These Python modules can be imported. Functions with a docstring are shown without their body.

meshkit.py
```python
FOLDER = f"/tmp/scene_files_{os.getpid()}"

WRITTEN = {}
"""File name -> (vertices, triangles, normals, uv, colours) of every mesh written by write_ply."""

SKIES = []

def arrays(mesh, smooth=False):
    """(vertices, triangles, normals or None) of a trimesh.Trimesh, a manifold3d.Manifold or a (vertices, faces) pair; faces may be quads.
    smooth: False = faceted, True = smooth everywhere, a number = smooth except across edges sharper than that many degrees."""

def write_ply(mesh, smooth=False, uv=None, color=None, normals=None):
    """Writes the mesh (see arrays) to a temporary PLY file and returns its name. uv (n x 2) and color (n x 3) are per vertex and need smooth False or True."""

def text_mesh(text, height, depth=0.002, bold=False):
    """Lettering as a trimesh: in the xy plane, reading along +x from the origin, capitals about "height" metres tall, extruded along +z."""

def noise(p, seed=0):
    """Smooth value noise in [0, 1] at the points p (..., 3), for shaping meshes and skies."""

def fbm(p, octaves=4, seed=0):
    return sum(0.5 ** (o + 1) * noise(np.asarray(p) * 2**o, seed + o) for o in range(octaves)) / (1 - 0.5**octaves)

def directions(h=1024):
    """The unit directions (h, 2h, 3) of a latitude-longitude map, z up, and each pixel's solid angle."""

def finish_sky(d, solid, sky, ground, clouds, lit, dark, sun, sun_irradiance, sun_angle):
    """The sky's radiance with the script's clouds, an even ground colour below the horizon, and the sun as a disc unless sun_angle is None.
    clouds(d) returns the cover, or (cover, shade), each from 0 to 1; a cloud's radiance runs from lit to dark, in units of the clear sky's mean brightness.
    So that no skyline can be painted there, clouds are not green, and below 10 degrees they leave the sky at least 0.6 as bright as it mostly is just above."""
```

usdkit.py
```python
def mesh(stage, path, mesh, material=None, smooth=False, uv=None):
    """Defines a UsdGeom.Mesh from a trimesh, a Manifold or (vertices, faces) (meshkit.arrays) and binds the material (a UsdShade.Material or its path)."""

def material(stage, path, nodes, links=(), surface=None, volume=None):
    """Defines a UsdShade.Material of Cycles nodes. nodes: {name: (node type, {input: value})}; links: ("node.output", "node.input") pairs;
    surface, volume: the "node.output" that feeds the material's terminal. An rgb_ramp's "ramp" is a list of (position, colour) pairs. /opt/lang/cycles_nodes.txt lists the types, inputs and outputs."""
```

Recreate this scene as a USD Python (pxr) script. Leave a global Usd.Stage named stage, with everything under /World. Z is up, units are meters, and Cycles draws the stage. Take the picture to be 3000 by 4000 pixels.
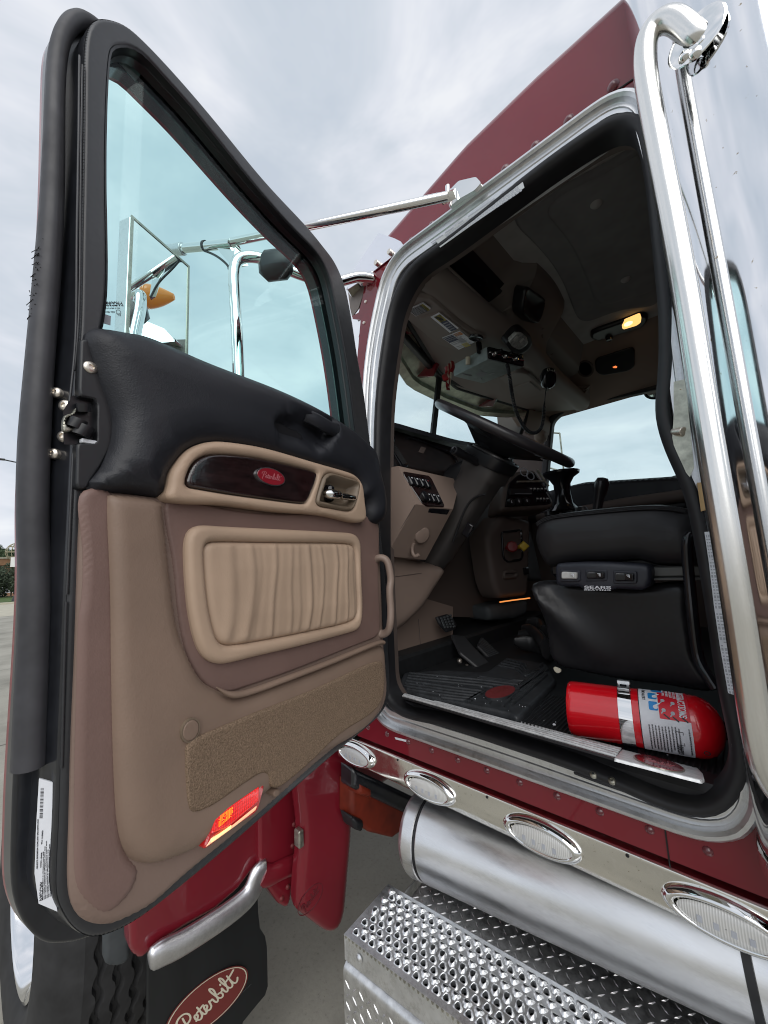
import math, random
import numpy as np
import trimesh
import shapely
from shapely.geometry import Polygon, LineString, Point, MultiPolygon
from shapely.ops import unary_union
from scipy.spatial import Delaunay, cKDTree
from scipy.interpolate import CubicSpline
import manifold3d as m3
from pxr import Usd, UsdGeom, UsdLux, UsdShade, Sdf, Gf, Vt
import usdkit, meshkit

rng = np.random.default_rng(11)
random.seed(11)
stage = Usd.Stage.CreateInMemory()
UsdGeom.SetStageUpAxis(stage, UsdGeom.Tokens.z)
UsdGeom.SetStageMetersPerUnit(stage, 1.0)
UsdGeom.Xform.Define(stage, '/World')
UsdGeom.Scope.Define(stage, '/World/Looks')
V = np.array

# ------------------------------------------------------------------ camera
FPX, CX, CY = 1500.0, 1500.0, 2000.0          # focal length and centre in pixels of a 3000 x 4000 picture
def _axes():
    up = V([944 - CX, -9260 - CY, FPX]); up /= np.linalg.norm(up)
    a = -100 - CX
    fw = V([a, -(a * up[0] + FPX * up[2]) / up[1], FPX]); fw /= np.linalg.norm(fw)
    X = -fw; return np.array([X, np.cross(up, X), up])
RCAM = _axes()                                  # camera (right, down, forward) -> world (rear, inward, up)
CAM = V([0.0, -0.87, 1.60])
cam = UsdGeom.Camera.Define(stage, '/World/camera')
right, down, fwd = RCAM[:, 0], RCAM[:, 1], RCAM[:, 2]
M = Gf.Matrix4d(*right, 0, *(-down), 0, *(-fwd), 0, *CAM, 1)
cam.AddTransformOp().Set(M)
cam.CreateHorizontalApertureAttr(36.0); cam.CreateVerticalApertureAttr(48.0)
cam.CreateFocalLengthAttr(36.0 * FPX / 3000.0)
cam.CreateClippingRangeAttr(Gf.Vec2f(0.02, 2000))
cam.CreateExposureAttr(EXPOSURE := 0.15)

# ------------------------------------------------------------------ sky: bright overcast, a wide soft sun behind it
SUN_DIR = V([0.62, -0.50, 0.62]); SUN_DIR /= np.linalg.norm(SUN_DIR)
sun_el = math.asin(SUN_DIR[2]); sun_rot = math.atan2(SUN_DIR[0], SUN_DIR[1])
sky_mat = usdkit.material(stage, '/World/Looks/overcast_sky', {
    'sky': ('sky_texture', {'sky_type': 'single_scattering', 'sun_disc': False, 'sun_elevation': sun_el, 'sun_rotation': sun_rot}),
    'tc': ('texture_coordinate', {}),
    'sq': ('mapping', {'scale': (1.0, 1.0, 2.2)}),
    'n1': ('noise_texture', {'scale': 2.6, 'detail': 6, 'roughness': 0.55, 'distortion': 0.7}),
    'n2': ('noise_texture', {'scale': 5.5, 'detail': 4, 'roughness': 0.55}),
    'mxn': ('mix_float', {'fac': 0.22}),
    'ramp': ('rgb_ramp', {'ramp': [(0.0, (5.0, 5.6, 6.5)), (0.36, (5.4, 6.0, 6.8)), (0.46, (6.1, 6.6, 7.3)), (0.56, (7.2, 7.5, 8.15)), (0.65, (8.2, 8.4, 8.8)), (1.0, (8.6, 8.7, 9.1))]}),
    'mix': ('mix_color', {'fac': 0.94}),
    'bg': ('background_shader', {'strength': 0.1})},
    [('tc.generated', 'sq.vector'), ('sq.vector', 'n1.vector'), ('sq.vector', 'n2.vector'), ('n1.fac', 'mxn.a'), ('n2.fac', 'mxn.b'), ('mxn.result', 'ramp.fac'),
     ('sky.color', 'mix.a'), ('ramp.color', 'mix.b'), ('mix.result', 'bg.color')], surface='bg.background')
dome = UsdLux.DomeLight.Define(stage, '/World/sky')
UsdShade.MaterialBindingAPI.Apply(dome.GetPrim()).Bind(sky_mat)
dome.GetPrim().SetCustomDataByKey('kind', 'structure'); dome.GetPrim().SetCustomDataByKey('label', 'pale grey overcast sky with soft lilac and white cloud')
sun = UsdLux.DistantLight.Define(stage, '/World/sun')
sun.CreateNormalizeAttr(True) if hasattr(sun, 'CreateNormalizeAttr') else None
sun.CreateIntensityAttr(0.40); sun.CreateAngleAttr(60.0); sun.CreateColorAttr(Gf.Vec3f(1.0, 0.97, 0.93))
zz = SUN_DIR; xx = np.cross([0, 0, 1], zz); xx /= np.linalg.norm(xx); yy = np.cross(zz, xx)
sun.AddTransformOp().Set(Gf.Matrix4d(*xx, 0, *yy, 0, *zz, 0, 0, 0, 0, 1))

# ------------------------------------------------------------------ from the picture to planes of the place
K = 3000.0 / 1659.0
def ray(x, y):
    d = RCAM @ V([x * K - CX, y * K - CY, FPX]); return d / np.linalg.norm(d)
def Py(x, y, Y): d = ray(x, y); return CAM + d * ((Y - CAM[1]) / d[1])
def Px(x, y, X): d = ray(x, y); return CAM + d * ((X - CAM[0]) / d[0])
def Pz(x, y, Z): d = ray(x, y); return CAM + d * ((Z - CAM[2]) / d[2])
def Ppl(x, y, p, n): d = ray(x, y); return CAM + d * (((V(p) - CAM) @ V(n)) / (d @ V(n)))
def crop(x0, y0, w):                            # reader for notes taken in an enlarged crop
    s = w / 1659.0
    return lambda x, y: ((x0 + x * s) / K, (y0 + y * s) / K)
R1, R2, R3, R4 = crop(0, 0, 1500), crop(0, 1200, 1500), crop(0, 2500, 1500), crop(1500, 0, 1500)
R5, R6 = crop(1400, 1200, 1600), crop(1300, 2500, 1700)
A1, A2, A3, A4 = crop(1480, 950, 750), crop(1480, 1550, 800), crop(1480, 2100, 800), crop(2000, 1900, 800)
A5 = crop(1900, 500, 800 * 1659 / 1609)
B1, B2 = crop(400, 750, 750), crop(1000, 600, 700)
B3 = crop(150, 1300, 500 * 1659 / 1475); B4 = crop(1000, 1600, 600); B5 = crop(500, 3000, 900); B6 = crop(0, 3000, 700 * 1659 / 1548)
C1, C2 = crop(1300, 2800, 900), crop(2100, 2800, 900)
C3, C4, C5, C6 = crop(2400, 0, 600), crop(2400, 800, 600), crop(2400, 1600, 600), crop(2400, 2400, 600)

class Plane:
    """origin, u, v, n: a flat frame; at(s, t, h) is a point, px(x, y, h) reads the picture on the plane at height h."""
    def __init__(self, o, u, v):
        self.o = V(o, ); self.u = V(u) / np.linalg.norm(u); n = np.cross(self.u, v); self.n = n / np.linalg.norm(n); self.v = np.cross(self.n, self.u)
        if self.n @ (CAM - self.o) < 0: self.flip = True
        else: self.flip = False
        self.m = -self.n if self.flip else self.n
    def at(self, s, t, h=0.0):
        s, t, h = np.broadcast_arrays(np.asarray(s, float), np.asarray(t, float), np.asarray(h, float))
        return self.o + s[..., None] * self.u + t[..., None] * self.v + h[..., None] * self.m
    def px(self, x, y, h=0.0):
        P = Ppl(x, y, self.o + h * self.m, self.n) - self.o
        return float(P @ self.u), float(P @ self.v)
    def pts(self, L, h=0.0, R=None):
        return [self.px(*(R(*p) if R else p), h) for p in L]

# ------------------------------------------------------------------ things, parts, meshes
class Node:
    def __init__(self, path, org): self.path, self.org = path, V(org, float)
_used = {}
def _name(parent, name):
    k = f'{parent}/{name}'; n = _used.get(k, 0); _used[k] = n + 1
    return k if n == 0 else f'{k}_{n:03d}'
def thing(name, label, category, loc=(0, 0, 0), group=None):
    p = _name('/World', name); x = UsdGeom.Xform.Define(stage, p); x.AddTranslateOp().Set(Gf.Vec3d(*map(float, loc)))
    pr = x.GetPrim(); pr.SetCustomDataByKey('label', label); pr.SetCustomDataByKey('category', category)
    if group: pr.SetCustomDataByKey('group', group)
    return Node(p, loc)
def arr(mesh):
    if hasattr(mesh, 'to_mesh'):
        m = mesh.to_mesh(); return np.array(m.vert_properties[:, :3], float), np.array(m.tri_verts, int)
    if isinstance(mesh, tuple): 
        v, f = np.asarray(mesh[0], float), np.asarray(mesh[1], int)
        if f.shape[1] == 4: f = np.vstack([f[:, [0, 1, 2]], f[:, [0, 2, 3]]])
        return v, f
    return np.array(mesh.vertices), np.array(mesh.faces)
def join(*ms):
    vs, fs, n = [], [], 0
    for m in ms:
        if m is None: continue
        v, f = arr(m); vs.append(v); fs.append(f + n); n += len(v)
    return np.vstack(vs), np.vstack(fs)
def part(parent, name, mesh, mat, smooth=35, label=None):
    v, f = arr(mesh)
    p = _name(parent.path, name)
    m = usdkit.mesh(stage, p, trimesh.Trimesh(v - parent.org, f, process=False), MAT[mat], smooth=smooth)
    m.CreateDoubleSidedAttr(True)
    if label: m.GetPrim().SetCustomDataByKey('label', label)
    return Node(p, parent.org)
def single(name, mesh, mat, label, category=None, kind=None, group=None, smooth=35):
    n = part(Node('/World', (0, 0, 0)), name, mesh, mat, smooth)
    pr = stage.GetPrimAtPath(n.path); pr.SetCustomDataByKey('label', label)
    if category: pr.SetCustomDataByKey('category', category)
    if kind: pr.SetCustomDataByKey('kind', kind)
    if group: pr.SetCustomDataByKey('group', group)
    return n

# ------------------------------------------------------------------ shapes
def spline(P, n=8, closed=False, even=None):
    """smooth curve through points; n steps per span, or even = spacing"""
    P = np.asarray(P, float)
    Q = np.vstack([P, P[:1]]) if closed else P
    t = np.r_[0, np.cumsum(np.maximum(np.linalg.norm(np.diff(Q, axis=0), axis=1), 1e-6) ** 0.5)]
    cs = CubicSpline(t, Q, bc_type='periodic' if closed else 'natural')
    N = max(2, int((len(Q) - 1) * n))
    tt = np.linspace(0, t[-1], N + 1)
    C = cs(tt)
    if even: C = resample(C, max(3, int(np.linalg.norm(np.diff(C, axis=0), axis=1).sum() / even)))
    return C[:-1] if closed else C
def resample(C, n, closed=False):
    C = np.asarray(C, float)
    if closed: C = np.vstack([C, C[:1]])
    t = np.r_[0, np.cumsum(np.linalg.norm(np.diff(C, axis=0), axis=1))]
    tt = np.linspace(0, t[-1], n + 1 if closed else n)
    out = np.stack([np.interp(tt, t, C[:, k]) for k in range(C.shape[1])], 1)
    return out[:-1] if closed else out
def rounded(P, r, n=5):
    """polygon with rounded corners; r number or list"""
    P = np.asarray(P, float); out = []; N = len(P)
    rr = np.broadcast_to(np.asarray(r, float), (N,))
    for i in range(N):
        a, b, c = P[i - 1], P[i], P[(i + 1) % N]
        u = a - b; w = c - b; lu, lw = np.linalg.norm(u), np.linalg.norm(w)
        d = min(rr[i], 0.48 * lu, 0.48 * lw)
        if d < 1e-6: out.append(b); continue
        p, q = b + u / lu * d, b + w / lw * d
        for t in np.linspace(0, 1, n): out.append((1 - t) ** 2 * p + 2 * t * (1 - t) * b + t * t * q)
    return np.array(out)
def loft(curves, closed=True, cap=False, closed_v=False):
    C = np.array(curves, float); m, n = C.shape[:2]
    idx = np.arange(m * n).reshape(m, n); F = []
    for i in range(m if closed_v else m - 1):
        a, b = idx[i], idx[(i + 1) % m]
        for j in range(n if closed else n - 1):
            k = (j + 1) % n; F.append((a[j], a[k], b[k], b[j]))
    v = C.reshape(-1, 3); F = np.array(F); F = np.vstack([F[:, [0, 1, 2]], F[:, [0, 2, 3]]])
    if cap:
        ex = []
        for r_, rev in ((idx[0], True), (idx[-1], False)):
            c = len(v); v = np.vstack([v, v[r_].mean(0)])
            for j in range(n):
                k = (j + 1) % n; ex.append((r_[k], r_[j], c) if rev else (r_[j], r_[k], c))
        F = np.vstack([F, ex])
    return v, F
def frames(P, closed=False):
    P = np.asarray(P, float)
    T = np.gradient(P, axis=0) if not closed else np.roll(P, -1, 0) - np.roll(P, 1, 0)
    T /= np.maximum(np.linalg.norm(T, axis=1, keepdims=True), 1e-9)
    n = np.cross(T[0], [0, 0, 1.0]); n = n if np.linalg.norm(n) > 0.2 else np.cross(T[0], [1.0, 0, 0]); n /= np.linalg.norm(n)
    N = [n]
    for i in range(1, len(P)):
        n = N[-1] - T[i] * (N[-1] @ T[i]); N.append(n / max(np.linalg.norm(n), 1e-9))
    N = np.array(N); return T, N, np.cross(T, N)
def tube(P, r, n=10, closed=False, flat=None, cap=True, ref=None):
    """r number or per point; flat = (width, height) factors; ref: fixed direction for the first cross axis"""
    P = np.asarray(P, float); T, N, B = frames(P, closed)
    if ref is not None:
        N = V(ref, float) - T * (T @ V(ref, float))[:, None]; N /= np.linalg.norm(N, axis=1, keepdims=True); B = np.cross(T, N)
    r = np.broadcast_to(np.asarray(r, float), (len(P),))
    a = np.linspace(0, 2 * np.pi, n, endpoint=False); fx, fy = flat or (1, 1)
    C = P[:, None] + r[:, None, None] * (fx * np.cos(a)[None, :, None] * N[:, None] + fy * np.sin(a)[None, :, None] * B[:, None])
    return loft(C, True, cap and not closed, closed)
def rbox(c, size, B=None, r=0.004):
    """box with chamfered edges; B rows are its axes"""
    h = V(size, float) / 2; r = min(r, h.min() * 0.9); pts = []
    for s in np.ndindex(2, 2, 2):
        sg = V(s) * 2 - 1
        for k in range(3):
            q = h - r; q[k] = h[k]; pts.append(sg * q)
    P = V(pts); B = np.eye(3) if B is None else V(B, float)
    m = m3.Manifold.hull_points(P); v, f = arr(m); return v @ B + V(c, float), f
def hull(P): v, f = arr(m3.Manifold.hull_points(np.asarray(P, float))); return v, f
def axes_of(z, x=None):
    z = V(z, float) / np.linalg.norm(z); x = V(x, float) if x is not None else (V([1.0, 0, 0]) if abs(z[0]) < 0.8 else V([0, 1.0, 0]))
    x = x - z * (x @ z); x /= np.linalg.norm(x); return np.array([x, np.cross(z, x), z])
def lathe(prof, o, axis, n=24, sx=1.0, sy=1.0, x=None, arc=None):
    """profile of (radius, height) about an axis"""
    B = axes_of(axis, x); a = np.linspace(0, 2 * np.pi, n, endpoint=False) if arc is None else np.linspace(*arc, n)
    C = [[V(o) + r * (sx * math.cos(t) * B[0] + sy * math.sin(t) * B[1]) + h * B[2] for t in a] for r, h in prof]
    return loft(C, arc is None)
def cyl(p, q, r, n=16, r2=None): 
    p, q = V(p, float), V(q, float); L = np.linalg.norm(q - p); r2 = r if r2 is None else r2; e = min(r, r2) * 0.12
    return lathe([(1e-5, 0), (r - e, 0), (r, e), (r2, L - e), (r2 - e, L), (1e-5, L)], p, q - p, n)
def slab(poly, pl, h0, h1):
    """straight-sided plate of a shapely polygon (or points) between two heights of a plane"""
    poly = poly if hasattr(poly, 'geom_type') else Polygon(poly)
    poly = poly.buffer(0); gs = list(poly.geoms) if poly.geom_type == 'MultiPolygon' else [poly]
    out = []
    for g in gs:
        if g.is_empty or g.area < 1e-9: continue
        e = trimesh.creation.extrude_polygon(g, h1 - h0, engine='earcut'); v = np.array(e.vertices)
        out.append((pl.at(v[:, 0], v[:, 1], v[:, 2] + h0), np.array(e.faces)))
    return join(*out)
def pad(poly, pl, h0, h1, r=0.01, res=0.012, bump=None, wall=True, rise=None):
    """soft-edged upholstered or moulded shape: outline on a plane, top at h1, edge rounded over the width r, walls to h0; bump(s, t, d) adds height"""
    poly = (poly if hasattr(poly, 'geom_type') else Polygon(poly)).buffer(0)
    if poly.geom_type == 'MultiPolygon': return join(*[pad(g, pl, h0, h1, r, res, bump, wall, rise) for g in poly.geoms])
    rise = min(r, (h1 - h0) * 0.9) if rise is None else rise
    eres = max(min(res, r * .9), .0035)
    def loop(ring): 
        c = np.array(ring.coords)[:-1]; L = ring.length; return resample(c, max(8, int(L / eres)), True)
    loops = [loop(poly.exterior)] + [loop(i) for i in poly.interiors]
    P = list(loops); 
    for d in V([0.12, 0.35, 0.65, 1.0]) * r:
        q = poly.buffer(-d)
        for g in (q.geoms if q.geom_type == 'MultiPolygon' else [q]):
            if g.is_empty: continue
            for rr in [g.exterior] + list(g.interiors):
                if rr.length > res * 2: P.append(loop(rr))
    x0, y0, x1, y1 = poly.bounds
    gx, gy = np.meshgrid(np.arange(x0, x1, res), np.arange(y0, y1, res)); gx[1::2] += res / 2
    G = np.c_[gx.ravel(), gy.ravel()]; inn = poly.buffer(-r - res * 0.4)
    if not inn.is_empty: P.append(G[shapely.contains_xy(inn, G[:, 0], G[:, 1])])
    P = np.vstack([p for p in P if len(p)])
    tri = Delaunay(P).simplices; c = P[tri].mean(1)
    keep = shapely.contains_xy(poly.buffer(1e-6), c[:, 0], c[:, 1]); tri = tri[keep]
    a = P[tri]; ar = (a[:, 1, 0] - a[:, 0, 0]) * (a[:, 2, 1] - a[:, 0, 1]) - (a[:, 1, 1] - a[:, 0, 1]) * (a[:, 2, 0] - a[:, 0, 0])
    tri = tri[np.abs(ar) > 1e-12]; ar = ar[np.abs(ar) > 1e-12]
    tri[ar < 0] = tri[ar < 0][:, ::-1]
    d = shapely.distance(shapely.points(P), poly.boundary)
    k = np.clip(d / r, 0, 1); h = h1 - rise * (1 - np.sqrt(np.maximum(0, 1 - (1 - k) ** 2)))
    if bump is not None: h = h + bump(P[:, 0], P[:, 1], d)
    v = pl.at(P[:, 0], P[:, 1], h); F = [tri if not pl.flip else tri[:, ::-1]]
    if wall:
        s = 0; n = len(v)
        for L in loops:
            m = len(L); i = np.arange(s, s + m); j = np.roll(i, -1); 
            w = pl.at(L[:, 0], L[:, 1], h0); v = np.vstack([v, w]); b = np.arange(n, n + m); bj = np.roll(b, -1); n += m
            F.append(np.c_[i, j, bj]); F.append(np.c_[i, bj, b]); s += m
    return v, np.vstack(F)
def drape(m, pl, fn):
    return m
def ellipse(cx, cy, a, b, rot=0, n=40):
    t = np.linspace(0, 2 * np.pi, n, endpoint=False); c, s = math.cos(rot), math.sin(rot)
    return np.c_[cx + a * np.cos(t) * c - b * np.sin(t) * s, cy + a * np.cos(t) * s + b * np.sin(t) * c]
def px_ellipse(pl, c, p1, p2, h=0.0, R=None):
    """an ellipse on a plane from pictures of its centre and its two axis ends"""
    C, a, b = (V(pl.px(*(R(*q) if R else q), h)) for q in (c, p1, p2))
    t = np.linspace(0, 2 * np.pi, 44, endpoint=False)
    return C + np.cos(t)[:, None] * (a - C) + np.sin(t)[:, None] * (b - C)
def text_on(pl, text, s, t, height, h, dirs=(1, 0), bold=False, depth=0.0006, mirror=False, width=None):
    """lettering on a plane starting at (s, t), reading along dirs"""
    m = meshkit.text_mesh(text, height, depth, bold); v = np.array(m.vertices)
    if width: v[:, 0] *= width / max(v[:, 0].max(), 1e-6)
    d = V(dirs, float) / np.linalg.norm(dirs); e = V([-d[1], d[0]]) * (-1 if mirror else 1)
    q = V([s, t]) + v[:, :1] * d + v[:, 1:2] * e
    return pl.at(q[:, 0], q[:, 1], h + v[:, 2]), np.array(m.faces)
def script_shape(width=0.075):
    """the flowing script word on the truck's oval badges, as a flat shape about 10 wide"""
    S = []
    def st(*p): S.append(spline(V(p, float), 8))
    st((0.55, -0.45), (0.75, 0.4), (1.05, 1.5), (1.3, 2.1))
    st((0.25, 1.45), (0.45, 2.1), (1.1, 2.5), (1.85, 2.35), (1.95, 1.7), (1.5, 1.15), (0.95, 1.05))
    def e(x): st((x, 0.35), (x + .35, .55), (x + .62, .9), (x + .45, 1.12), (x + .2, .85), (x + .15, .35), (x + .4, .08), (x + .8, .3))
    e(1.75)
    st((2.55, .3), (2.85, .9), (3.05, 1.75)); st((2.95, 1.3), (2.8, .5), (2.9, .1), (3.2, .2)); st((2.5, 1.15), (3.0, 1.25), (3.6, 1.35))
    e(3.15)
    st((3.95, .3), (4.2, .85), (4.3, 1.1), (4.4, .95), (4.65, .98), (4.6, .5), (4.7, .1), (5.0, .3))
    st((5.0, .3), (5.4, 1.2), (5.65, 2.1), (5.5, 2.4), (5.3, 2.0), (5.2, 1.0), (5.2, .3), (5.45, .05), (5.8, .35), (5.75, .8), (5.5, .85))
    st((5.8, .75), (6.1, .8)); st((6.1, .8), (6.3, 1.1), (6.2, .5), (6.3, .1), (6.6, .3)); st((6.52, 1.6), (6.6, 1.72))
    st((6.6, .3), (7.0, 1.2), (7.25, 2.2), (7.1, 2.5), (6.9, 2.0), (6.8, .9), (6.85, .2), (7.1, .08), (7.4, .35))
    st((7.4, .35), (7.7, 1.3), (7.85, 1.9)); st((7.75, 1.5), (7.6, .6), (7.7, .1), (8.05, .15), (8.4, .5)); st((7.2, 1.35), (7.9, 1.5), (8.9, 1.85))
    g = unary_union([LineString(s).buffer(width * 1.5, 4) for s in S]).simplify(0.012)
    return shapely.affinity.skew(shapely.affinity.translate(g, -4.4, -1.0), xs=8, origin=(0, 0))
import shapely.affinity
SCRIPT = script_shape()
SCRIPT_THIN = SCRIPT.buffer(-.045)
def script_on(pl, c, ax, ay, h0, h1, k=0.19):
    """the script inside an oval: centre, half-axis vectors in plane coordinates"""
    c, ax, ay = V(c), V(ax), V(ay)
    g = shapely.affinity.affine_transform(SCRIPT_THIN if k < .17 else SCRIPT, [ax[0] * k, ay[0] * k * 2.3, ax[1] * k, ay[1] * k * 2.3, c[0], c[1]])
    return slab(g, pl, h0, h1)
# ------------------------------------------------------------------ materials
MAT = {}
def mat(name, color, rough=0.5, metal=0.0, coat=0.0, bump=None, vary=None, spec=None, rvary=None, emit=None, aniso=None, stretch=None, coat_rough=0.04, speck=None, streak=None):
    """principled surface; bump (scale, strength, distance, detail), vary (scale, amount), rvary (scale, low, high), speck (scale, colour, threshold)"""
    N = {'p': ('principled_bsdf', {'base_color': color, 'roughness': rough, 'metallic': metal}), 'tc': ('texture_coordinate', {})}
    P = N['p'][1]; L = []
    if coat: P.update(coat_weight=coat, coat_roughness=coat_rough)
    if spec is not None: P['specular_ior_level'] = spec
    if emit: P.update(emission_color=emit[0], emission_strength=emit[1])
    src = 'tc.object'
    if stretch:
        N['map'] = ('mapping', {'scale': stretch}); L.append(('tc.object', 'map.vector')); src = 'map.vector'
    if vary or speck:
        cur = None
        if vary:
            sc, am = vary
            lo = tuple(c * (1 - am) for c in color); hi = tuple(min(1, c * (1 + am)) for c in color)
            N['nv'] = ('noise_texture', {'scale': sc, 'detail': 5, 'roughness': 0.6}); N['rv'] = ('rgb_ramp', {'ramp': [(0.3, lo), (0.7, hi)]})
            L += [(src, 'nv.vector'), ('nv.fac', 'rv.fac')]; cur = 'rv.color'
        if speck:
            sc, sccol, th = speck
            N['ns'] = ('noise_texture', {'scale': sc, 'detail': 3, 'roughness': 0.7}); N['rs'] = ('rgb_ramp', {'ramp': [(th, (0, 0, 0)), (th + 0.05, (1, 1, 1))]})
            N['mx'] = ('mix_color', {'a': color, 'b': sccol}); L += [(src, 'ns.vector'), ('ns.fac', 'rs.fac'), ('rs.color', 'mx.fac')]
            if cur: L.append((cur, 'mx.a'))
            cur = 'mx.result'
        L.append((cur, 'p.base_color'))
    if rvary:
        sc, lo, hi = rvary
        N['nr'] = ('noise_texture', {'scale': sc, 'detail': 6, 'roughness': 0.65}); N['rr'] = ('map_range', {'from_min': 0.3, 'from_max': 0.7, 'to_min': lo, 'to_max': hi})
        L += [(src, 'nr.vector'), ('nr.fac', 'rr.value'), ('rr.result', 'p.roughness')]
    if bump:
        sc, stg, dist = bump[:3]
        N['nb'] = ('noise_texture', {'scale': sc, 'detail': bump[3] if len(bump) > 3 else 3, 'roughness': 0.55}); N['b'] = ('bump', {'strength': stg, 'distance': dist})
        L += [(src, 'nb.vector'), ('nb.fac', 'b.height'), ('b.normal', 'p.normal')]
    MAT[name] = usdkit.material(stage, f'/World/Looks/{name}', N, L, surface='p.BSDF')
def leather(name, color, rough=0.55, scale=260, st=0.35, wr=0.25):
    N = {'p': ('principled_bsdf', {'base_color': color, 'roughness': rough, 'specular_ior_level': 0.35}), 'tc': ('texture_coordinate', {}),
         'v': ('voronoi_texture', {'scale': scale, 'feature': 'distance_to_edge', 'randomness': 1.0}), 'n': ('noise_texture', {'scale': scale * 0.6, 'detail': 4}),
         'nm': ('noise_texture', {'scale': 7, 'detail': 4}), 'wr': ('noise_texture', {'scale': scale * .05, 'detail': 5, 'roughness': .6, 'distortion': 1.2}), 'wf': ('mix_float', {'fac': wr}), 'rn': ('noise_texture', {'scale': 9, 'detail': 6, 'roughness': .7}), 'rr': ('map_range', {'from_min': .3, 'from_max': .7, 'to_min': rough - .12, 'to_max': rough + .12}), 'mm': ('rgb_ramp', {'ramp': [(0.3, tuple(c * .9 for c in color)), (0.7, tuple(c * 1.08 for c in color))]}),
         'mf': ('mix_float', {'fac': 0.6}), 'b': ('bump', {'strength': st, 'distance': 0.0012})}
    L = [('tc.object', 'v.vector'), ('tc.object', 'n.vector'), ('tc.object', 'nm.vector'), ('nm.fac', 'mm.fac'), ('mm.color', 'p.base_color'), ('v.distance', 'mf.a'), ('n.fac', 'mf.b'), ('tc.object', 'wr.vector'), ('tc.object', 'rn.vector'), ('rn.fac', 'rr.value'), ('rr.result', 'p.roughness'), ('mf.result', 'wf.a'), ('wr.fac', 'wf.b'), ('wf.result', 'b.height'), ('b.normal', 'p.normal')]
    MAT[name] = usdkit.material(stage, f'/World/Looks/{name}', N, L, surface='p.BSDF')
def pane(name, tint, base=0.035, gain=0.75):
    N = {'t': ('transparent_bsdf', {'color': tint}), 'g': ('glossy_bsdf', {'color': (1, 1, 1), 'roughness': 0.0}), 'lw': ('layer_weight', {'blend': 0.5}),
         'pw': ('math', {'math_type': 'power', 'value2': 5.0}), 'ma': ('math', {'math_type': 'multiply_add', 'value2': gain, 'value3': base}), 'm': ('mix_closure', {})}
    L = [('t.BSDF', 'm.closure1'), ('g.BSDF', 'm.closure2'), ('lw.facing', 'pw.value1'), ('pw.value', 'ma.value1'), ('ma.value', 'm.fac')]
    MAT[name] = usdkit.material(stage, f'/World/Looks/{name}', N, L, surface='m.closure')
def emitter(name, color, strength):
    MAT[name] = usdkit.material(stage, f'/World/Looks/{name}', {'e': ('emission', {'color': color, 'strength': strength})}, [], surface='e.emission')

# paint, metal
mat('burgundy_paint', (0.175, 0.009, 0.018), 0.38, spec=0.15, coat=1.0, coat_rough=0.03, bump=(60, 0.04, 0.002), vary=(3, 0.12))
mat('burgundy_sill', (0.15, 0.012, 0.02), 0.4, coat=0.6, coat_rough=0.12, vary=(6, 0.2), speck=(140, (0.19, 0.06, 0.06), 0.72))
mat('orange_paint', (0.19, 0.022, 0.008), 0.5, vary=(14, 0.35))
mat('chrome', (0.86, 0.86, 0.85), 0.035, 1.0)
mat('polished_steel', (0.80, 0.80, 0.78), 0.06, 1.0, rvary=(9, 0.03, 0.11), bump=(2.2, 0.03, 0.02, 1))
mat('strip_steel', (0.84, 0.82, 0.76), 0.10, 1.0, rvary=(40, 0.05, 0.2), speck=(170, (0.42, 0.38, 0.30), 0.66))
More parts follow.
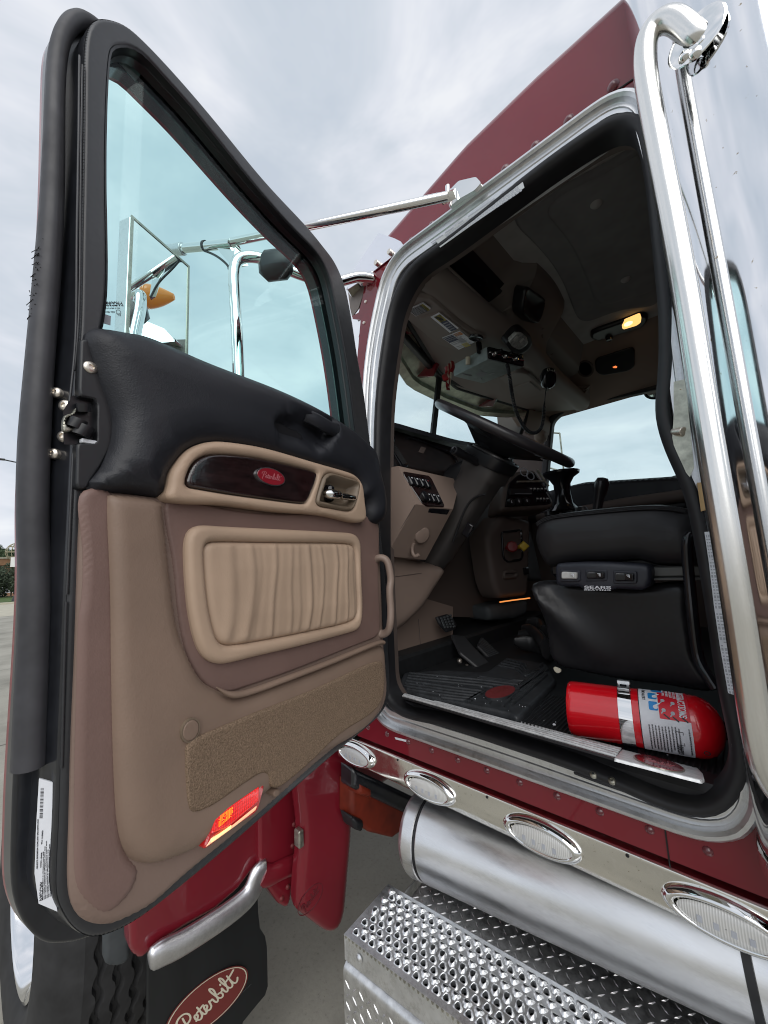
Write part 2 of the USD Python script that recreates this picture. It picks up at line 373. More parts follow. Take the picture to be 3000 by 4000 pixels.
mat('stack_steel', (0.84, 0.85, 0.87), 0.05, 1.0, rvary=(14, 0.03, 0.10), speck=(70, (0.42, 0.36, 0.28), 0.69), bump=(1.5, 0.025, 0.02, 1))
mat('tread_rib', (0.66, 0.67, 0.68), 0.42, 0.3, vary=(60, 0.25))
mat('brushed_tube', (0.80, 0.79, 0.76), 0.2, 1.0, rvary=(30, 0.16, 0.27), speck=(26, (0.62, 0.55, 0.45), 0.70), stretch=(1, 1, 0.25))
mat('satin_aluminium', (0.70, 0.71, 0.72), 0.36, 1.0, rvary=(35, 0.3, 0.44), vary=(9, 0.06), bump=(90, 0.05, 0.001))
mat('tank_aluminium', (0.84, 0.845, 0.85), 0.33, 1.0, rvary=(26, 0.27, 0.42), vary=(16, 0.1), stretch=(0.25, 1, 1), bump=(160, 0.04, 0.001))
mat('plate_aluminium', (0.80, 0.81, 0.82), 0.34, 1.0, rvary=(50, 0.26, 0.45), vary=(40, 0.12))
mat('tread_aluminium', (0.70, 0.70, 0.70), 0.36, 1.0, rvary=(50, 0.25, 0.5), vary=(60, 0.2))
mat('trim_silver', (0.74, 0.74, 0.76), 0.30, 1.0, rvary=(20, 0.26, 0.36))
mat('rail_dark', (0.10, 0.10, 0.095), 0.5, 0.6)
mat('old_steel', (0.42, 0.41, 0.35), 0.45, 1.0, vary=(40, 0.3), rvary=(40, 0.3, 0.6))
mat('screw_steel', (0.74, 0.68, 0.60), 0.34, 1.0, vary=(300, 0.2))
mat('rivet_red', (0.105, 0.011, 0.017), 0.3, coat=0.8)
mat('wheel_chrome', (0.88, 0.88, 0.89), 0.12, 1.0, rvary=(12, 0.06, 0.2))
# plastics and rubber
mat('black_paint', (0.012, 0.013, 0.016), 0.28, coat=0.5, coat_rough=0.15, vary=(30, 0.3))
mat('frame_paint', (0.030, 0.031, 0.034), 0.36, spec=0.5, rvary=(30, 0.3, 0.42), bump=(500, 0.06, 0.0006))
mat('reveal_rubber', (0.006, 0.0065, 0.008), 0.3)
mat('seal_rubber', (0.038, 0.038, 0.043), 0.5, vary=(18, 0.3), rvary=(14, 0.4, 0.65), speck=(220, (0.07, 0.07, 0.07), 0.72))
mat('black_rubber', (0.012, 0.012, 0.014), 0.5, vary=(30, 0.3))
mat('frayed_felt', (0.012, 0.011, 0.011), 1.0)
mat('tyre_rubber', (0.022, 0.022, 0.023), 0.72, vary=(14, 0.45), bump=(80, 0.2, 0.002))
mat('tyre_groove', (0.006, 0.006, 0.006), 0.95)
mat('flap_rubber', (0.010, 0.011, 0.012), 0.5, vary=(8, 0.4), stretch=(1, 1, 0.1))
mat('grey_rubber', (0.055, 0.062, 0.066), 0.7, vary=(20, 0.2))
leather('black_vinyl', (0.018, 0.019, 0.0235), 0.45, 300, 0.55, 0.10)
leather('plum_vinyl', (0.190, 0.122, 0.104), 0.5, 300, 0.5)
leather('tan_vinyl', (0.228, 0.160, 0.121), 0.5, 300, 0.5)
leather('grey_plum_vinyl', (0.210, 0.148, 0.120), 0.55, 300, 0.4)
leather('beige_vinyl', (0.44, 0.318, 0.230), 0.5, 380, 0.4)
leather('seat_leather', (0.018, 0.017, 0.0185), 0.42, 260, 0.7, 0.6)
leather('seat_vinyl', (0.014, 0.0135, 0.015), 0.33, 150, 0.3, 0.7)
mat('gaiter_rubber', (0.016, 0.016, 0.017), 0.4)
mat('bezel_recess', (0.17, 0.128, 0.09), 0.5, bump=(400, 0.1, 0.0006))
mat('carpet_tan', (0.23, 0.163, 0.113), 0.95, vary=(420, 0.4), bump=(420, 0.9, 0.004, 4), spec=0.1)
mat('dark_wood', (0.011, 0.005, 0.005), 0.16, coat=0.7, coat_rough=0.05, vary=(18, 0.7), stretch=(1, 1, 4))
mat('gauge_wood', (0.010, 0.006, 0.006), 0.5, vary=(18, 0.6), stretch=(1, 1, 4))
mat('badge_red', (0.24, 0.012, 0.022), 0.25, coat=0.8)
mat('badge_red_dull', (0.17, 0.022, 0.024), 0.55)
mat('badge_silver', (0.72, 0.72, 0.72), 0.25, 1.0)
mat('script_pink', (0.45, 0.16, 0.18), 0.4)
mat('script_cream', (0.62, 0.58, 0.45), 0.6)
mat('oval_brown', (0.16, 0.026, 0.022), 0.6)
mat('black_plastic', (0.012, 0.012, 0.014), 0.38, bump=(500, 0.12, 0.0006))
mat('pedal_black', (0.022, 0.022, 0.024), 0.45)
mat('latch_black', (0.014, 0.015, 0.017), 0.4)
mat('gloss_black', (0.008, 0.008, 0.01), 0.12)
mat('switch_panel', (0.022, 0.024, 0.034), 0.45, bump=(600, 0.25, 0.0006))
mat('switch_grey', (0.50, 0.50, 0.48), 0.4)
mat('white_print', (0.75, 0.76, 0.80), 0.5)
mat('dash_brown', (0.25, 0.185, 0.152), 0.55, bump=(450, 0.15, 0.0008))
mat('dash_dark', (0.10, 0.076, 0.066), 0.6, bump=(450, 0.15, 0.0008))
mat('console_brown', (0.20, 0.172, 0.155), 0.6, bump=(450, 0.15, 0.0008))
mat('column_plastic', (0.066, 0.060, 0.058), 0.42, bump=(450, 0.15, 0.0008))
mat('wheel_grip', (0.020, 0.018, 0.020), 0.3, bump=(300, 0.1, 0.0006))
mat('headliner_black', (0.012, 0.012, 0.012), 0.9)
mat('headliner', (0.46, 0.46, 0.45), 0.95, bump=(700, 0.4, 0.001), vary=(12, 0.12), spec=0.1)
mat('headliner_dark', (0.28, 0.285, 0.29), 0.95, bump=(700, 0.4, 0.001), vary=(12, 0.12), spec=0.1)
mat('wall_trim', (0.28, 0.22, 0.18), 0.7, bump=(450, 0.15, 0.0008))
mat('floor_rubber', (0.012, 0.013, 0.0145), 0.55, vary=(60, 0.4))
mat('mat_rubber', (0.030, 0.033, 0.037), 0.5, vary=(40, 0.4), speck=(300, (0.09, 0.085, 0.08), 0.73))
mat('pale_button', (0.62, 0.58, 0.46), 0.4)
mat('yellow_plastic', (0.62, 0.42, 0.02), 0.4)
mat('red_plastic', (0.22, 0.012, 0.014), 0.4)
mat('radio_grey', (0.32, 0.38, 0.38), 0.45, 0.3, vary=(40, 0.15))
mat('extinguisher_red', (0.68, 0.004, 0.012), 0.24, coat=0.9, coat_rough=0.05)
mat('paper_white', (0.72, 0.74, 0.78), 0.55, vary=(30, 0.06))
mat('label_red', (0.62, 0.010, 0.025), 0.45)
mat('label_blue', (0.02, 0.25, 0.62), 0.45)
mat('label_yellow', (0.62, 0.52, 0.03), 0.5)
mat('label_orange', (0.50, 0.19, 0.04), 0.5)
mat('label_ink', (0.03, 0.03, 0.035), 0.6)
mat('label_grey', (0.42, 0.44, 0.48), 0.6)
mat('sticker_silver', (0.60, 0.61, 0.58), 0.4, 0.85)
mat('label_navy', (0.04, 0.05, 0.10), 0.6)
mat('tape_tan', (0.50, 0.33, 0.15), 0.6)
mat('zinc_plate', (0.46, 0.47, 0.40), 0.42, 0.8, vary=(60, 0.3), speck=(120, (0.30, 0.22, 0.13), 0.68))
mat('frosted_white', (0.66, 0.68, 0.70), 0.5)
mat('visor_steel', (0.85, 0.86, 0.9), 0.3, 1.0)
mat('frame_casting_dark', (0.02, 0.02, 0.02), 0.7)
mat('amber_lens', (0.75, 0.23, 0.01), 0.18, coat=0.8, emit=((1.0, 0.28, 0.01), 0.12))
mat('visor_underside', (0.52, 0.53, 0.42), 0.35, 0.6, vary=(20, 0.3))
# glass, lamps
pane('door_glass', (0.85, 1.0, 0.985), .012, .3)
pane('cab_glass', (0.84, 0.99, 0.975), .015, .5)
pane('mirror_glass', (0.90, 0.94, 0.95), .06, .7)
MAT['clear_lens'] = usdkit.material(stage, '/World/Looks/clear_lens', {'p': ('principled_bsdf', {'base_color': (0.80, 0.80, 0.78), 'roughness': 0.12, 'coat_weight': 1.0, 'coat_roughness': 0.03}), 'tc': ('texture_coordinate', {}),
    'w': ('wave_texture', {'scale': 85, 'bands_direction': 'x'}), 'b': ('bump', {'strength': 0.35, 'distance': 0.0015}), 'r': ('rgb_ramp', {'ramp': [(0, (0.52, 0.52, 0.50)), (1, (0.68, 0.68, 0.66))]})},
    [('tc.object', 'w.vector'), ('w.fac', 'b.height'), ('b.normal', 'p.normal'), ('w.fac', 'r.fac'), ('r.color', 'p.base_color')], surface='p.BSDF')
mat('mirror_silver', (0.90, 0.92, 0.92), 0.0, 1.0)
mat('lamp_lens_dim', (0.36, 0.38, 0.37), 0.2, coat=0.8, vary=(60, 0.5))
MAT['red_lens'] = usdkit.material(stage, '/World/Looks/red_lens', {'p': ('principled_bsdf', {'base_color': (0.55, 0.006, 0.010), 'roughness': 0.12, 'coat_weight': 0.9, 'emission_color': (1.0, 0.016, 0.010)}), 'tc': ('texture_coordinate', {}), 'm': ('mapping', {'scale': (1, 1, 1)}),
    'w': ('wave_texture', {'scale': 75, 'bands_direction': 'y'}), 'w2': ('wave_texture', {'scale': 60, 'bands_direction': 'z'}), 'mf': ('mix_float', {'fac': 0.35}), 'mr': ('map_range', {'from_min': 0, 'from_max': 1, 'to_min': 0.22, 'to_max': 0.62}), 'b': ('bump', {'strength': 0.5, 'distance': 0.001})},
    [('tc.object', 'w.vector'), ('tc.object', 'w2.vector'), ('w.fac', 'mf.a'), ('w2.fac', 'mf.b'), ('mf.result', 'mr.value'), ('mr.result', 'p.emission_strength'), ('mf.result', 'b.height'), ('b.normal', 'p.normal')], surface='p.BSDF')
mat('red_lens_rim', (0.35, 0.006, 0.008), 0.12, coat=0.9, emit=((1.0, 0.02, 0.01), 0.10))
emitter('red_hot', (1.0, 0.30, 0.03), 1.5)
mat('warm_lens', (0.7, 0.5, 0.36), 0.3, emit=((1.0, 0.45, 0.20), 0.55))
emitter('warm_hot', (1.0, 0.62, 0.24), 2.0)
emitter('amber_glow', (1.0, 0.52, 0.16), 1.3)
emitter('amber_glow_hot', (1.0, 0.66, 0.24), 3.0)
emitter('orange_glow', (1.0, 0.34, 0.08), 0.9)
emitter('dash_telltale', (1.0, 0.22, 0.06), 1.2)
# ground and far things
def concrete():
    N = {'p': ('principled_bsdf', {'roughness': 0.9, 'specular_ior_level': 0.25}), 'g': ('geometry', {}), 'n1': ('noise_texture', {'scale': 0.9, 'detail': 6, 'roughness': 0.6}), 'n2': ('noise_texture', {'scale': 55, 'detail': 5, 'roughness': 0.7}),
         'r1': ('rgb_ramp', {'ramp': [(0.25, (0.19, 0.18, 0.155)), (0.45, (0.30, 0.285, 0.245)), (0.7, (0.40, 0.38, 0.33))]}), 'r2': ('rgb_ramp', {'ramp': [(0.26, (0.55, 0.54, 0.52)), (0.40, (0.95, 0.95, 0.94)), (0.62, (1.05, 1.05, 1.03)), (0.72, (0.7, 0.68, 0.65))]}),
         'mu': ('mix_color', {'blend_type': 'multiply', 'fac': 1.0}), 'b': ('bump', {'strength': 0.35, 'distance': 0.004})}
    L = [('g.position', 'n1.vector'), ('g.position', 'n2.vector'), ('n1.fac', 'r1.fac'), ('n2.fac', 'r2.fac'), ('r1.color', 'mu.a'), ('r2.color', 'mu.b'), ('mu.result', 'p.base_color'), ('n2.fac', 'b.height'), ('b.normal', 'p.normal')]
    MAT['concrete'] = usdkit.material(stage, '/World/Looks/concrete', N, L, surface='p.BSDF')
concrete()
mat('joint_dark', (0.10, 0.095, 0.085), 0.95)
mat('kerb_concrete', (0.45, 0.42, 0.33), 0.9, vary=(3, 0.12))
mat('grass', (0.06, 0.105, 0.02), 0.95, vary=(4, 0.4))
mat('tree_leaf', (0.055, 0.085, 0.028), 0.8, vary=(0.9, 0.4))
mat('tree_leaf_dark', (0.035, 0.06, 0.022), 0.8, vary=(0.9, 0.4))
mat('hedge_leaf', (0.055, 0.075, 0.045), 0.8, vary=(2, 0.4))
mat('bark', (0.10, 0.075, 0.055), 0.9, vary=(6, 0.3))
mat('fascia_brown', (0.20, 0.105, 0.05), 0.7, vary=(2, 0.15))
mat('pillar_stone', (0.33, 0.19, 0.115), 0.9, vary=(3, 0.35))
mat('pillar_stone_pale', (0.42, 0.28, 0.18), 0.9, vary=(3, 0.3))
mat('wire_gold', (0.34, 0.31, 0.20), 0.5, 0.4)
mat('car_white', (0.78, 0.79, 0.80), 0.3, coat=0.6)
mat('car_glass', (0.02, 0.022, 0.025), 0.1)
mat('pole_dark', (0.03, 0.035, 0.035), 0.5)
mat('sign_white', (0.75, 0.75, 0.72), 0.6)
# ------------------------------------------------------------------ the ground
gx = 400.0
single('ground', (V([[-gx, -gx, 0], [gx, -gx, 0], [gx, gx, 0], [-gx, gx, 0]]), [[0, 1, 2, 3]]), 'concrete', 'pale worn concrete yard under and around the truck', kind='structure')

# ------------------------------------------------------------------ the truck: cab shell
truck = thing('semi_truck', 'burgundy semi truck with driver door open, chrome trim and tan and black cab', 'truck', (-0.45, 0.95, 0.0))
SIDE = Plane((0, 0, 0), (1, 0, 0), (0, 0, 1))    # cab side, looked at from outside: s = x, t = z, height towards the viewer
OPEN = rounded([(-.905, 1.119), (-.034, 1.114), (-.031, 2.560), (-.745, 2.586), (-.862, 2.30), (-.902, 1.95)], [.10, .125, .105, .11, .3, .3], 9)
OPEN = resample(OPEN, 260, True)
def inward(P):
    T = np.roll(P, -1, 0) - np.roll(P, 1, 0); T /= np.linalg.norm(T, axis=1, keepdims=True)
    return np.c_[-T[:, 1], T[:, 0]]              # counter-clockwise outline
N_OPEN = inward(OPEN)
def ring(P, Nn, d, y): q = P + Nn * d; return np.c_[q[:, 0], np.full(len(q), y), q[:, 1]]
def roof_z(x): return float(np.interp(x, [-1.0, -.86, -.77, -.44, -.24, -.08, 0.3], [2.60, 2.655, 2.698, 2.778, 2.794, 2.796, 2.80]))
xs = np.linspace(-0.80, 0.30, 34)
side_poly = Polygon([(-.98, 1.06), (.30, 1.06), (.30, roof_z(.3) - .045)] + [(x, roof_z(x) - .045) for x in xs[::-1]] + [(-.83, 2.60), (-.88, 2.46), (-.93, 2.2), (-.955, 1.95), (-.98, 1.9)])
part(truck, 'cab_side_panel', slab(side_poly.difference(Polygon(OPEN + N_OPEN * .006)), SIDE, -.02, 0), 'burgundy_paint')
prof = []
for x in np.linspace(-.80, .30, 34):
    z = roof_z(x); c = []
    for a in np.linspace(0, np.pi / 2, 8): c.append((x, .05 - .05 * math.cos(a), z - .05 + .05 * math.sin(a)))
    for y in np.linspace(.2, 1.7, 8): c.append((x, y, z + .16 * math.sin((y - .05) / 1.8 * np.pi)))
    for a in np.linspace(np.pi / 2, 0, 8): c.append((x, 1.85 + .05 * math.cos(a), z - .05 + .05 * math.sin(a)))
    prof.append(c)
part(truck, 'roof', loft(prof, False), 'burgundy_paint', 50)
part(truck, 'roof_front', loft([[(x, y, z) for x, y, z in prof[0]], [(-.80 - .32 * max(0, 1 - abs(y - .95) / 1.6), y, 2.597) for _, y, _ in prof[0]]], False), 'burgundy_paint')
part(truck, 'far_side_panel', slab(side_poly.difference(Polygon([(-.98, 1.95), (-.2, 1.95), (-.2, 2.6), (-.98, 2.6)])), Plane((0, 1.90, 0), (1, 0, 0), (0, 0, 1)), -.02, 0), 'burgundy_paint')
part(truck, 'rear_wall', rbox((.33, .95, 1.9), (.05, 1.90, 1.80)), 'burgundy_paint')
part(truck, 'hood', pad(Polygon(rounded([(.20, .62), (1.70, .62), (1.66, 1.35), (1.50, 1.66), (.95, 1.76), (.40, 1.66), (.24, 1.35)], .15, 6)), Plane((-1.30, 0, 0), (0, 1, 0), (0, 0, 1)), -2.0, 0, r=.05, res=.08), 'burgundy_paint', 60, label='long burgundy hood ahead of the cab')
part(truck, 'sleeper_body', rbox((1.35, .95, 1.95), (1.95, 1.94, 2.0), None, .06), 'burgundy_paint')
for y_ in (.52, 1.38): part(truck, 'chassis_rail', rbox((.4, y_, .78), (5.6, .09, .28), None, .01), 'black_paint')
part(truck, 'engine_block', rbox((-1.7, .95, .80), (1.5, .62, .55), None, .05), 'frame_casting_dark'); part(truck, 'transmission', rbox((-.45, .95, .72), (1.1, .5, .45), None, .06), 'frame_casting_dark')
part(truck, 'cab_underside', rbox((-.35, .95, 1.08), (1.25, 1.80, .10), None, .01), 'black_paint')
# seam and rivets on the upper side panel
seam = [(R4(*p)) for p in [(1095, 330), (1000, 395), (920, 450)]]
part(truck, 'panel_seam', tube([Py(*p, -.001) for p in seam], .0022, 6), 'reveal_rubber')
for q in [(990, 370), (1044, 412), (798, 518), (653, 630), (523, 730), (207, 972), (118, 1040), (400, 815), (300, 905)]:
    c = Py(*R4(*q), -.001); part(truck, 'rivet', lathe([(1e-5, -0.0075), (.006, -.0065), (.0115, -.002), (.012, .001)], c, (0, 1, 0), 14), 'rivet_red', 60)
# aluminium door opening frame with its rolled bead
fp = [(.0, .004), (-.002, -.010), (.003, -.017), (.009, -.018), (.014, -.013), (.016, -.006), (.019, -.004), (.027, -.006), (.034, -.0065), (.0365, -.004), (.039, -.0035), (.050, -.004), (.0525, 0.0), (.053, .03)]
# rubber door seal: a fat bulb that bulges inwards round the striker
SEAL = spline([(-.86, 1.30), (-.852, 1.222), (-.80, 1.180), (-.672, 1.180), (-.471, 1.178), (-.274, 1.170), (-.161, 1.156), (-.108, 1.168), (-.078, 1.20), (-.060, 1.245), (-.057, 1.30), (-.060, 1.362), (-.060, 1.48), (-.061, 1.602), (-.067, 1.706), (-.083, 1.785),
    (-.089, 1.857), (-.079, 1.919), (-.063, 2.039), (-.056, 2.175), (-.051, 2.318), (-.052, 2.405), (-.060, 2.46), (-.085, 2.492), (-.117, 2.505), (-.163, 2.510), (-.225, 2.512), (-.344, 2.507), (-.548, 2.499), (-.632, 2.497), (-.686, 2.468), (-.737, 2.403), (-.767, 2.317),
    (-.802, 2.185), (-.824, 2.056), (-.845, 1.80), (-.858, 1.55)], 7, True)
SEAL = resample(SEAL, 260, True)
gap = np.clip((shapely.distance(shapely.points(OPEN), shapely.LinearRing(SEAL)) - .010) / .053, .1, 1.35); gap = np.convolve(np.r_[gap[-9:], gap, gap[:9]], np.ones(19) / 19, 'valid')
def fring(d, y): return ring(OPEN, N_OPEN, np.where(d > .016, .016 + (d - .016) * gap, d)[:, None] * np.ones(2), y)
part(truck, 'door_opening_frame', loft([fring(np.full(len(OPEN), d), y) for d, y in fp]), 'satin_aluminium', 25)
k0 = np.argmin(np.linalg.norm(OPEN - [-.5, 1.119], axis=1)); k1 = np.argmin(np.linalg.norm(SEAL - [-.5, 1.178], axis=1))
OPr, NOr, SEr = np.roll(OPEN, -k0, 0), np.roll(N_OPEN, -k0, 0), np.roll(SEAL, -k1, 0)
NSr = inward(SEr)
part(truck, 'door_seal', loft([ring(OPr, NOr, (.016 + .031 * np.roll(gap, -k0))[:, None] * np.ones(2), .001), ring(SEr, NSr, -.016, .004), ring(SEr, NSr, -.012, -.006), ring(SEr, NSr, -.004, -.010), ring(SEr, NSr, .005, -.006), ring(SEr, NSr, .010, .006), ring(SEr, NSr, .011, .02), ring(SEr, NSr, .012, .05)]), 'black_rubber', 60)
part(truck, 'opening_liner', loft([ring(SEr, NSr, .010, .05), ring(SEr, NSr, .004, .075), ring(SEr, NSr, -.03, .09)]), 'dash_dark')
# striker plate, pin, stickers on the rear edge of the opening
def quad(L, y, R=None): return [(V(Py(*(R(*p) if R else p), y))[[0, 2]]) for p in L]
part(truck, 'striker_plate', slab(quad([(640, -300), (760, -330), (800, 0), (860, 620), (815, 730), (740, 640), (660, 480), (625, 300), (640, 60)], -.009, C5), SIDE, .006, .009), 'zinc_plate')
pin = Py(*C5(750, 235), -.012); pin2 = Py(*C5(600, 252), .004)
part(truck, 'striker_pin', cyl(pin, pin2, .0085, 16), 'screw_steel', 40)
part(truck, 'striker_washer', cyl(pin2, pin2 + (pin2 - pin) / np.linalg.norm(pin2 - pin) * .005, .012, 16), 'screw_steel', 40)
part(truck, 'tape_strip', slab(quad([(893, 790), (945, 785), (990, 1085), (935, 1100)], -.010, C5), SIDE, .009, .0105), 'tape_tan')
lab = quad([(972, 1322), (1030, 1318), (1100, 1700), (1175, 2180), (1235, 2590), (1322, 3092), (1228, 3060), (1140, 2560), (1075, 2120), (1020, 1650)], -.010, C5)
part(truck, 'specification_label', slab(lab, SIDE, .0085, .0105), 'paper_white', label='long white printed specification label')
lp = Polygon(lab); lines = []
for i in range(46):
    z = lp.bounds[1] + (lp.bounds[3] - lp.bounds[1]) * (i + .7) / 47
    for x0, x1 in ((.12, .42), (.5, .9)):
        a = LineString([(-1, z), (1, z)]).intersection(lp)
        if a.is_empty: continue
        xa, xb = a.coords[0][0], a.coords[-1][0]; w = xb - xa; hgt = .0022 if i % 3 else .0045
        if rng.random() < .9: lines.append(shapely.box(xa + w * (x0 + .06 * rng.random()), z - hgt / 2, xa + w * (x1 - .1 * rng.random()), z + hgt / 2))
part(truck, 'label_print', slab(unary_union(lines), SIDE, .0106, .0109), 'label_grey')
# weathered sticker on the top rail
sq = quad([(215, 1030), (590, 765), (600, 800), (235, 1062)], -.016, R4)
part(truck, 'rail_sticker', slab(sq, SIDE, .0065, .0072), 'sticker_silver', label='faded sticker with rows of small print')
a, b = V(sq[0]), V(sq[1]); e = V(sq[3]) - a; pr = []
for i in range(5):
    t = .12; 
    while t < .93:
        w = .01 + .03 * rng.random(); p = a + (b - a) * t + e * (.2 + .16 * i); q = a + (b - a) * min(t + w, .95) + e * (.2 + .16 * i); n = e * .06
        pr.append(Polygon([p - n, q - n, q + n, p + n])); t += w + .006
for t0, t1 in ((-.06, .1), (.13, .24), (.3, .36), (.42, .72), (.8, .98)):
    p = a + (b - a) * t0 - e * .02; q = a + (b - a) * t1 - e * .02; n = e * (.06 + .05 * rng.random()); pr.append(Polygon([p - n, q - n * .6, q + n, p + n * .5]))
part(truck, 'sticker_print', slab(unary_union(pr), SIDE, .0073, .0075), 'label_grey')

# ------------------------------------------------------------------ the driver door, open some 77 degrees
H = Py(835, 1400, -.05); AD = math.radians(13)
DOOR = Plane((H[0], H[1], 0), (math.sin(AD), -math.cos(AD), 0), (0, 0, 1))
door = part(truck, 'door', slab([(.02, 1.6), (.06, 1.6), (.06, 1.64), (.02, 1.64)], DOOR, -.05, -.03), 'black_paint')
D = lambda L, h=0.0, R=None: DOOR.pts(L, h, R)
# outline of the inner shell: front lip, and the wider back edge of its sloping side
front = [(122, 1909), (128, 1951), (150, 1993), (180, 2019), (212, 2024), (250, 2012), (300, 1985), (400, 1908), (500, 1824), (620, 1718), (740, 1614), (810, 1556), (838, 1510), (838, 1400), (832, 1250), (820, 1129), (812, 1040), (799, 950), (786, 850),
    (772, 770), (763, 710), (750, 640), (737, 597), (720, 562), (700, 535), (665, 492), (575, 395), (480, 280), (400, 185), (345, 124), (310, 88), (275, 57), (245, 43), (222, 39), (207, 42), (194, 54), (187, 75), (183, 110), (180, 300), (175, 560), (172, 700), (165, 804), (159, 954), (154, 1074), (145, 1284), (138, 1480), (131, 1659), (127, 1784)]
back_dx = [46, 40, 30, 14, 0] + [0] * 29 + [0, 0, 0, 0, 4, 16, 28, 34, 38, 40, 42, 42, 42, 42, 42, 44, 46, 48]
back_dx = (back_dx + [46] * len(front))[:len(front)]
fr = V(D(front, -.012)); 
bk = V(D([(x - dx, y + (dx * .35 if y > 1900 else 0)) for (x, y), dx in zip(front, back_dx)], -.012))
shift = bk - fr                                    # how far the back edge stands out
frs = V(spline(np.c_[fr, shift], 5, True)); fr, bk = frs[:, :2], frs[:, :2] + frs[:, 2:] * .62
DOORPOLY = Polygon(fr).buffer(0)
WIN = spline(V(D([(237.5, 125), (246, 105), (260, 101), (280, 102), (310, 119), (345, 156), (400, 217), (470, 302), (545, 395), (635, 497), (685, 550), (707, 590), (720, 640), (732, 700), (745, 774), (757, 860), (766, 930), (770, 1010), (700, 950), (560, 905), (400, 850), (220, 800), (222, 700), (229, 420)], -.012)), 5, True)
winpoly = Polygon(WIN).buffer(0)
# front face of the shell, its sloping side, the reveal of the window
part(door, 'door_frame', pad(DOORPOLY.difference(winpoly), DOOR, -.018, -.010, r=.006, res=.008), 'frame_paint', 40)
part(door, 'door_edge', loft([np.c_[DOOR.at(fr[:, 0], fr[:, 1], -.014)], np.c_[DOOR.at(fr[:, 0] + (bk - fr)[:, 0] * .25, fr[:, 1] + (bk - fr)[:, 1] * .25, -.017)], np.c_[DOOR.at(*(fr + (bk - fr) * .32).T, -.030)], np.c_[DOOR.at(*(fr + (bk - fr) * .8).T, -.036)], np.c_[DOOR.at(bk[:, 0], bk[:, 1], -.060)]]), 'black_paint', 30)
wi = resample(WIN, 160, True); wn = inward(wi); wn = wn if Polygon(wi + wn * .004).area < Polygon(wi).area else -wn
part(door, 'window_reveal', loft([DOOR.at(*(wi + wn * d).T, h) for d, h in ((-.002, -.0105), (.001, -.012), (.002, -.018), (.0025, -.023), (.004, -.025), (.0045, -.040))]), 'reveal_rubber', 30)
gl = Polygon(wi + wn * .001)
part(door, 'window_glass', slab(gl, DOOR, -.0345, -.0305), 'door_glass')
outer = Polygon(spline(V(D([(26, 1800), (31, 1665), (52, 1284), (52, 1100), (60, 924), (72, 774), (97, 500), (107, 130), (118, 70), (148, 38), (190, 40), (400, 250), (700, 640), (760, 1000), (780, 1500), (400, 1860), (250, 1995), (200, 2023), (165, 2035), (120, 2040), (90, 2033), (55, 1998), (32, 1945), (25, 1885)], -.06)), 5, True)).buffer(0)
part(door, 'outer_skin', pad(unary_union([outer, Polygon(bk).buffer(0).buffer(-.004)]).difference(Polygon(wi - wn * .002)), DOOR, -.085, -.060, r=.004, res=.02), 'black_paint', 40)
part(door, 'outer_paint', slab(unary_union([outer, Polygon(bk).buffer(0).buffer(-.004)]).difference(Polygon(wi - wn * .002)), DOOR, -.092, -.085), 'burgundy_paint')
# fat grey weatherstrip along the latch edge
wpath = D([(63, 1655), (72, 1434), (76, 1284), (73, 1180), (71, 1080), (75, 950), (87, 774), (109, 500), (117, 300), (121, 160), (131, 92), (148, 57), (176, 45), (215, 70), (300, 160)], -.050)
wp = spline(V(wpath), 9)
wr = np.interp(np.linspace(0, 1, len(wp)), [0, .14, .24, .36, .43, .52, .66, .80, .92, 1], [.0208, .0202, .0198, .0204, .0190, .0182, .0152, .0138, .0150, .014])
part(door, 'weatherstrip', tube(DOOR.at(wp[:, 0], wp[:, 1], -.050), wr, 14, flat=(1.0, .8), ref=DOOR.m), 'seal_rubber', 60)
fz = spline(V(D([(82, 520), (75, 560), (70, 610), (67, 660), (66, 690)], -.050)), 10)
F = []
for i in range(420):
    c = fz[rng.integers(len(fz))] + rng.normal(0, .0020, 2) + V([-.005, 0]); L = rng.uniform(.001, .0024); d = V([1.0, rng.normal(0, .5)])
    F.append(tube([DOOR.at(*c, -.05 + rng.normal(0, .004)), DOOR.at(*(c + d * L * .5), -.049 + rng.normal(0, .004)), DOOR.at(*(c + d * L), -.05 + rng.normal(0, .005))], .0005, 3))
part(door, 'frayed_patch', join(*F, tube(DOOR.at(fz[:, 0] - .0085, fz[:, 1], -.05), np.interp(np.linspace(0, 1, len(fz)), [0, .1, .85, 1], [.002, .0062, .0055, .002]), 8)), 'frayed_felt', False)
for L in ([(145, 1284), (154, 1074), (158, 980)], [(149, 880), (163, 740), (166, 560), (170, 300), (172, 120)], [(134, 1659), (138, 1480), (143, 1300)], [(161, 800), (170, 690), (174, 420), (178, 140)]):
    q = spline(V(D(L, -.010)), 8); part(door, 'edge_bead', tube(DOOR.at(q[:, 0], q[:, 1], -.0105), .0016, 6), 'frame_paint', 60)

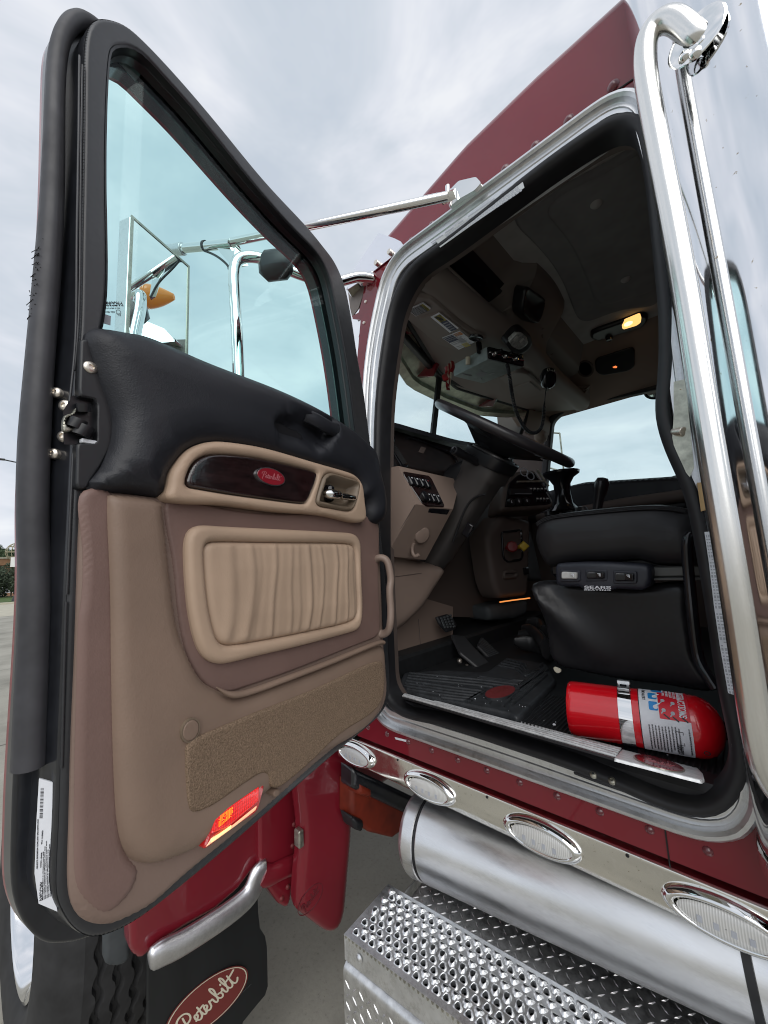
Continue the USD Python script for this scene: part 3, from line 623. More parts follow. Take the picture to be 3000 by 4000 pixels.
# black latch plate, latch, screws
lpq = V(D([B3(*q) for q in [(485, 110), (490, 85), (530, 72), (575, 80), (600, 130), (622, 260), (690, 430), (780, 640), (850, 850), (880, 1000), (875, 1130), (830, 1320), (700, 1560), (590, 1720), (560, 1790), (500, 1805), (450, 1790), (430, 1740), (440, 1295), (462, 1270), (640, 1268), (668, 1240), (672, 820), (640, 770), (480, 735), (465, 650)]], 0.0))
part(door, 'latch_plate', pad(Polygon(lpq).buffer(-.0015).buffer(.0015), DOOR, -.012, .002, r=.003, res=.01), 'latch_black', 40)
part(door, 'latch_recess', slab(V(D([B3(*q) for q in [(400, 720), (690, 730), (690, 1285), (300, 1285), (290, 900)]], -.008)), DOOR, -.0105, -.0088), 'reveal_rubber')
part(door, 'latch_bracket', pad(Polygon(spline(V(D(B3_ := [B3(*p) for p in [(430, 870), (390, 925), (310, 950), (290, 1130), (345, 1140), (430, 1110), (335, 1080), (318, 1010), (340, 975), (430, 915)]], -.004)), 4, True)).buffer(0), DOOR, -.0085, -.002, r=.002, res=.006), 'old_steel')
for (p, q, rr) in (((475, 995), (440, 1090), .010), ((545, 1070), (500, 1180), .011), ((520, 810), (545, 900), .008)):
    a, b = DOOR.px(*B3(*p)), DOOR.px(*B3(*q)); part(door, 'latch_claw', tube([DOOR.at(*a, -.001), DOOR.at(*b, -.004)], rr, 10), 'black_plastic', 50)
part(door, 'latch_block', rbox(DOOR.at(*DOOR.px(*B3(590, 1255)), -.003), (.018, .006, .008), np.array([DOOR.u, DOOR.v, DOOR.m]), .001), 'paper_white')
def screw(c, nrm, r=.0085, m='screw_steel'):
    B = axes_of(nrm); st = []
    for a in np.linspace(0, 2 * np.pi, 6, endpoint=False): st.append((c + B[2] * .0042 + .32 * r * (B[0] * math.cos(a) + B[1] * math.sin(a))))
    return lathe([(r * 1.12, -.004), (r * 1.12, 0), (r * 1.02, .0016), (r * .78, .0028), (r * .46, .0033), (r * .40, .0010), (1e-5, .0008)], c, nrm, 18)
for q, tilt, h, rr in (((600, 400), 0, .002, .0078), ((203, 688), 1, -.036, .0066), ((305, 838), 1, -.022, .0072), ((290, 1192), 1, -.022, .0072), ((172, 1392), 1, -.036, .0066)):
    c = DOOR.at(*DOOR.px(*B3(*q), h), h); nn = DOOR.m if not tilt else DOOR.m * .55 + DOOR.u * .83
    part(door, 'screw', screw(c, nn, rr), 'screw_steel', 60)

# upper black padded trim with the pull-handle scoop
up = D([R2(*p) for p in [(382, 776), (430, 712), (468, 640), (492, 560), (492, 460), (466, 380), (432, 290), (400, 190), (384, 130), (392, 96), (430, 79), (520, 92), (620, 112), (860, 215), (1190, 345), (1450, 478), (1560, 558), (1588, 585), (1618, 620), (1640, 760), (1650, 925), (1592, 915), (1584, 840), (1400, 850), (1100, 838), (800, 832), (730, 824), (560, 800)]], .010)
up0 = Polygon(spline(V(up), 5, True)).buffer(0)
sc = Polygon(spline(V(D([B4(*p) for p in [(170, 110), (180, 235), (260, 320), (540, 410), (650, 460), (720, 430), (800, 340), (860, 240), (880, 180), (870, 120), (760, 100), (500, 60)]], .022)), 4, True)).buffer(0)
bz = Polygon(spline(V(D([R2(*p) for p in [(733, 824), (738, 780), (748, 720), (775, 668), (812, 622), (860, 592), (930, 576), (1010, 580), (1150, 604), (1350, 662), (1500, 706), (1545, 728), (1572, 768), (1582, 840), (1585, 918), (1450, 905), (1200, 878), (950, 848)]], .030)), 5, True)).buffer(0)
up = up0.difference(bz.buffer(-.004)).buffer(-.001).buffer(.001)
up = max(up.geoms, key=lambda g: g.area) if up.geom_type == 'MultiPolygon' else up
usb = up.bounds
def upper_bump(s, t, d):
    u = (s - usb[0]) / (usb[2] - usb[0])
    P = shapely.points(np.c_[s, t]); ds = np.where(shapely.contains(sc, P), shapely.distance(P, sc.boundary), 0)
    belly = .012 * np.exp(-((t - 1.80) / .07) ** 2) * np.clip(1 - u * .6, 0, 1)
    return belly - .030 * np.clip(ds / .012, 0, 1)
part(door, 'upper_trim', pad(up, DOOR, -.010, .034, r=.058, res=.009, bump=upper_bump, rise=.036), 'black_vinyl', 70)
part(door, 'scoop_lip', pad(Polygon(spline(V(D([B4(*p) for p in [(170, 105), (172, 205), (500, 345), (510, 300), (470, 240), (330, 170)]], .010)), 4, True)).buffer(0), DOOR, -.008, .010, r=.006, res=.006), 'black_plastic', 60)
part(door, 'pull_grip', tube(spline([DOOR.at(*DOOR.px(*B4(*p), h), h) for p, h in (((520, 60), .016), ((640, 110), .026), ((760, 180), .030), ((850, 215), .022), ((885, 205), .012))], 8), [.016] * 33, 12, flat=(.7, 1.1)), 'black_vinyl', 70)

# tan armrest bezel, dark wood insert, oval badge, chrome handle
wd = Polygon(spline(V(D([R2(*p) for p in [(806, 762), (812, 725), (830, 685), (860, 652), (910, 632), (980, 630), (1080, 640), (1220, 668), (1345, 700), (1374, 716), (1372, 745), (1352, 800), (1330, 842), (1308, 849), (1150, 830), (980, 806), (840, 782), (818, 776)]], .030)), 5, True)).buffer(0)
hb = Polygon(spline(V(D([B4(*p) for p in [(660, 990), (690, 860), (730, 740), (780, 690), (850, 690), (980, 730), (1080, 760), (1120, 800), (1115, 880), (1070, 1040), (1030, 1085), (960, 1090), (800, 1060), (680, 1030)]], .030)), 4, True)).buffer(0)
part(door, 'armrest_bezel', pad(bz.difference(wd.buffer(-.001)).difference(hb.buffer(-.001)), DOOR, -.008, .030, r=.010, res=.008), 'beige_vinyl', 70)
part(door, 'wood_insert', pad(wd.buffer(-.0015), DOOR, .0, .029, r=.006, res=.01), 'dark_wood', 60)
bc = V(DOOR.px(*R2(1170, 733), .031)); ba = V(DOOR.px(*R2(1228, 745), .031)) - bc; bb = V(DOOR.px(*R2(1168, 696), .031)) - bc
part(door, 'badge', slab(px_ellipse(DOOR, (1170, 733), (1230, 746), (1168, 695), .031, R2), DOOR, .0285, .0325), 'badge_silver')
part(door, 'badge_face', slab(px_ellipse(DOOR, (1170, 733), (1225, 745), (1168, 699), .031, R2), DOOR, .0325, .0334), 'badge_red')
part(door, 'badge_script', script_on(DOOR, bc, ba, bb * .8, .0334, .0338, .165), 'script_pink')
hbb = hb.bounds; hc = hb.centroid
part(door, 'handle_bezel', pad(hb, DOOR, -.002, .033, r=.006, res=.005, bump=lambda s, t, d: -.028 * np.clip((d - .009) / .010, 0, 1)), 'bezel_recess', 60)
def dp3(x, y, h, R=B4): return DOOR.at(*DOOR.px(*R(x, y), h), h)
hp = spline([dp3(745, 912, .024), dp3(790, 912, .034), dp3(860, 920, .037), dp3(930, 934, .035), dp3(1000, 945, .033), dp3(1070, 957, .026)], 8)
part(door, 'handle_lever', tube(hp, np.interp(np.linspace(0, 1, len(hp)), [0, .1, .35, .42, .9, 1], [.010, .0150, .0150, .0112, .0105, .006]), 16, flat=(1, .75)), 'chrome', 60)
part(door, 'handle_root', rbox(dp3(790, 905, .015), (.022, .040, .024), np.array([DOOR.u, DOOR.v, DOOR.m]), .006), 'gloss_black', 40)

# main lower panel (plum), tan moulding, pads, pocket
base = Polygon(spline(V(D([R2(*p) for p in [(362, 800), (364, 790), (380, 788), (480, 795), (720, 826), (1000, 858), (1300, 890), (1630, 928), (1640, 1000), (1650, 1250), (1660, 1480)]] + [(836, 1490), (822, 1538), (740, 1604), (620, 1706), (500, 1810), (387, 1904), (330, 1955), (275, 1986), (237, 2000), (207, 1999), (182, 1989), (162, 1962), (153, 1909), (155, 1800), (160, 1600), (168, 1400), (176, 1150)], 0.0)), 5, True)).buffer(0)
bb0 = base.bounds
part(door, 'lower_panel', pad(base, DOOR, -.011, .003, r=.012, res=.014, rise=.009), 'grey_plum_vinyl', 70)
strip = Polygon(spline(V(D([R2(366, 792), R2(480, 798), R2(487, 900), R2(494, 1100), R2(500, 1400), R2(505, 1659), R3(505, 250), R3(512, 500), R3(525, 800), R3(560, 940), R3(600, 1000), R3(560, 1100), R3(470, 1180), R3(390, 1150), R3(340, 1080), R3(325, 900), R3(328, 500), R3(335, 200), R3(345, -100), R2(352, 1300), R2(358, 1000)], .004)), 4, True)).buffer(0)
part(door, 'edge_trim', pad(strip, DOOR, 0, .0065, r=.010, res=.012), 'plum_vinyl', 70)
upper = Polygon(spline(V(D([R2(725, 832), R2(900, 850), R2(1300, 892), R2(1628, 932), R2(1638, 1150), R2(1642, 1400), R2(1600, 1440), R2(1450, 1500), R2(1250, 1580), R2(1050, 1650), R2(960, 1668), R2(880, 1620), R2(810, 1500), R2(770, 1300), R2(742, 1050)], .008)), 4, True)).buffer(0)
part(door, 'upper_panel', pad(upper, DOOR, 0, .007, r=.006, res=.012), 'plum_vinyl', 70)
# tan moulding: column, sweep under the pads, pocket wall
mould = Polygon(spline(V(D([R2(486, 806), R2(500, 800), R2(710, 830), R2(724, 850), R2(742, 1000), R2(768, 1250), R2(800, 1420), R2(850, 1540), R2(900, 1620)] + [R3(960, 218), R3(1010, 240), R3(1060, 236), R3(1200, 190), R3(1400, 118), R3(1640, 25)] + [(834, 1400), (836, 1480), (828, 1525)] + [R3(1600, 375), R3(1400, 505), R3(1200, 640), R3(1140, 690), R3(1000, 800), R3(880, 905), R3(780, 955), R3(700, 982), R3(640, 985), R3(590, 960), R3(555, 910), R3(532, 820), R3(515, 600), R3(505, 250)] + [R2(502, 1500), R2(494, 1100)], .022)), 5, True)).buffer(0)
def mould_bump(s, t, d):                            # the boss swells towards its foot; the pocket front leans out
    return .010 * np.clip((1.50 - t) / .22, 0, 1) * np.clip(d / .03, 0, 1)
part(door, 'moulded_panel', pad(mould, DOOR, -.004, .020, r=.020, res=.011, bump=mould_bump, rise=.017), 'tan_vinyl', 70)
rim = spline(V(D([R3(940, 205), R3(1000, 236), R3(1080, 226), R3(1250, 165), R3(1450, 88), R3(1640, 12), (829, 1388)], .026)), 8)
part(door, 'pocket_rim', tube(DOOR.at(rim[:, 0], rim[:, 1], .0235), np.interp(np.linspace(0, 1, len(rim)), [0, .12, 1], [.0008, .0052, .0056]), 10, flat=(1.5, 1)), 'tan_vinyl', 70)
# fuzzy carpet insert, plug
carp = Polygon(spline(V(D([R3(806, 500), R3(812, 455), R3(840, 428), R3(890, 405), R3(1100, 318), R3(1400, 195), R3(1640, 92), (828, 1440), R3(1650, 255), R3(1500, 385), R3(1350, 520), R3(1215, 632), R3(1188, 640), R3(1170, 628), R3(1160, 590), R3(1140, 576), R3(1100, 592), R3(1000, 660), R3(910, 720), R3(850, 745), R3(822, 738), R3(810, 690), R3(806, 600)], .031)), 5, True)).buffer(0)
part(door, 'carpet_insert', pad(carp, DOOR, .012, .0325, r=.005, res=.012, bump=lambda s, t, d: .0012 * rng.random(len(s))), 'carpet_tan', 70)
plug = px_ellipse(DOOR, (825, 390), (863, 372), (822, 342), .030, R3)
part(door, 'trim_plug', pad(Polygon(plug).buffer(-.0012), DOOR, .015, .0312, r=.002, res=.006), 'tan_vinyl', 60)
part(door, 'trim_plug_groove', slab(Polygon(plug).buffer(.0006).difference(Polygon(plug).buffer(-.0012)), DOOR, .015, .0304), 'bezel_recess')
part(door, 'trim_plug_small', pad(px_ellipse(DOOR, (1193, 660), (1206, 650), (1190, 645), .020, R3), DOOR, .0, .0225, r=.002, res=.004), 'tan_vinyl', 60)
# beige pad: frame and gathered centre
pf = Polygon(spline(V(D([R2(*p) for p in [(818, 1060), (822, 1000), (838, 962), (872, 942), (940, 942), (1200, 956), (1500, 972), (1545, 982), (1564, 1012), (1570, 1100), (1575, 1250), (1574, 1340), (1562, 1385), (1520, 1408), (1300, 1468), (1100, 1516), (990, 1542), (945, 1540), (905, 1518), (874, 1470), (846, 1370), (826, 1220)]], .024)), 5, True)).buffer(0)
pc = Polygon(spline(V(D([R2(*p) for p in [(885, 1075), (888, 1035), (905, 1012), (940, 1004), (1100, 1006), (1300, 1010), (1510, 1016), (1538, 1028), (1548, 1060), (1554, 1180), (1559, 1300), (1552, 1340), (1530, 1362), (1400, 1398), (1200, 1440), (1040, 1468), (985, 1470), (950, 1450), (925, 1390), (900, 1260)]], .024)), 5, True)).buffer(0)
part(door, 'pad_border', pad(pf.difference(pc.buffer(-.003)), DOOR, .0, .022, r=.011, res=.008, rise=.010), 'beige_vinyl', 70)
folds = [(R2(1075, 1100), .0085, .0035), (R2(1105, 1120), .005, .002), (R2(1175, 1150), .006, .0032), (R2(1250, 1100), .005, .0022), (R2(1330, 1150), .0075, .0045), (R2(1385, 1200), .005, .003), (R2(1445, 1150), .007, .0042), (R2(1495, 1150), .005, .0032), (R2(1525, 1180), .0035, .002), (R2(985, 1150), .010, .0025), (R2(1290, 1300), .004, .0016)]
fs = [(DOOR.px(*q, .022), w, a) for q, w, a in folds]
def pleat(s, t, d):
    b = .006 * np.clip(d / .05, 0, 1)
    for (c, _), w, a in fs:
        x = s - c + .006 * (t - 1.52) / .1 + .0035 * np.sin((t + c) * 31)
        b = b + a * (np.exp(-(x / w) ** 2) - .75 * np.exp(-((x + w * 1.7) / (w * .8)) ** 2)) * np.clip(1.15 - .45 * (t - 1.40) / .2, .5, 1.2)
    return b * np.clip(d / .010, 0, 1)
part(door, 'pleated_pad', pad(pc.buffer(-.002), DOOR, .0, .0185, r=.012, res=.0055, bump=pleat, rise=.011), 'beige_vinyl', 80)
# grab handle at the hinge edge
g = spline([DOOR.at(*DOOR.px(*B4(*p), h), h) for p, h in (((1300, 1620), .004), ((1335, 1600), .016), ((1400, 1620), .032), ((1440, 1720), .040), ((1455, 1850), .042))] + [DOOR.at(*DOOR.px(*A3(*p), h), h) for p, h in (((88, 420), .042), ((95, 560), .042), ((92, 690), .040), ((70, 760), .026), ((30, 780), .008), ((8, 776), .0))], 6)
part(door, 'grab_handle', tube(g, .0125, 12, flat=(1.0, .8)), 'dash_brown', 70)
# red and clear courtesy lamp
lamp = Polygon(spline(V(D([B5(*p) for p in [(545, 580), (572, 500), (588, 390), (600, 350), (700, 268), (850, 155), (950, 92), (972, 98), (976, 140), (950, 240), (925, 310), (800, 400), (650, 510)]], .026)), 5, True)).buffer(0)
part(door, 'courtesy_lamp', pad(lamp, DOOR, .004, .0285, r=.004, res=.008), 'red_lens_rim', 60)
redp = Polygon(V(D([B5(*p) for p in [(600, 480), (618, 370), (720, 280), (950, 125), (945, 240), (720, 432)]], .030))).buffer(0)
part(door, 'red_lens', pad(redp.buffer(-.001), DOOR, .02, .0302, r=.002, res=.008), 'red_lens', 60)
wl = Polygon(V(D([B5(*p) for p in [(560, 578), (605, 500), (720, 440), (940, 262), (920, 310), (780, 420), (650, 515)]], .030))).buffer(0)
part(door, 'white_lens', pad(wl.buffer(-.0006), DOOR, .02, .0302, r=.002, res=.008), 'warm_lens', 60)
hot = [shapely.box(0, 0, 0, 0)]; hotw = []
for i in range(3, 13):
    for j in range(9):
        x = 622 + i * 10.5; y0, y1 = 455 - i * 9.2, 372 - i * 7.5; y = y0 + (y1 - y0) * (j + .5) / 9
        if rng.random() < .92 - .03 * abs(i - 9): hot.append(Polygon(D([B5(x, y + 3), B5(x + 7, y - 1), B5(x + 7, y - 5), B5(x, y - 1)], .0306)))
part(door, 'lit_prisms', slab(unary_union([q.buffer(0) for q in hot[1:]]), DOOR, .0304, .0308), 'red_hot', False)
for i in range(12):
    x = 600 + i * 12; y = 520 - i * 8.6
    hotw.append(Polygon(D([B5(x, y + 16), B5(x + 9, y + 9), B5(x + 11, y - 14), B5(x + 2, y - 8)], .0306)).buffer(0))
part(door, 'lit_clear_prisms', slab(unary_union(hotw), DOOR, .0304, .0308), 'warm_hot', False)
# white emission sticker on the door edge, printed
EDGE = Plane(DOOR.at(*DOOR.px(90, 1800, -.030), -.030), DOOR.u * .80 - DOOR.m * .60, (0, 0, 1))
lq = [EDGE.px(*B6(*p)) for p in [(343, 84), (503, 130), (490, 620), (472, 1020), (500, 1228), (340, 1160), (305, 900), (318, 500)]]
part(door, 'emission_sticker', slab(lq, EDGE, .0, .002), 'paper_white')
def etext(t, x, y, hpx, length_px):
    a, b = V(EDGE.px(*B6(x, y))), V(EDGE.px(*B6(x + 8, y - length_px))); c = V(EDGE.px(*B6(x + hpx, y)))
    return text_on(EDGE, t, *a, abs(np.linalg.norm(c - a)), .0021, b - a, True, .0004, mirror=False, width=np.linalg.norm(b - a))
tx = [etext('PACCAR', 346, 1140, -26, 165), etext('VEHICLE EMISSION CONTROL INFORMATION', 322, 865, -10, 430), etext('FAMILY NAME', 354, 850, -9, 130), etext('ECT HYBRID', 362, 650, -9, 120)]
for i in range(8): tx.append(etext('this vehicle conforms to regulations heavy duty', 372 + i * 13, 1130 - 6 * i, -6, 420 + 40 * (i % 3)))
part(door, 'sticker_text', join(*[t for t in tx]), 'label_ink', False)
bars = []
for i in range(22):
    y = 165 + i * 12; w = rng.uniform(3, 8); bars.append(Polygon([EDGE.px(*B6(x_, y_)) for x_, y_ in ((358 - i * .5, y), (386 - i * .5, y), (386 - i * .5, y + w), (358 - i * .5, y + w))]).buffer(0))
part(door, 'sticker_barcode', slab(unary_union(bars), EDGE, .002, .0023), 'label_ink', False)
# maker's marks on the window glass, read from behind
def gtext(t, xr, y, xl, hpx):
    h_ = -.0302; a, b = V(DOOR.px(*B1(xr, y), h_)), V(DOOR.px(*B1(xl, y - (xr - xl) * .22 * -1 * 0), h_)); c = V(DOOR.px(*B1(xr, y - hpx), h_))
    return text_on(DOOR, t, *a, np.linalg.norm(c - a), h_, b - a, True, .0003, mirror=True, width=np.linalg.norm(b - a))
gt = [gtext('PACCAR', 166, 948, 15, 34), gtext('PLATINUM', 130, 955, 20, 10), gtext('MADE IN USA', 126, 976, 20, 10), gtext('AS-2 M04 DOT', 148, 1000, 20, 10), gtext('43R-0012', 106, 1030, 15, 14), gtext('E1', 152, 1050, 128, 20)]
ring_e = Polygon(px_ellipse(DOOR, (140, 1040), (162, 1046), (140, 1018), -.030, B1)); gt.append(slab(ring_e.difference(ring_e.buffer(-.0006)), DOOR, -.0304, -.0300))
part(door, 'glass_marking', join(*gt), 'label_ink', False)
part(door, 'glass_label', slab(V(D([B1(8, 1050), B1(75, 1072), B1(70, 1152), B1(8, 1135)], -.030)), DOOR, -.0304, -.0301), 'label_grey')
# ------------------------------------------------------------------ polished stack, its grab handle
azs = math.radians(93.2); rs_ = .15; Dc = .87; azc = azs - math.asin(rs_ / Dc)
SC = V([Dc * math.cos(azc), -.87 + Dc * math.sin(azc)])
stk = part(truck, 'exhaust_stack', lathe([(rs_ - .004, 1.105), (rs_, 1.11), (rs_, 3.6), (rs_ - .02, 3.62)], (SC[0], SC[1], 0), (0, 0, 1), 96), 'stack_steel', 60, label='tall mirror polished steel stack behind the door opening')
HY = -.150
hx = -.0229
def hp_(x, y, yy=HY): return Py(x / K, y / K, yy)
top_mount = hp_(2728, 150, -.147)
hpath = spline([top_mount + [.012, .014, -.006], top_mount, hp_(2668, 100, -.150), hp_(2600, 78), hp_(2545, 118), hp_(2520, 220), hp_(2536, 380), (hx, HY, 2.05), (hx, HY, 1.8), (hx, HY, 1.5), (-.0235, HY, 1.345), (-.014, HY + .006, 1.29), (.012, -.135, 1.262), (.045, SC[1] - .138, 1.258)], 9)
hnd = part(truck, 'grab_handle', tube(hpath, .0172, 24), 'brushed_tube', 60, label='long brushed steel grab handle on the stack')
part(hnd, 'mount_ring', lathe([(.036, 0), (.038, .002), (.034, .005), (.016, .006)], top_mount + [-.002, -.004, 0], (-.25, -1, .05), 28), 'chrome', 60)
for k, off in enumerate(((-.018, -.004, -.020), (-.006, -.006, -.030), (.004, -.004, -.018))):
    part(hnd, 'mount_bolt', lathe([(1e-5, .009), (.006, .008), (.009, .003), (.0095, 0)], top_mount + V(off), (-.2, -1, 0), 14), 'chrome', 60)
part(stk, 'foot_band', lathe([(.151, 1.12), (.1545, 1.123), (.1545, 1.15), (.151, 1.153)], (SC[0], SC[1], 0), (0, 0, 1), 80), 'chrome', 60)

# ------------------------------------------------------------------ outside sun visor over the windscreen
FXV = lambda y: float(np.interp(y, [0, .39, .63, .95, 1.3, 1.55, 1.8], [-.945, -1.10, -1.195, -1.215, -1.20, -1.10, -.95])); FZV = lambda y: float(np.interp(y, [0, .39, .63, .95, 1.3, 1.55, 1.8], [2.588, 2.525, 2.505, 2.515, 2.525, 2.54, 2.58]))
VS = [(-.690, 2.600), (-.675, 2.615), (-.712, 2.645), (-.775, 2.702), (-.80, 2.712), (-.86, 2.690), (-.945, 2.598), (-.945, 2.586)]
vy = np.r_[np.linspace(-.004, .95, 12), np.linspace(1.0, 1.80, 11)]
def visor_row(y):
    u = abs(y - .945) / .95; f = .20 * (1 - u ** 2)
    x, z = FXV(y), FZV(y); return [(-.79, y, 2.694), (-.79 + (x + .79) * .45, y, 2.694 + (z - 2.694) * .36), (x + .004, y, z + .012), (x, y, z + .004), (x + .006, y, z)]
vis = part(truck, 'sun_visor', loft([visor_row(y) for y in vy], False), 'visor_steel', 30, label='polished steel sun visor over the windscreen')
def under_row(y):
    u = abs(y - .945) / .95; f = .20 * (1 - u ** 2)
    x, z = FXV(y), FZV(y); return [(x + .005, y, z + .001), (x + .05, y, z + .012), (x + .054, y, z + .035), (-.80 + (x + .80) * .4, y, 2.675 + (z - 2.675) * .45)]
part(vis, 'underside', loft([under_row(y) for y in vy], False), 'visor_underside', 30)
endp = quad([B2(*p) for p in [(1140, 735), (1290, 790), (1345, 818), (1368, 850), (1370, 880), (1280, 945), (1075, 1105), (1000, 1165), (850, 1262), (850, 1240), (920, 1060)]], -.004)
part(vis, 'end_plate', slab(Polygon(endp), SIDE, .0035, .0065), 'visor_steel')
for q in ((1255, 925), (1133, 1025)):
    c = Py(*B2(*q), -.007); part(vis, 'visor_bolt', cyl(c, c + V([0, -.014, 0]), .009, 12), 'screw_steel', 40)
for y in (.30, .62, 1.25, 1.6): part(vis, 'visor_bracket', hull([(FXV(y) + .07, y, FZV(y) + .03), (FXV(y) + .07, y + .03, FZV(y) + .03), (FXV(y) + .16, y + .015, FZV(y) + .0), (-.98, y + .0, 2.60), (-.98, y + .04, 2.60)]), 'burgundy_paint')
for q in (((855, 1260), (1000, 1165), (985, 1300), (950, 1440), (890, 1510), (860, 1400)),):
    pass
# visible ends below the visor: dark bracket plate and cowl side between door frame and mirror bracket
part(truck, 'visor_end_bracket', slab(Polygon(quad([B2(*p) for p in [(850, 1272), (1000, 1168), (1012, 1200), (985, 1320), (950, 1430), (890, 1512), (872, 1440)]], .03)), SIDE, -.034, -.030), 'console_brown')
part(truck, 'bracket_strip', slab(Polygon(quad([B2(*p) for p in [(1012, 1165), (1030, 1165), (1010, 1400), (985, 1520), (965, 1540), (895, 1530), (890, 1505), (950, 1470), (985, 1340)]], .022)), SIDE, -.026, -.022), 'burgundy_paint')
part(truck, 'pillar_strip', slab(Polygon(quad([B2(*p) for p in [(1020, 1165), (1075, 1110), (1110, 1060), (1200, 990), (1140, 1090), (1060, 1250), (1030, 1450), (1015, 1700), (950, 1700), (990, 1500), (1015, 1330)]], .004)), SIDE, -.008, -.004), 'burgundy_paint')
for q in ((1022, 1375), (1094, 1165), (1007, 1570)):
    c = Py(*B2(*q), .003); part(truck, 'pillar_bolt', lathe([(1e-5, .007), (.005, .006), (.007, 0)], c, (0, -1, 0), 12), 'screw_steel', 60)
# torpedo marker light on the roof, seen in the mirror
ml = V([-.60, .40, 3.10]); lt = part(truck, 'marker_light', join(lathe([(1e-5, -.24), (.03, -.23), (.054, -.16), (.064, -.06), (.066, .0), (.060, .004)], ml, (-1, 0, 0), 28), rbox(ml + V([.09, 0, -.12]), (.16, .05, .18), None, .01)), 'chrome', 60, label='chrome torpedo marker light with amber cone lens')
lens = [(.062, 0)]
for i in range(12):
    t = (i + .5) / 12; lens += [(.062 * math.cos(t * 1.35) + .0018, t * .15), (.062 * math.cos(t * 1.35) - .0009, t * .15 + .006)]
part(lt, 'amber_lens', lathe(lens + [(1e-5, .155)], ml, (-1, 0, 0), 28), 'amber_lens', 40)

# ------------------------------------------------------------------ driver side mirror on its tube arms
mirror = part(truck, 'side_mirror', rbox(V([-1.1508, -.5563, 2.3665]) - V([.911, .412, 0]) * .0115, (.196, .045, .400), [V([-.412, .911, 0]), V([.911, .412, 0]), V([0, 0, 1.0])], .004), 'satin_aluminium', 30, label='tall steel backed side mirror on chrome tube arms')
MB = [V([-.412, .911, 0]), V([.911, .412, 0]), V([0, 0, 1.0])]
mc = V([-1.1508, -.5563, 2.3665]) + MB[1] * .0105
MIR = Plane(mc, MB[0], (0, 0, 1))
part(mirror, 'mirror_face', (MIR.at([-.0955, .0955, .0955, -.0955], [-.1955, -.1955, .1955, .1955], .0025), [[0, 1, 2, 3]]), 'mirror_silver', False)
rim_m = Polygon([(-.098, -.2), (.098, -.2), (.098, .2), (-.098, .2)]); part(mirror, 'mirror_rim', slab(rim_m.difference(Polygon([(-.091, -.193), (.091, -.193), (.091, .193), (-.091, .193)])), MIR, .0005, .0045), 'old_steel')
jnt = V([-1.06, -.40, 2.603]); cabm = Py(*R4(345, 845), -.012); mtop = V([-1.235, -.475, 2.655])
part(mirror, 'upper_arm', tube([cabm + V([-.03, -.035, -.005]), jnt * .55 + cabm * .45 + V([0, 0, .004]), jnt + V([.02, .01, 0])], .0125, 16), 'chrome', 60)
part(mirror, 'cross_arm', tube([jnt + (jnt - mtop) * .12, jnt, (jnt + mtop) / 2, mtop], .0145, 16), 'chrome', 60)
part(mirror, 'arm_collar', cyl(mtop + V([.02, .006, -.008]), mtop + V([-.05, -.02, .012]), .019, 18), 'satin_aluminium', 50)
part(mirror, 'arm_joint', hull([jnt + V(o) for o in ((.03, .02, .014), (-.035, -.02, .016), (.02, .03, -.02), (-.01, -.01, -.03), (.05, .05, -.075), (.02, .02, -.085), (.035, .01, -.09))]), 'chrome', 30)
vt = spline([(-.968, -.40, 2.10), (-.978, -.40, 2.25), (-.995, -.40, 2.40), (-1.003, -.398, 2.47), (-.995, -.385, 2.520), (-.965, -.34, 2.532), (-.934, -.30, 2.514), (-.905, -.245, 2.498), (-.86, -.14, 2.50), (-.825, -.07, 2.535), (-.80, -.02, 2.545)], 7)
part(mirror, 'lower_arm', tube(vt, .0165, 18), 'chrome', 60)
part(mirror, 'arm_plug', lathe([(.013, -.01), (.013, .008), (.008, .014), (1e-5, .015)], (-.968, -.40, 2.10), (0, 0, -1), 14), 'black_plastic', 50)
bx0 = V([-.934, -.30, 2.512]); bxB = axes_of((.55, -.80, -.25), (.5, .5, 0))
part(mirror, 'camera_pod', rbox(bx0, (.105, .085, .06), bxB, .022), 'black_plastic', 50)
tie = jnt + (mtop - jnt) * .42 + V([0, 0, .001]); part(mirror, 'cable_tie', lathe([(.0145, -.004), (.0165, -.004), (.0165, .004), (.0145, .004)], tie, mtop - jnt, 16), 'black_plastic', 50)
part(mirror, 'cable', tube(spline([tie + V([0, 0, -.017]), Py(*B1(950, 535), -.42), Py(*B1(1030, 585), -.41), Py(*B1(1085, 640), -.40), Py(*B1(1092, 665), -.40)], 6), .0035, 8), 'black_rubber', 60)
part(mirror, 'cab_bracket', join(slab(Polygon(rounded(quad([R4(*q) for q in [(285, 838), (330, 792), (405, 775), (428, 800), (400, 832), (335, 868), (290, 905), (278, 885)]], -.02), .006, 4)), SIDE, .018, .030), hull([cabm + V(o) for o in ((-.05, -.030, .014), (-.05, -.052, .002), (-.05, -.030, -.014), (-.012, -.022, .016), (-.012, -.034, .0), (-.012, -.022, -.016))]), cyl(cabm + V([-.028, -.034, .004]), cabm + V([-.028, -.034, .026]), .007, 12)), 'chrome', 30)
lb = Py(*B2(1050, 1120), -.015); part(mirror, 'lower_bracket', join(rbox(lb + V([-.005, .0, .0]), (.055, .03, .014), axes_of((.3, 0, 1), (1, .2, -.3)), .004), rbox(lb + V([-.026, 0, -.012]), (.04, .026, .016), axes_of((.2, 0, 1), (1, .3, -.1)), .005)), 'chrome', 40)
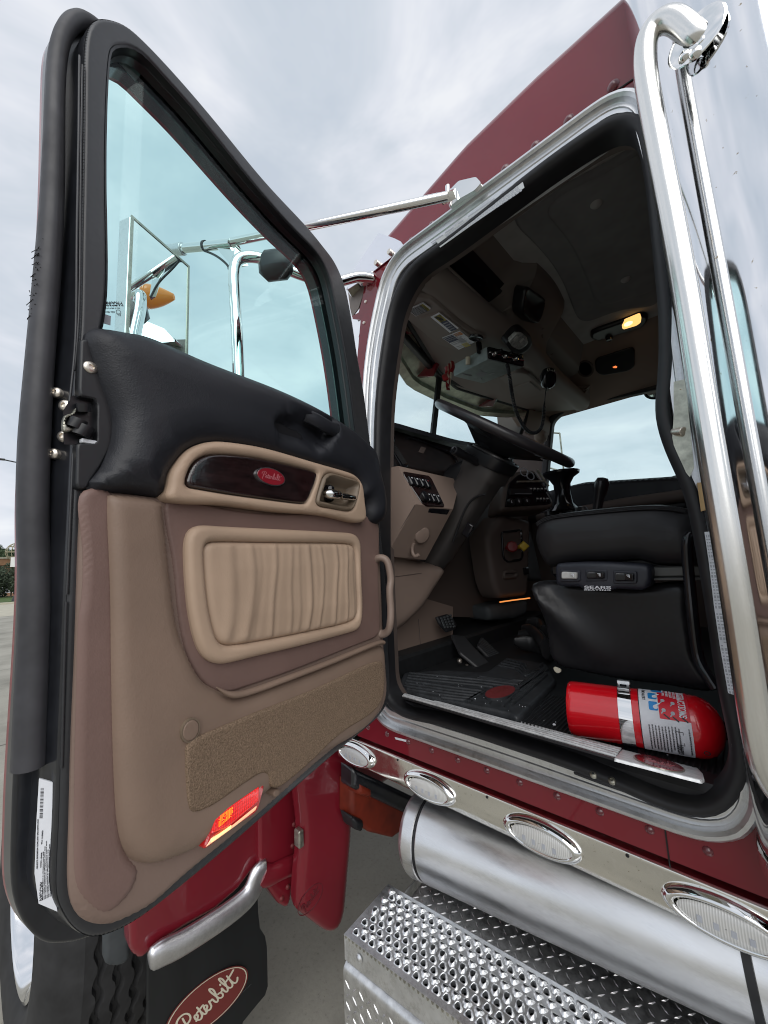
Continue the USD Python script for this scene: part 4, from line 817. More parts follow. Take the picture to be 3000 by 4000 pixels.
# ------------------------------------------------------------------ cab interior: floor, shell
ZF = 1.190
def sheet(P, F=None): P = V(P, float); return P, V(F if F is not None else [[0, i, i + 1] for i in range(1, len(P) - 1)])
floor = part(truck, 'cab_floor', join(rbox((-.62, .95, ZF - .02), (1.30, 1.78, .04), None, .002), *[tube([(x, .075, ZF + .0005), (x, .32, ZF + .0005)], .0028, 5) for x in np.arange(-.50, -.02, .0095)]), 'floor_rubber', 40)
# ribbed aluminium tread plate along the sill, with the oval emblem at its end
TRD = Plane((-.45, .04, 1.206), (1, 0, 0), (0, .94, -.34))
t0, t1, t2, t3 = (V(TRD.px(*p)) for p in (A3(190, 1290), C2(555, 298), C2(612, 222), A3(225, 1250)))
ribs = []
for i in range(6):
    f = (i + .5) / 6; a = t0 + (t3 - t0) * f; b = t1 + (t2 - t1) * f; ribs.append(tube([TRD.at(*a, .001), TRD.at(*b, .001)], .0028, 6))
part(truck, 'sill_tread', join(slab([t0, t1, t2, t3], TRD, -.004, -.0006)), 'black_rubber', False)
for r_ in ribs: part(truck, 'tread_rib', r_, 'tread_rib', 60)
ep = TRD.pts([C2(*p) for p in [(552, 300), (620, 222), (700, 238), (900, 290), (1080, 340), (1150, 368), (1190, 410), (1200, 448), (1180, 460), (1000, 415), (750, 350)]])
tep = part(truck, 'sill_end_plate', pad(Polygon(ep).buffer(0), TRD, -.004, .001, r=.002, res=.01), 'tread_rib', 50, label='aluminium sill plate with red oval emblem')
eo = px_ellipse(TRD, C2(868, 328), C2(1052, 380), C2(880, 300), .002)
part(tep, 'emblem_oval', slab(Polygon(eo).buffer(.0018), TRD, .0008, .0026), 'old_steel'); part(tep, 'emblem_face', slab(eo, TRD, .0026, .0034), 'badge_red')
c_ = V(TRD.px(*C2(868, 328), .0034)); part(tep, 'emblem_script', script_on(TRD, c_, V(TRD.px(*C2(1040, 374), .0034)) - c_, (V(TRD.px(*C2(880, 302), .0034)) - c_) * .72, .0034, .0039, .15), 'script_pink')
part(truck, 'latch_catch', join(rbox(Py(*C2(470, 450), .004), (.105, .02, .010), axes_of((0, -.5, 1), (1, 0, -.06)), .002)), 'black_rubber', 40)
for q in ((400, 412), (535, 458)): part(truck, 'catch_screw', screw(Py(*C2(*q), -.008), V([0, -.6, .8]), .006), 'old_steel', 60)
# sill step down inside the seal
part(truck, 'inner_sill', rbox((-.46, .055, 1.165), (.80, .07, .055), None, .012), 'black_rubber')

# far side wall with the passenger window
PY_ = 1.75
PAX = Plane((0, PY_, 2.0), (1, 0, 0), (0, 0, 1))
pw = Polygon(rounded(PAX.pts([(1195, 912), (1216, 892), (1300, 868), (1422, 842), (1470, 835), (1475, 1022), (1442, 1032), (1180, 1062)]), [.03, .05, .01, .01, .03, .03, .01, .03], 6))
wall = Polygon([(-1.25, -.85), (.02, -.85), (.02, .80), (-1.25, .80)])
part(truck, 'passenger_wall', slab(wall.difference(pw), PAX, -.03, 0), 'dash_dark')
part(truck, 'passenger_window_frame', pad(pw.buffer(.045).difference(pw), PAX, -.02, .014, r=.012, res=.02), 'black_rubber', 50)
part(truck, 'passenger_glass', (PAX.at(*V(pw.exterior.coords)[:-1].T, -.02), V([[0, i, i + 1] for i in range(1, len(pw.exterior.coords) - 2)])), 'cab_glass', False)
PD = PAX.pts([A2(1370, 770), A2(1660, 700), (1478, 1030), (1490, 1100), (1100, 1130), A2(1380, 900)], .05)
part(truck, 'passenger_door_trim', pad(Polygon(PD).buffer(.01), PAX, 0, .05, r=.03, res=.03), 'black_vinyl', 60)
part(truck, 'passenger_armrest', tube([PAX.at(-1.0, -.16, .06), PAX.at(-.5, -.13, .07), PAX.at(-.02, -.12, .06)], .035, 12), 'dash_dark', 60)
# cove above the passenger window, headliner
CZ = 2.74
COVE = Plane((-.4, 1.36, CZ), (1, 0, 0), (0, .875, -.484))
part(truck, 'passenger_cove', slab([(-.70, -.04), (.42, -.04), (.42, .47), (-.70, .47)], COVE, -.01, 0), 'wall_trim')
spk = px_ellipse(COVE, A5(778, 1890), A5(845, 1885), A5(770, 1825), 0)
part(truck, 'speaker', join(slab(Polygon(spk).difference(Polygon(spk).buffer(-.008)), COVE, 0, .006), slab(Polygon(spk).buffer(-.008), COVE, 0, .002)), 'dash_dark')
part(truck, 'speaker_grille', slab(Polygon(spk).buffer(-.012), COVE, .002, .004), 'gloss_black')
gp = Polygon(rounded(COVE.pts([A5(850, 1810), A5(1140, 1715), A5(1165, 1735), A5(1165, 1870), A5(1110, 1905), A5(910, 1940), A5(860, 1910)]), .03, 5))
part(truck, 'speaker_panel', pad(gp, COVE, 0, .010, r=.006, res=.015), 'black_plastic', 60)
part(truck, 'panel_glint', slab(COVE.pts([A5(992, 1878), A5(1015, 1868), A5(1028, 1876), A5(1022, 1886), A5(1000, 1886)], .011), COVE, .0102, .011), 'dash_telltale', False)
HEAD = Plane((-.3, .7, CZ), (1, 0, 0), (0, 1, 0))
part(truck, 'headliner', slab([(-.50, -.42), (.34, -.42), (.34, .70), (-.50, .70)], HEAD, -.01, 0), 'headliner')
DC = Plane((-.4, .16, 2.63), (1, 0, 0), (0, .66, .75))
part(truck, 'driver_cove', slab([(-.55, -.17), (.42, -.17), (.42, .17), (-.55, .17)], DC, -.01, 0), 'headliner_dark')
h1 = Polygon(spline(V(HEAD.pts([A5(*p) for p in [(215, 690), (225, 655), (290, 620), (1000, 260), (1240, 140), (1330, 600), (1335, 1385), (1100, 1430), (900, 1490), (800, 1522), (745, 1518), (705, 1480), (645, 1330), (565, 1160), (450, 1000), (310, 855), (235, 770)]], .012)), 4, True)).buffer(0)
part(truck, 'headliner_panel', pad(h1, HEAD, 0, .014, r=.012, res=.018), 'headliner_dark', 60)
h2 = Polygon(spline(V(HEAD.pts([A5(*p) for p in [(482, 680), (500, 620), (560, 560), (1000, 330), (1230, 220), (1320, 600), (1330, 1262), (1100, 1345), (980, 1385), (905, 1385), (850, 1350), (820, 1280), (760, 1130), (690, 980), (620, 870), (530, 760)]], .020)), 4, True)).buffer(0)
part(truck, 'headliner_inset', pad(h2, HEAD, .010, .024, r=.016, res=.018), 'headliner_dark', 60)
for q in ((865, 610), (1095, 1200)):
    part(truck, 'headliner_button', lathe([(1e-5, .012), (.012, .010), (.018, .003), (.019, 0)], HEAD.at(*HEAD.px(*A5(*q), .03), .022), (0, 0, -1), 16), 'headliner', 60)
lp_ = Polygon(rounded(HEAD.pts([A5(820, 1590), A5(880, 1560), A5(1080, 1490), A5(1200, 1440), A5(1265, 1450), A5(1265, 1490), A5(1220, 1540), A5(1060, 1590), A5(870, 1650), A5(815, 1630)]), .012, 4))
DL = part(truck, 'dome_lamp', pad(lp_, HEAD, 0, .022, r=.012, res=.012), 'black_plastic', 60)
ll = Polygon(rounded(HEAD.pts([A5(1065, 1555), A5(1085, 1530), A5(1205, 1480), A5(1218, 1490), A5(1215, 1530), A5(1180, 1555), A5(1080, 1585), A5(1068, 1580)], .028), .008, 4))
part(DL, 'lit_lens', pad(ll, HEAD, .01, .0285, r=.005, res=.006), 'amber_glow', 60)
part(DL, 'bulb_glow', slab(px_ellipse(HEAD, A5(1115, 1538), A5(1150, 1524), A5(1112, 1522), .0292), HEAD, .0288, .0292), 'amber_glow_hot', False)
part(DL, 'lamp_knob', lathe([(1e-5, .03), (.014, .028), (.017, .015), (.017, 0)], HEAD.at(*HEAD.px(*A5(962, 1640), .02), .012), (0, 0, -1), 16), 'gloss_black', 60)

# windscreen: two panes, posts, header, pillar
def post(name, p, q, w, m='black_rubber', t=.02): a, b = V(p), V(q); part(truck, name, rbox((a + b) / 2, (w, t, np.linalg.norm(b - a)), axes_of(b - a, (0, 1, 0)), .004), m, 40)
w_bl, w_cb, w_ct, w_tl = Px(*A1(35, 1660), -.93), Px(*A1(466, 1660), -1.11), Px(*A1(523, 1150), -1.08), Px(*A1(120, 700), -.92)
w_tr, w_br = Px(*A1(1318, 1390), -.95), Px(*A1(1225, 1650), -.96)
ext = lambda a, b, k: a + (a - b) * k
w_bl, w_cb, w_br = ext(w_bl, w_tl, .25), ext(w_cb, w_ct, .6), ext(w_br, w_tr, 1.2)
part(truck, 'windscreen_glass', (V([w_bl, w_cb, w_ct, w_tl]), V([[0, 1, 2], [0, 2, 3]])), 'cab_glass', False)
part(truck, 'windscreen_glass', (V([w_cb, w_br, w_tr, w_ct]), V([[0, 1, 2], [0, 2, 3]])), 'cab_glass', False)
post('centre_post', w_cb, w_ct, .034); post('pillar_rubber', w_bl, w_tl, .03)
post('header_rubber', w_tl, w_ct, .030, t=.03); post('header_rubber', w_ct, w_tr, .034, t=.03); post('corner_rubber', w_br, w_tr, .020)
part(truck, 'far_pillar', hull([Px(*A1(*p), x) for p, x in (((1312, 1385), -.94), ((1480, 1330), -.90), ((1500, 1420), -.88), ((1470, 1660), -.86), ((1300, 1660), -.93), ((1260, 1640), -.93))] + [Px(*A1(1400, 1660), -.99), Px(*A1(1380, 1380), -1.0)]), 'wall_trim', 40)
a = Px(*A2(1300, 330), -.86); part(truck, 'pillar_knob', lathe([(1e-5, .045), (.03, .04), (.042, .02), (.04, 0)], a, (.8, -.5, .1), 18), 'wall_trim', 60)

# overhead console
def con_front(y): return np.interp(y, [.05, .11, .23, .70, .95, 1.70], [-.745, -.785, -.875, -1.045, -1.095, -.94])
cy = np.r_[.07, np.linspace(.09, 1.66, 40), 1.68]
def con_row(y, shelf):
    b = .035 * math.exp(-((y - .72) / .25) ** 2)
    f = con_front(y)
    base_ = [(f, 2.585), (f + .01, 2.565), (-.72 + b * .3, 2.508), (-.695 + b * .3, 2.505), (-.680 + b * .5, 2.492), (-.655 + b, 2.484), (-.628 + b, 2.488), (-.610 + b, 2.505), (-.602 + b, 2.530), (-.603 + b, 2.552)]
    sh = [(-.612, 2.560), (-.66, 2.566), (-.70, 2.58), (-.70, 2.64), (-.60, 2.660), (-.58, 2.68), (-.52, CZ + .004)]
    fu = [(-.59 + b, 2.585), (-.565 + b, 2.61), (-.54 + b, 2.64), (-.52 + b, 2.665), (-.505 + b, 2.685), (-.495 + b, 2.71), (-.49 + b, CZ + .004)]
    return [(x, y, z) for x, z in base_ + [(a[0] * (1 - shelf) + c[0] * shelf, a[1] * (1 - shelf) + c[1] * shelf) for a, c in zip(fu, sh)]]
rowsC = []
for y in cy:
    s = float(np.clip((y - .11) / .02, 0, 1) * np.clip((.545 - y) / .02, 0, 1) + np.clip((y - .93) / .02, 0, 1) * np.clip((1.60 - y) / .02, 0, 1))
    rowsC.append(con_row(y, s))
con = part(truck, 'overhead_console', loft(rowsC, False), 'console_brown', 40, label='brown overhead console above the windscreen')
part(con, 'front_edge_rubber', tube([(con_front(y) - .002, y, 2.572) for y in np.linspace(.10, 1.66, 30)], .013, 8), 'black_rubber', 60)
CON = Plane((-.80, .4, 2.53), (1, 0, -.30), (0, 1, 0))
vp = Polygon(rounded(CON.pts([A1(*p) for p in [(200, 440), (455, 470), (560, 560), (720, 710), (940, 830), (660, 930), (500, 880), (210, 640)]], .010), .02, 5))
part(con, 'visor_panel', pad(vp, CON, -.02, .010, r=.012, res=.02), 'console_brown', 60)
vpp = Polygon(rounded(CON.pts([A1(*p) for p in [(340, 650), (520, 590), (690, 720), (800, 800), (560, 870), (400, 740)]], .014), .012, 4))
part(con, 'visor_pocket', pad(vpp, CON, .0, .015, r=.006, res=.02), 'console_brown', 60)
def sticker(corners, bands, nm):
    P = [V(CON.px(*A1(*c), .017)) for c in corners]; a, b, c, d = P
    L = part(con, nm, slab(P, CON, .012, .0165), 'paper_white', False)
    for u0, v0, u1, v1, m in bands:
        f = lambda u, v: a + (b - a) * u + (d - a) * v
        part(L, 'label_band', slab([f(u0, v0), f(u1, v0), f(u1, v1), f(u0, v1)], CON, .0164, .0168), m, False)
    def tx_(t, u, v, hgt, mt, w):
        p = a + (b - a) * u + (d - a) * v
        part(L, 'label_text', text_on(CON, t, *p, np.linalg.norm(d - a) * hgt, .0169, b - a, True, .0003, mirror=True, width=np.linalg.norm(b - a) * w), mt, False)
    return L, tx_
L, tx_ = sticker([(248, 580), (380, 520), (448, 570), (320, 634)], [(.03, .05, .97, .95, 'label_ink'), (.80, .05, .97, .95, 'label_yellow')], 'warning_label')
for v in (.15, .27, .39, .51, .63, .75, .87): tx_('children in rear', .08, v, .07, 'label_grey', .66)
L, tx_ = sticker([(446, 640), (518, 604), (690, 735), (612, 775)], [(.26, .06, .97, .97, 'label_navy'), (.26, .06, .97, .40, 'label_yellow')], 'caution_label')
tx_('CAUTION', .45, .32, .20, 'label_ink', .36)
for v in (.52, .64, .76, .88): tx_('fasten seat belts in the cab', .30, v, .05, 'label_grey', .62)
L, tx_ = sticker([(545, 820), (700, 760), (825, 858), (690, 922)], [(.02, .03, .55, .42, 'label_navy'), (.62, .03, .98, .22, 'label_orange'), (.45, .32, .75, .7, 'label_grey'), (.40, .72, .72, .97, 'label_yellow')], 'shift_label')
for v in (.1, .2, .3, .5, .6, .8, .9): tx_('neutral hold shift lever', .06, v, .05, 'label_grey', .8)
part(con, 'grommet', lathe([(.030, 0), (.028, .006), (.018, .002), (1e-5, .0)], CON.at(*CON.px(*A1(838, 812), .012), .012), CON.m, 20), 'gloss_black', 60)
PODP = Plane(Pz(*A1(1215, 845), 2.474), (0, 1, 0), (.86, 0, .5))
CUPP = Plane(Pz(*A1(1330, 540), 2.60), (0, 1, 0), (.6, 0, .8))
pl_ = Polygon(rounded(PODP.pts([A1(*p) for p in [(1100, 850), (1190, 760), (1230, 752), (1290, 800), (1308, 860), (1270, 910), (1215, 940), (1150, 915)]]), .015, 5))
RL = part(con, 'reading_lamp', pad(pl_.buffer(.008), PODP, -.03, .012, r=.008, res=.01), 'black_plastic', 60)
part(RL, 'lamp_lens', pad(Polygon(rounded(PODP.pts([A1(*p) for p in [(1118, 848), (1192, 774), (1228, 766), (1280, 808), (1294, 858), (1262, 895), (1214, 924), (1158, 902)]], .013), .012, 5)), PODP, .0, .015, r=.005, res=.008, bump=lambda s, t, d: .0006 * np.sin(s * 900)), 'lamp_lens_dim', 60)
part(RL, 'lamp_element', join(*[rbox(PODP.at(*PODP.px(*A1(*q), .017), .0155), (.014, .020, .002), [PODP.u, PODP.v, PODP.m], .0008) for q in ((1185, 825), (1238, 842))]), 'switch_grey')
ck = lambda q, R=A1, z=2.52: Pz(*R(*q), z)
part(con, 'shelf_liner', loft([[(x, y, z) for x, z in ((-.610, 2.563), (-.66, 2.569), (-.694, 2.584), (-.694, 2.636), (-.60, 2.655), (-.575, 2.676))] for y in np.linspace(.135, .52, 8)], False), 'black_plastic', 30)
part(con, 'shelf_lip', tube([(-.6035, .13, 2.553), (-.6035, .33, 2.553), (-.6035, .525, 2.553)], .006, 8), 'console_brown', 60)
part(con, 'shelf_knob', lathe([(1e-5, .02), (.012, .018), (.016, .006), (.016, 0)], Px(*A1(890, 350), -.60), (1, -.2, -.3), 18), 'gloss_black', 60)
a, b = Pz(*A1(1370, 920), 2.552), Pz(*A1(1555, 1165), 2.552)
part(con, 'chrome_strip', rbox((a + b) / 2, (np.linalg.norm(b - a), .008, .016), axes_of((0, 0, 1), b - a), .002), 'satin_aluminium')
for q in ((1400, 740), (1410, 800), (1490, 960), (1495, 1000)):
    a = Px(*A1(*q), -.55); part(con, 'hook_clip', hull([a + rng.normal(0, .0045, 3) for _ in range(9)]), 'chrome', 30)
part(con, 'cup_pocket', pad(Polygon(rounded(CUPP.pts([A1(*p) for p in [(1240, 560), (1268, 385), (1300, 372), (1452, 482), (1432, 590), (1390, 700), (1330, 690), (1250, 615)]], .03), .02, 4)), CUPP, -.02, .032, r=.012, res=.02, bump=lambda s, t, d: -.02 * np.clip((d - .01) / .01, 0, 1)), 'black_plastic', 60)
part(con, 'far_visor', pad(Polygon(rounded(CON.pts([A1(*p) for p in [(1000, 1180), (1180, 1110), (1290, 1130), (1470, 1290), (1280, 1345), (1230, 1330)]], .014), .02, 4)), CON, -.02, .014, r=.010, res=.02), 'console_brown', 60)
part(con, 'far_visor_flap', pad(Polygon(rounded(CON.pts([A1(*p) for p in [(1150, 1250), (1305, 1200), (1400, 1280), (1250, 1315)]], .02), .012, 4)), CON, .0, .020, r=.006, res=.02), 'console_brown', 60)
# loose belt clips and wires by the driver's top corner
for q in ((330, 350), (318, 388)):
    a = Py(*A1(*q), .085); part(truck, 'loose_clip', rbox(a, (.018, .006, .010), axes_of((.3, .2, 1), (1, .4, 0)), .001), 'paper_white')
part(truck, 'loose_wire', tube(spline([Py(*A1(*q), .08) for q in ((400, 260), (340, 330), (210, 420), (180, 480), (185, 580), (200, 700), (195, 790))], 6), .004, 6), 'black_rubber', 60)

# ------------------------------------------------------------------ dashboard
dash_pts = dict(a=Px(*A2(155, 560), -.80), b=Px(*A2(20, 590), -.875), c=Px(*A2(300, 870), -.74), d=Px(*A2(60, 1290), -.87), e=Px(*A2(600, 910), -.74), f=Px(*A2(660, 675), -.80), g=Px(*A2(380, 1320), -.85))
aa, bb_, cc, dd, ee, ff, gg = (dash_pts[k] for k in 'abcdefg')
body = hull([aa, bb_, cc, dd, ee, ff, gg, aa + [-.2, 0, 0], ff + [-.2, .1, 0], gg + [-.15, .05, 0], dd + [-.05, .02, -.0]])
dsh = part(truck, 'dashboard', body, 'dash_brown', 25, label='brown and black dashboard with dark wood gauge panel')
FB = Plane(aa, ff - aa, cc - aa)
swp = Polygon(rounded(FB.pts([A2(*p) for p in [(192, 605), (400, 640), (425, 665), (528, 880), (525, 896), (385, 886), (350, 870), (200, 640)]]), .012, 4))
part(dsh, 'switch_panel', pad(swp, FB, -.006, .003, r=.003, res=.012), 'dark_wood', 60)
for i in range(4):
    for (x0, y0, dx, dy) in ((268, 678, 44, 8),) + (((448 - 40, 812, 38, 6),) if i < 3 else ()):
        q = (x0 + dx * i, y0 + dy * i); c = FB.at(*FB.px(*A2(*q), .010), .006); part(dsh, 'rocker_switch', rbox(c, (.022, .034, .016), [FB.u, FB.v, FB.m], .003), 'gloss_black', 40)
        part(dsh, 'switch_mark', rbox(c + FB.m * .0082 + FB.v * (-.008 if FB.v[2] < 0 else .008), (.007, .004, .0006), [FB.u, FB.v, FB.m], .0002), 'white_print' if i != 3 else 'red_plastic')
part(dsh, 'light_knob', lathe([(1e-5, .026), (.015, .024), (.018, .018), (.012, 0)], FB.at(*FB.px(*A2(368, 808), .014), 0), FB.m, 18), 'gloss_black', 60)
UB = Plane(cc, ee - cc, dd - cc)
part(dsh, 'ashtray_strip', pad(Polygon(rounded(UB.pts([A2(*p) for p in [(405, 900), (575, 912), (520, 996), (366, 988)]]), .006, 4)), UB, -.01, .003, r=.003, res=.02), 'gloss_black', 60)
cp_ = UB.at(*UB.px(*A2(352, 1130), .015), .0); 
cap = part(dsh, 'socket_cap', lathe([(1e-5, .022), (.024, .022), (.030, .018), (.031, .0)], cp_, UB.m * .8 + V([.5, -.3, 0]), 24), 'dash_brown', 60)
part(cap, 'cap_tether', tube(spline([cp_ + V(o) for o in ((-.01, -.02, -.03), (-.02, -.02, -.055), (-.01, -.02, -.075), (.005, -.015, -.07))], 6), .006, 8), 'dash_brown', 60)
part(dsh, 'seam_line', tube([V(dash_pts['c']) * .999 + [-.002, -.003, .0], Px(*A2(100, 1200), -.85)], .0012, 5), 'dash_dark')
# dark gauge panel and the black top pad
GP = Plane(Px(*A2(300, 500), -.86), (0, 1, 0), (-.25, 0, 1))
gpp = GP.pts([A2(*p) for p in [(30, 230), (70, 255), (250, 310), (560, 400), (760, 450), (700, 680), (160, 560), (20, 590)]])
part(dsh, 'gauge_panel', pad(Polygon(gpp).buffer(0), GP, -.05, .004, r=.006, res=.02), 'gauge_wood', 50)
tp = spline([Px(*A2(*p), -.86) for p in [(20, 250), (60, 232), (200, 262), (420, 322), (620, 372), (800, 400), (870, 410)]], 6)
tpt = []
for p in tp: tpt.append([p + [.02, 0, -.012], p + [.022, 0, .004], p + [.0, 0, .014], p + [-.20, 0, .012], p + [-.35, 0, -.05]])
part(dsh, 'dash_top', loft(tpt, False), 'black_vinyl', 50)
part(dsh, 'side_cap', pad(GP.pts([A2(*p) for p in [(10, 240), (40, 300), (110, 460), (155, 560), (20, 590), (5, 400)]], .012), GP, -.02, .012, r=.006, res=.02), 'black_plastic', 50)
vt_ = GP.pts([A2(*p) for p in [(90, 380), (105, 380), (235, 545), (225, 562), (190, 548)]], .012)
part(dsh, 'air_vent', pad(Polygon(vt_).buffer(.006), GP, 0, .010, r=.004, res=.008), 'gloss_black', 60)
for k in range(5):
    a, b = V(GP.px(*A2(98 + 8 * k, 392 - 3 * k), .014)), V(GP.px(*A2(200 + 7 * k, 545 - 2 * k), .014)); part(dsh, 'vent_slat', tube([GP.at(*a, .0125), GP.at(*b, .0125)], .0018, 5), 'black_plastic')
part(dsh, 'vent_ring', lathe([(.022, 0), (.024, .004), (.020, .006), (.018, .001)], GP.at(*GP.px(*A2(88, 318), .008), .006), GP.m, 20), 'gloss_black', 60)
part(dsh, 'grab_recess', tube(spline([GP.at(*GP.px(*A2(*q), .008), .006) for q in ((215, 330), (300, 340), (450, 400), (560, 450), (620, 500), (668, 620))], 6), .006, 8), 'gloss_black', 60)
part(dsh, 'gauge_display', slab(GP.pts([A2(*p) for p in [(345, 402), (385, 412), (362, 458), (322, 446)]], .006), GP, .004, .0052), 'dash_dark')
for q in ((785, 418), (845, 426)): a = Px(*A2(*q), -.80); part(dsh, 'telltale', lathe([(1e-5, .003), (.006, .002), (.007, 0)], a, (.8, -.6, 0), 10), 'dash_telltale', False)
# centre stack
CS = Plane(Px(*A2(1230, 760), -.78), (.50, .866, 0), (-.15, .05, 1))
csp = Polygon(rounded(CS.pts([A2(*p) for p in [(980, 930), (1020, 680), (1110, 600), (1270, 585), (1330, 680), (1425, 850), (1420, 890), (1370, 910)]]), .02, 4))
CSn = part(dsh, 'centre_stack', pad(csp, CS, -.12, .0, r=.02, res=.02), 'dash_dark', 60)
part(CSn, 'stack_face', pad(csp.buffer(-.022), CS, -.01, .004, r=.004, res=.02), 'gloss_black', 60)
def cs_box(q, sz, m, nm, h=.008): part(CSn, nm, rbox(CS.at(*CS.px(*A2(*q), h), h), sz, [CS.u, CS.v, CS.m], .002), m, 40)
for i in range(5): cs_box((1228 + 29 * i, 748), (.017, .030, .010), 'gloss_black', 'dash_switch'); cs_box((1234 + 29 * i, 744), (.012, .008, .002), 'switch_grey', 'switch_tip', .014)
for i in range(4): cs_box((1282 + 27 * i, 830), (.017, .030, .010), 'gloss_black', 'dash_switch'); cs_box((1286 + 27 * i, 824), (.012, .008, .002), 'switch_grey', 'switch_tip', .014)
cs_box((1150, 772), (.13, .034, .012), 'black_plastic', 'radio_face'); cs_box((1170, 786), (.10, .003, .003), 'label_grey', 'radio_slot', .0145)
for q in ((1070, 855), (1130, 850), (1195, 845)): part(CSn, 'heater_knob', lathe([(1e-5, .02), (.016, .019), (.02, .01), (.021, 0)], CS.at(*CS.px(*A2(*q), .012), .004), CS.m, 20), 'black_plastic', 60); part(CSn, 'knob_mark', rbox(CS.at(*CS.px(*A2(q[0] + 6, q[1] - 6), .026), .0255), (.004, .014, .001), [CS.u, CS.v, CS.m], .0003), 'white_print')
part(CSn, 'stack_trim', tube([CS.at(*CS.px(*A2(1120, 690), .008), .008), CS.at(*CS.px(*A2(1340, 685), .008), .008)], .006, 8), 'old_steel', 60)
part(CSn, 'stack_edge', tube([CS.at(*CS.px(*A2(1282, 590), .004), .004), CS.at(*CS.px(*A2(1375, 725), .004), .004)], .006, 8), 'old_steel', 60)
for q in ((1175, 610), (1225, 640)): part(CSn, 'gauge_ring', lathe([(.022, 0), (.025, .004), (.020, .005)], CS.at(*CS.px(*A2(*q), .006), .004), CS.m, 20), 'label_grey', 60)
# lower dash, knee panel, kick panel, engine cover
LD = Plane((-1.07, .8, 1.5), (0, 1, 0), (0, 0, 1))
part(dsh, 'lower_wall', slab(LD.pts([A2(560, 560), A2(1500, 800), A2(1500, 1660), A3(1230, 660), A3(560, 640), A3(60, 640), A3(60, 100)]), LD, -.04, 0), 'dash_dark')
KN = Plane((-.905, .3, 1.45), (.18, 1, 0), (.12, 0, 1))
kp = Polygon(spline(V(KN.pts([A3(*p) for p in [(50, 60), (200, 120), (380, 190), (480, 220), (570, 262), (540, 340), (470, 450), (400, 560), (310, 660), (220, 740), (120, 805), (60, 810), (45, 500)]])), 4, True)).buffer(0)
part(dsh, 'knee_panel', pad(kp, KN, -.08, .0, r=.05, res=.018, rise=.045), 'dash_brown', 70)
part(dsh, 'knee_seam', tube([KN.at(*KN.px(*A3(130, 318), .001), .001), KN.at(*KN.px(*A3(345, 288), .001), .001)], .0012, 5), 'dash_dark')
part(truck, 'kick_panel', slab([LD.px(*A3(*p), .03) for p in [(60, 560), (330, 480), (600, 560), (600, 1000), (345, 1002), (100, 1032)]], LD, 0, .03), 'dash_brown')
part(truck, 'kick_seam', tube([LD.at(*LD.px(*A3(320, 660), .031), .031), LD.at(*LD.px(*A3(345, 1002), .031), .031)], .0015, 5), 'dash_dark')
part(truck, 'firewall', rbox((-1.17, .92, 1.55), (.04, 1.80, .95), None, .005), 'headliner_black')
part(truck, 'toe_board', rbox((-1.06, .8, 1.22), (.2, 1.5, .08), None, .01), 'floor_rubber')
EC = Plane((-.86, 1.05, 1.5), (.25, 1, 0), (0, 0, 1))
ecp = Polygon(rounded(EC.pts([A2(*p) for p in [(870, 1130), (1000, 950), (1240, 1000), (1225, 1500), (1220, 1610), (985, 1640), (930, 1500)]]), .03, 4))
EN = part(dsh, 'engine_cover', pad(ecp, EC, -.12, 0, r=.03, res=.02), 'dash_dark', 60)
cub = Polygon(rounded(EC.pts([A2(*p) for p in [(990, 1090), (1160, 1070), (1170, 1300), (1150, 1330), (1040, 1345), (1005, 1310)]], .004), .02, 4))
part(EN, 'cubby', pad(cub, EC, -.01, .008, r=.006, res=.012, bump=lambda s, t, d: -.02 * np.clip((d - .006) / .006, 0, 1)), 'gloss_black', 60)
for q, m, sides in (((1078, 1215), 'red_plastic', 8), ((1172, 1210), 'yellow_plastic', 4)):
    c = EC.at(*EC.px(*A2(*q), .05), .05); st = EC.at(*EC.px(*A2(q[0] - 45, q[1] + 10), .0), .0)
    dr = V([.55, -.8, .1]); 
    part(EN, 'brake_knob', join(lathe([(1e-5, .012), (.022, .011), (.028, .004), (.027, -.004), (.02, -.010), (1e-5, -.011)], c, dr, sides), tube([c, st], .010, 10)), m, 30, label=('red' if sides == 8 else 'yellow') + ' push pull brake valve knob')
ash = Polygon(rounded(EC.pts([A2(*p) for p in [(1005, 1420), (1040, 1400), (1105, 1400), (1125, 1425), (1120, 1470), (1010, 1480)]], .006), .012, 4))
part(EN, 'pull_cup', pad(ash, EC, -.01, .012, r=.008, res=.01, bump=lambda s, t, d: -.02 * np.clip((d - .008) / .008, 0, 1) * (t < ash.centroid.y + .008)), 'dash_dark', 60)
part(EN, 'cup_latch', rbox(EC.at(*EC.px(*A2(1192, 1410), .01), .01), (.03, .035, .02), [EC.u, EC.v, EC.m], .004), 'gloss_black')
foot_light = part(EN, 'foot_light', tube([EC.at(*EC.px(*A3(980, 522), .004), .004), EC.at(*EC.px(*A3(1100, 505), .004), .004), EC.at(*EC.px(*A3(1222, 490), .004), .004)], .0032, 8), 'orange_glow', 60)
part(dsh, 'console_foot', pad(Polygon(rounded(EC.pts([A3(*p) for p in [(880, 560), (1225, 500), (1215, 620), (1130, 660), (900, 680)]], -.06), .02, 4)), EC, -.2, -.06, r=.03, res=.02), 'grey_rubber', 60)
part(dsh, 'console_side', pad(Polygon(rounded(EC.pts([A2(*p) for p in [(1190, 1240), (1240, 1060), (1300, 1300), (1340, 1500), (1225, 1480)]], -.02), .02, 4)), EC, -.2, -.02, r=.03, res=.02), 'grey_rubber', 60)

